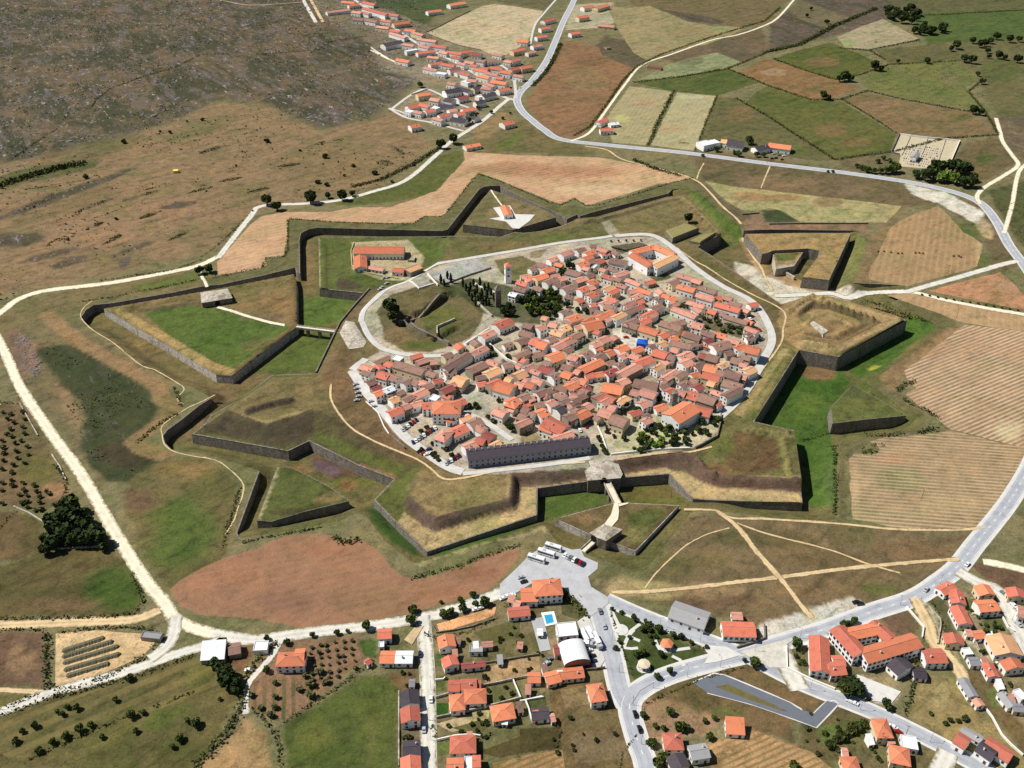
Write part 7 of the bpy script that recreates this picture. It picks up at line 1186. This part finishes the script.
lm=MB(); lm.tube((0,0,0),(0,0,7.5),.1,.06); LSH=lm.me('mast',[M_STEEL]); lm=MB(); lm.tube((0,0,7.5),(1.3,0,7.8),.05,.05); lm.box(1.1,1.9,-.16,.16,7.72,7.88); LARM=lm.me('lamp_arm',[M_STEEL])
for i,(a,b) in enumerate(Q("653,688 687,677 720,667 755,651 800,638 850,624 900,605 940,584 633,705 641,744 612,640 619,672 660,627 700,642 810,690 860,710 930,742 430,640 431,690 431,740 990,597 1012,620")):
    x,y,_=at(a,b); o=link('street_lamp',None,loc=(x,y,0),rotz=R(90+i*20)); o['category']='street lamp'; o['group']='street lamps of the southern suburb'; link('mast',LSH,o); link('lamp_arm',LARM,o); TREES.append((o,'lamp','slim grey street lamp in the southern suburb',a,b,1))
# avenue saplings on the white avenue
for i in range(15):
    t=i/14; a=922+t*112; b=295.5+t*18.5; tree(a,b-1.5,1.25,'b','along the white avenue')
for i in range(5): tree(611+i*7.5,241.2-i*.2,1.3,'t','in the row beside the courtyard building','b')
for i in range(14): tree(613+i*2.6,250-abs(i-5)*.6+i*.05,1.3,'b','in the bed by the courtyard building','b')
# ------------------------------------------------------------------ vehicles
PAINTS={'white':(232,232,230),'silver':(176,178,182),'dark blue':(34,44,78),'black':(28,28,32),'red':(150,30,28),'grey':(110,112,116)}
PM={k:plain('car_paint_'+k.replace(' ','_'),v,.35,.03,.5,spec=.5) for k,v in PAINTS.items()}; M_TYRE=plain('tyre_rubber',(24,24,25),.9,.1,2); M_CARG=plain('car_glass',(22,26,32),.12,.02,1,spec=.6)
def carbody(L,W,H,hood,name,mat):
    z0=.28; zb=H*.56; prof=[(-L/2,z0),(-L/2,zb*.86),(-L/2+.12,zb),(-L*.30,zb+.02),(-L*.2,H),(L*.16,H),(L*.30,zb+.03),(L/2-.15,zb*.88),(L/2,zb*.7),(L/2,z0)]
    mb=MB(); n=len(prof); v=[(x,-W/2*(.86 if z>zb+.1 else 1),z) for x,z in prof]+[(x,W/2*(.86 if z>zb+.1 else 1),z) for x,z in prof]
    mb.add(v,[tuple(range(n)),tuple(range(2*n-1,n-1,-1))]+[((k+1)%n,k,n+k,n+(k+1)%n) for k in range(n)]); return mb.me(name,[mat])
def glass(L,W,H):
    zb=H*.6; mb=MB(); q=W*.43+.012
    for s in (-1,1):
        v=[(-L*.27,s*(q+.05),zb),(-L*.2,s*q,H-.1),(L*.15,s*q,H-.1),(L*.26,s*(q+.05),zb)]; mb.add(v,[(0,1,2,3) if s<0 else (3,2,1,0)])
    for x0,x1,d in ((L*.275,L*.175,1),(-L*.285,-L*.215,-1)):
        v=[(x0+d*.03,-q*.9,zb+.02),(x0+d*.03,q*.9,zb+.02),(x1+d*.03,q*.86,H-.05),(x1+d*.03,-q*.86,H-.05)]; mb.add(v,[(0,1,2,3) if d>0 else (3,2,1,0)])
    return mb.me('window_glass',[M_CARG])
wm=MB(); wm.tube((0,-.1,0),(0,.1,0),.31,n=12); wm.tube((0,-.11,0),(0,.11,0),.17,n=8,i=1); WHEEL=wm.me('wheel',[M_TYRE,M_STEEL]); CARB={k:carbody(4.3,1.75,1.48,.9,'body',m) for k,m in PM.items()}; CARG=glass(4.3,1.75,1.48)
def car(px,py,ang,colr,where,lvl='g'):
    if lvl=='b': x,y,z=on(px,py,zbody,4.5); z+=.25
    else: x,y,z=at(px,py); z=.27
    o=link('car',None,loc=(x,y,z),rotz=ang); o['category']='car'; o['group']='cars '+where; link('body',CARB[colr],o); link('window_glass',CARG,o)
    for a in (-1.35,1.35):
        for b in (-.78,.78): link('wheel',WHEEL,o,(a,b,.31))
    TREES.append((o,'car',colr+' car '+where,px,py,1))
def cars(s,where,lvl='g',ang=None,cols=('white','silver','dark blue','black','grey','white','red')):
    n=[float(a) for a in s.split()]
    for i in range(0,len(n),2): car(n[i],n[i+1],(random.uniform(-.1,.1)+(ang if ang is not None else random.random()*6.28)),cols[(i//2*3+len(s))%len(cols)],where,lvl)
def line(a,b,n): return ' '.join('%.1f %.1f'%(a[0]+(b[0]-a[0])*i/(n-1),a[1]+(b[1]-a[1])*i/(n-1)) for i in range(n))
cars(line((402.5,430.5),(416,420.5),6),'on the square below the mansion','b',R(120)); cars(line((413,443),(435,428.5),9),'in the middle row by the barracks','b',R(110)); cars('420 452 424 454 429 450 427 455','parked at the edge of the barracks square','b',R(30)); cars(line((446,464),(459,456),6),'parked left of the long barracks','b',R(110))
cars('356 385 357 389 358 393 359 397 357 401 371 402 374 407','parked on the west rim road','b',R(20),('white','silver','white')); cars('748 317.5 750 319.5 753 322 759 330.5 758 336 761 339','parked on the east rim road','b',R(120)); cars('625 330 630 333 634 337 626 338 650 349','parked on the main square of the old town','b'); cars('384 278.5 388 278 387 284 382 288 380 290','parked beside the riding stables','b',R(40),('black','dark blue','silver')); cars('614 437 586 427 590 424 580 431','standing near the small square east of the barracks','b')
cars('635 715 639.5 730','driving on the curving road',ang=R(100),cols=('black',)); cars('926 590 967 565','driving on the main road at right',ang=R(40),cols=('white','silver')); cars('856 603 860 604.5','parked on the gravel lot',ang=R(10),cols=('black',)); cars('850 702 854 703.5','standing on the diagonal road',ang=R(-35),cols=('white',)); cars('893 728 898 733','coming down the diagonal road',ang=R(-35),cols=('red','white'))
cars('589 651 592 657 588 667.5 593 662 594 646 584 631','parked beside the barrel-roofed warehouse',ang=R(15)); cars('547 664 549 660','parked in the yard behind the warehouse',ang=R(30)); cars('773 150 777 151 781 152 785 153 774 154.5 779 155.5 784 156.5 776 158.5 782 160 772 159','at the orange-roofed far depot',ang=R(10)); cars('604 627 600 612','on the street beside the park',ang=R(100)); cars('1013 606 1018 625 1003 594','parked in the right-hand street',ang=R(110)); cars('521 578','parked below the coaches',ang=R(20),cols=('silver',)); cars('565 556 568 557.5 571 559 574 560.5 577 562 580 563.5 583 565','parked along the right side of the coach park',ang=R(60)); cars('524 582.5','parked below the coaches',ang=R(20),cols=('black',)); cars('507 597 512 596 503 599 476 610 480 609','parked beside the orange sand yard',ang=R(25),cols=('white','silver','white')); cars('249 671','parked on the farm yard',ang=R(0),cols=('white',)); cars('104 545','parked beside the dark tree clump',ang=R(15),cols=('white',)); cars('420 655 431 700 424 730','parked along the straight street',ang=R(90)); cars('520 88 486 98 492 93 524 62 530 70','parked in the village','g',R(70),('white','silver'))
def bus(px,py,ang,label,L=10.5):
    x,y,_=at(px,py,1.5); o=link('bus',None,loc=(x,y,.27),rotz=ang); tag(o,label,'bus','coaches in the coach park'); mb=MB(); h=3.3; p=[(-L/2,.4),(-L/2,h-.25),(-L/2+.25,h),(L/2-.5,h),(L/2-.1,h-.5),(L/2,1.4),(L/2,.4)]; n=len(p); v=[(a,-1.25,b) for a,b in p]+[(a,1.25,b) for a,b in p]; mb.add(v,[tuple(range(n)),tuple(range(2*n-1,n-1,-1))]+[((k+1)%n,k,n+k,n+(k+1)%n) for k in range(n)]); link('body',mb.me('body',[PM['white']]),o)
    mb=MB(); 
    for s in (-1,1): mb.box(-L/2+.5,L/2-.7,s*1.26-.02,s*1.26+.02,1.6,2.7)
    mb.box(L/2-.05,L/2+.03,-1.1,1.1,1.5,2.75); link('window_glass',mb.me('window_glass',[M_CARG]),o); mb=MB(); mb.box(-2.5,-.5,-.7,.7,h,h+.25); link('roof_unit',mb.me('roof_unit',[PM['silver']]),o)
    for a in (-L*.28,L*.3):
        for b in (-1.15,1.15): w_=link('wheel',WHEEL,o,(a,b,.48)); w_.scale=(1.55,1.3,1.55)
bus(536.5,559,R(-24),'white coach, lowest of the parallel row in the coach park',10.5); bus(546.5,553.5,R(-24),'white coach in the middle of the parallel row in the coach park'); bus(553.5,547.5,R(-24),'white coach, uppermost of the parallel row in the coach park',10)
tk=MB(); tk.box(-4,4,-1.25,1.25,.9,3.6); TBOX=tk.me('cargo_box',[PM['white']]); tk=MB(); tk.box(4.1,5.9,-1.2,1.2,.6,2.9); TCAB=tk.me('cab',[PM['silver']])
for i,(a,b,g) in enumerate(((584,637,-70),(590,635,-70),(596,640,-70),(581,645,0))):
    x,y,_=at(a,b,1.5); o=link('truck',None,loc=(x,y,.28),rotz=R(g)); tag(o,['white box truck nearest the flat-roofed white block','white box truck in the middle of the row beside the flat-roofed block','white box truck nearest the street beside the flat-roofed block','white box truck just above the barrel-roofed warehouse'][i],'truck','box trucks'); link('cargo_box',TBOX,o); link('cab',TCAB,o)
    for q in (-2.5,-1.3,4.6):
        for b_ in (-1.1,1.1): w_=link('wheel',WHEEL,o,(q,b_,.45)); w_.scale=(1.5,1.3,1.5)
# ------------------------------------------------------------------ the small roofs that fill the old town's back yards
r_=random.Random(77); tq=P(Q("356,372 372,362 400,358 440,358 470,345 480,340 490,352 520,325 560,320 575,300 520,285 540,262 600,246 640,262 690,286 752,306 764,340 740,390 700,404 660,416 600,422 590,432 560,440 510,446 470,430 430,420 390,408"),6); HX=[at(q['px'],q['py'],8)[:2] for q in HOUSES]; HD=[(q['L']+q['w'])/4 for q in HOUSES]
bad=[P(Q(s),6) for s in ("613,325 632,326 658,340 652,354 630,352 610,337","488,284 566,284 570,318 545,326 505,318 484,310","640,264 660,284 675,280 660,268","700,316 748,330 742,340 702,328","455,392 480,388 520,428 545,446 500,446 480,420","590,425 620,424 610,452 592,450","652,282 668,276 700,300 680,300")]
TREEX=[at(t[3],t[4],6)[:2] for t in TREES if 345<t[3]<780 and 235<t[4]<470]; n_=0; tries=0
while n_<80 and tries<20000:
    tries+=1; a,b=r_.uniform(355,768),r_.uniform(250,445); x,y,_=at(a,b,6); X1,Y1=np.array([x]),np.array([y])
    if not segdist(X1,Y1,tq)[1][0] or any(segdist(X1,Y1,z)[1][0] for z in bad): continue
    dd=[math.hypot(x-u[0],y-u[1])-e for u,e in zip(HX,HD)]; m=min(dd)
    if m<3.3 or m>12 or any(math.hypot(x-u[0],y-u[1])<5 for u in TREEX): continue
    i=dd.index(m); w=r_.uniform(5.6,7.5); L=w*r_.uniform(.9,1.5); ang=R(r_.choice((22,22,30,-40,-60))+r_.uniform(-8,8)); px2=[px_of(x+s*math.cos(ang)*L/2,y+s*math.sin(ang)*L/2,9) for s in (-1,1)]
    building('house','house',[(px2[0][0],px2[0][1],px2[1][0],px2[1][1],w,r_.uniform(3,4.6),r_.choice('ppbbbror'),'g')],ZT,group='houses of the walled town',win=2,seed=900+n_); HOUSES[-1]['zone']='town'; HX.append((x,y)); HD.append((L+w)/4); n_+=1
print('town',sum(1 for q in HOUSES if q['zone']=='town'),'infill',n_,'of all',len(HOUSES))
# garden bushes and sheds of the southern suburb
r_=random.Random(31); GH=[(at(q['px'],q['py'],4)[:2],(q['L']+q['w'])/4) for q in HOUSES]
RD=[P(Q(s)) for s in ("425,620 427,668 428.5,768","598,607 612,655 621,692 632,725 646,768","606,599 687,632 755,655 800,683 913,731 985,770","640,690 718,661 780,643 913,598 960,566","958,571 1008,608 1030,660","915,598 933,641 960,672")]
def gardens(poly,n,where,kind='b',lo=.8,hi=1.7):
    pl=P(poly); c=0; t=0
    while c<n and t<4000:
        t+=1; a,b=r_.uniform(min(p[0] for p in poly),max(p[0] for p in poly)),r_.uniform(min(p[1] for p in poly),max(p[1] for p in poly)); x,y,_=at(a,b,1); X1,Y1=np.array([x]),np.array([y])
        if not segdist(X1,Y1,pl)[1][0] or any(math.hypot(x-h[0][0],y-h[0][1])<h[1]+3 for h in GH) or any(segdist(X1,Y1,rd,False)[0][0]<7 for rd in RD): continue
        tree(a,b,r_.uniform(lo,hi),kind,where); c+=1
gardens(Q("433,640 500,612 545,640 550,690 480,768 432,768"),34,'in the gardens right of the straight street'); gardens(Q("955,592 1000,592 1024,640 1024,700 985,670 950,620"),18,'in the gardens at the right edge','t',.9,1.8); gardens(Q("800,715 860,705 930,745 950,768 800,768"),16,'round the villas at the bottom right','b'); gardens(Q("545,690 610,690 632,768 550,768"),9,'on the plot below the bent shed'); gardens(Q("787,650 815,645 818,672 795,668"),6,'in the garden of the smaller school','t',.9,1.6)
gardens(Q("402,650 420,650 421,768 402,768"),8,'in the yards left of the straight street')
for i,(a,b,c_) in enumerate(((458,640,'b'),(476,647,'w'),(500,660,'g'),(478,684,'r'),(528,690,'p'),(520,708,'b'),(505,720,'w'),(470,738,'p'),(536,716,'o'),(412,683,'g'),(560,676,'w'),(545,670,'b'),(520,645,'p'),(1000,685,'w'),(985,662,'p'),(960,640,'b'),(1012,700,'p'),(870,740,'w'),(845,752,'p'),(455,655,'p'),(462,760,'b'),(540,632,'w'))):
    building('outbuilding','outbuilding',[(a-2.6,b+.4*(i%3-1),a+2.6,b-.5*(i%2),4.2,2.6,c_,'s' if i%3 else 'g')],0,group='houses of the southern suburb',win=1,seed=700+i); HOUSES[-1]['zone']='south'
# ================================================================== LABELS
ORD=['first','second','third','fourth','fifth','sixth','seventh','eighth','ninth','tenth','eleventh','twelfth','thirteenth','fourteenth','fifteenth','sixteenth','seventeenth','eighteenth','nineteenth','twentieth']
TENS={2:'twenty',3:'thirty',4:'forty',5:'fifty'}
def ordw(n):
    if n<=20: return ORD[n-1]
    t,u=divmod(n,10); return {2:'twentieth',3:'thirtieth',4:'fortieth',5:'fiftieth'}[t] if u==0 else TENS[t]+'-'+ORD[u-1]
LM=[((641,346),'the blue marquee'),((527,455),'the long dark barracks'),((508,275),'the clock tower'),((653,257),'the square courtyard building'),((447,400),'the tall white mansion'),((680,404),'the orange-roofed church hall'),((545,297),'the leafy middle garden'),((430,318),'the castle ruin'),((668,437),'the town park'),((382,258),'the riding stables'),((725,326),'the walled orchard'),
 ((548,590),'the coach-park hotel'),((573,652),'the barrel-roofed warehouse'),((868,645),'the large four-winged school'),((820,650),'the smaller school'),((730,628),'the red depot with front windows'),((940,705),'the straw-coloured paddock'),((760,698),'the new empty car park'),((465,617),'the orange sand yard'),
 ((470,27),'the pale straw field'),((428,103),'the village loop lane'),((585,82),'the big brown field'),((517,96),'the village road junction'),((320,10),'the grey double lane'),((650,115),'the twin pale green fields'),((770,150),'the cars of the far depot'),((508,690),'the big orange-roofed villa plot'),((725,750),'the vineyard rows')]
def rel(px,py):
    d=sorted((math.hypot(px-a,(py-b)*1.2),n,a,b) for (a,b),n in LM)[0]; dx,dy=px-d[2],(py-d[3])*1.3
    s=('right of' if dx>0 else 'left of') if abs(dx)>abs(dy) else ('below' if dy>0 else 'above'); return s,d[1],d[0]
def size(hh):
    if hh['typ']=='h': return 'hip-roofed'
    return 'long' if hh['L']>17 else 'small' if hh['L']<8.5 else 'mid-sized'
groups={}
for q in HOUSES:
    if q['label']: continue
    s,n,d=rel(q['px'],q['py']); k=(size(q),RNAME[q['c']],q['o']['category'],s,n); groups.setdefault(k,[]).append((d,q))
    if q['zone']=='town': q['o'].name='townhouse' if q['o']['category']=='house' else 'town_outbuilding'
    elif q['zone']=='north': q['o'].name='village_house' if q['o']['category']=='house' else 'village_outbuilding'
for k,v in groups.items():
    v.sort(key=lambda t:t[0])
    for i,(d,q) in enumerate(v):
        base=' '.join(k[:3]); q['o']['label']=f"{base} {k[3]} {k[4]}" if len(v)==1 else f"{base} {k[3]} {k[4]}, {ordw(i+1)} closest to it"
SHARE={'in the far-left orchard','in the fruit garden behind the orange-roofed farmhouse','in the far wood by the pale sloping field','in the grove by the clock tower','in the town park behind the main gate','in the dark clump beside the white track'}
tg={}
for t in TREES: tg.setdefault((t[1],t[2]),[]).append(t)
for (kind,where),v in tg.items():
    v.sort(key=lambda t:(t[3],t[4])); look=LOOK.get(kind); base=(look+' '+where) if look else where
    for i,t in enumerate(v):
        if where in SHARE: t[0]['label']=base; t[0]['group']=base+'s'
        elif len(v)==1: t[0]['label']=base
        else: t[0]['label']=base+(', %s from the left'%ordw(i+1))
# ================================================================== LIGHT
SUN_AZ,SUN_EL=R(10),R(53)   # the sun stands to the left and a little beyond
S=Vector((-math.cos(SUN_AZ)*math.cos(SUN_EL),math.sin(SUN_AZ)*math.cos(SUN_EL),math.sin(SUN_EL)))
l=bpy.data.lights.new('sun','SUN'); l.energy=5.0; l.angle=R(.5); l.color=(1,.965,.915); lo=link('sun',l); lo.rotation_euler=S.to_track_quat('Z','Y').to_euler()
w=bpy.data.worlds.new('World'); SC.world=w; w.use_nodes=True; nt=w.node_tree; sky=nt.nodes.new('ShaderNodeTexSky'); sky.sky_type='NISHITA'; sky.sun_disc=False
sky.sun_elevation=SUN_EL; sky.sun_rotation=math.atan2(S.x,S.y); sky.altitude=800
bg=nt.nodes['Background']; bg.inputs[1].default_value=.05; nt.links.new(sky.outputs[0],bg.inputs[0])
SC.view_settings.view_transform='Standard'; SC.view_settings.look='None'; SC.view_settings.exposure=.1; SC.view_settings.gamma=1; SC.view_settings.use_curve_mapping=False
SC.render.engine='CYCLES'; SC.cycles.use_adaptive_sampling=True; SC.cycles.max_bounces=5; SC.cycles.diffuse_bounces=1; SC.cycles.volume_bounces=0; SC.cycles.use_denoising=False
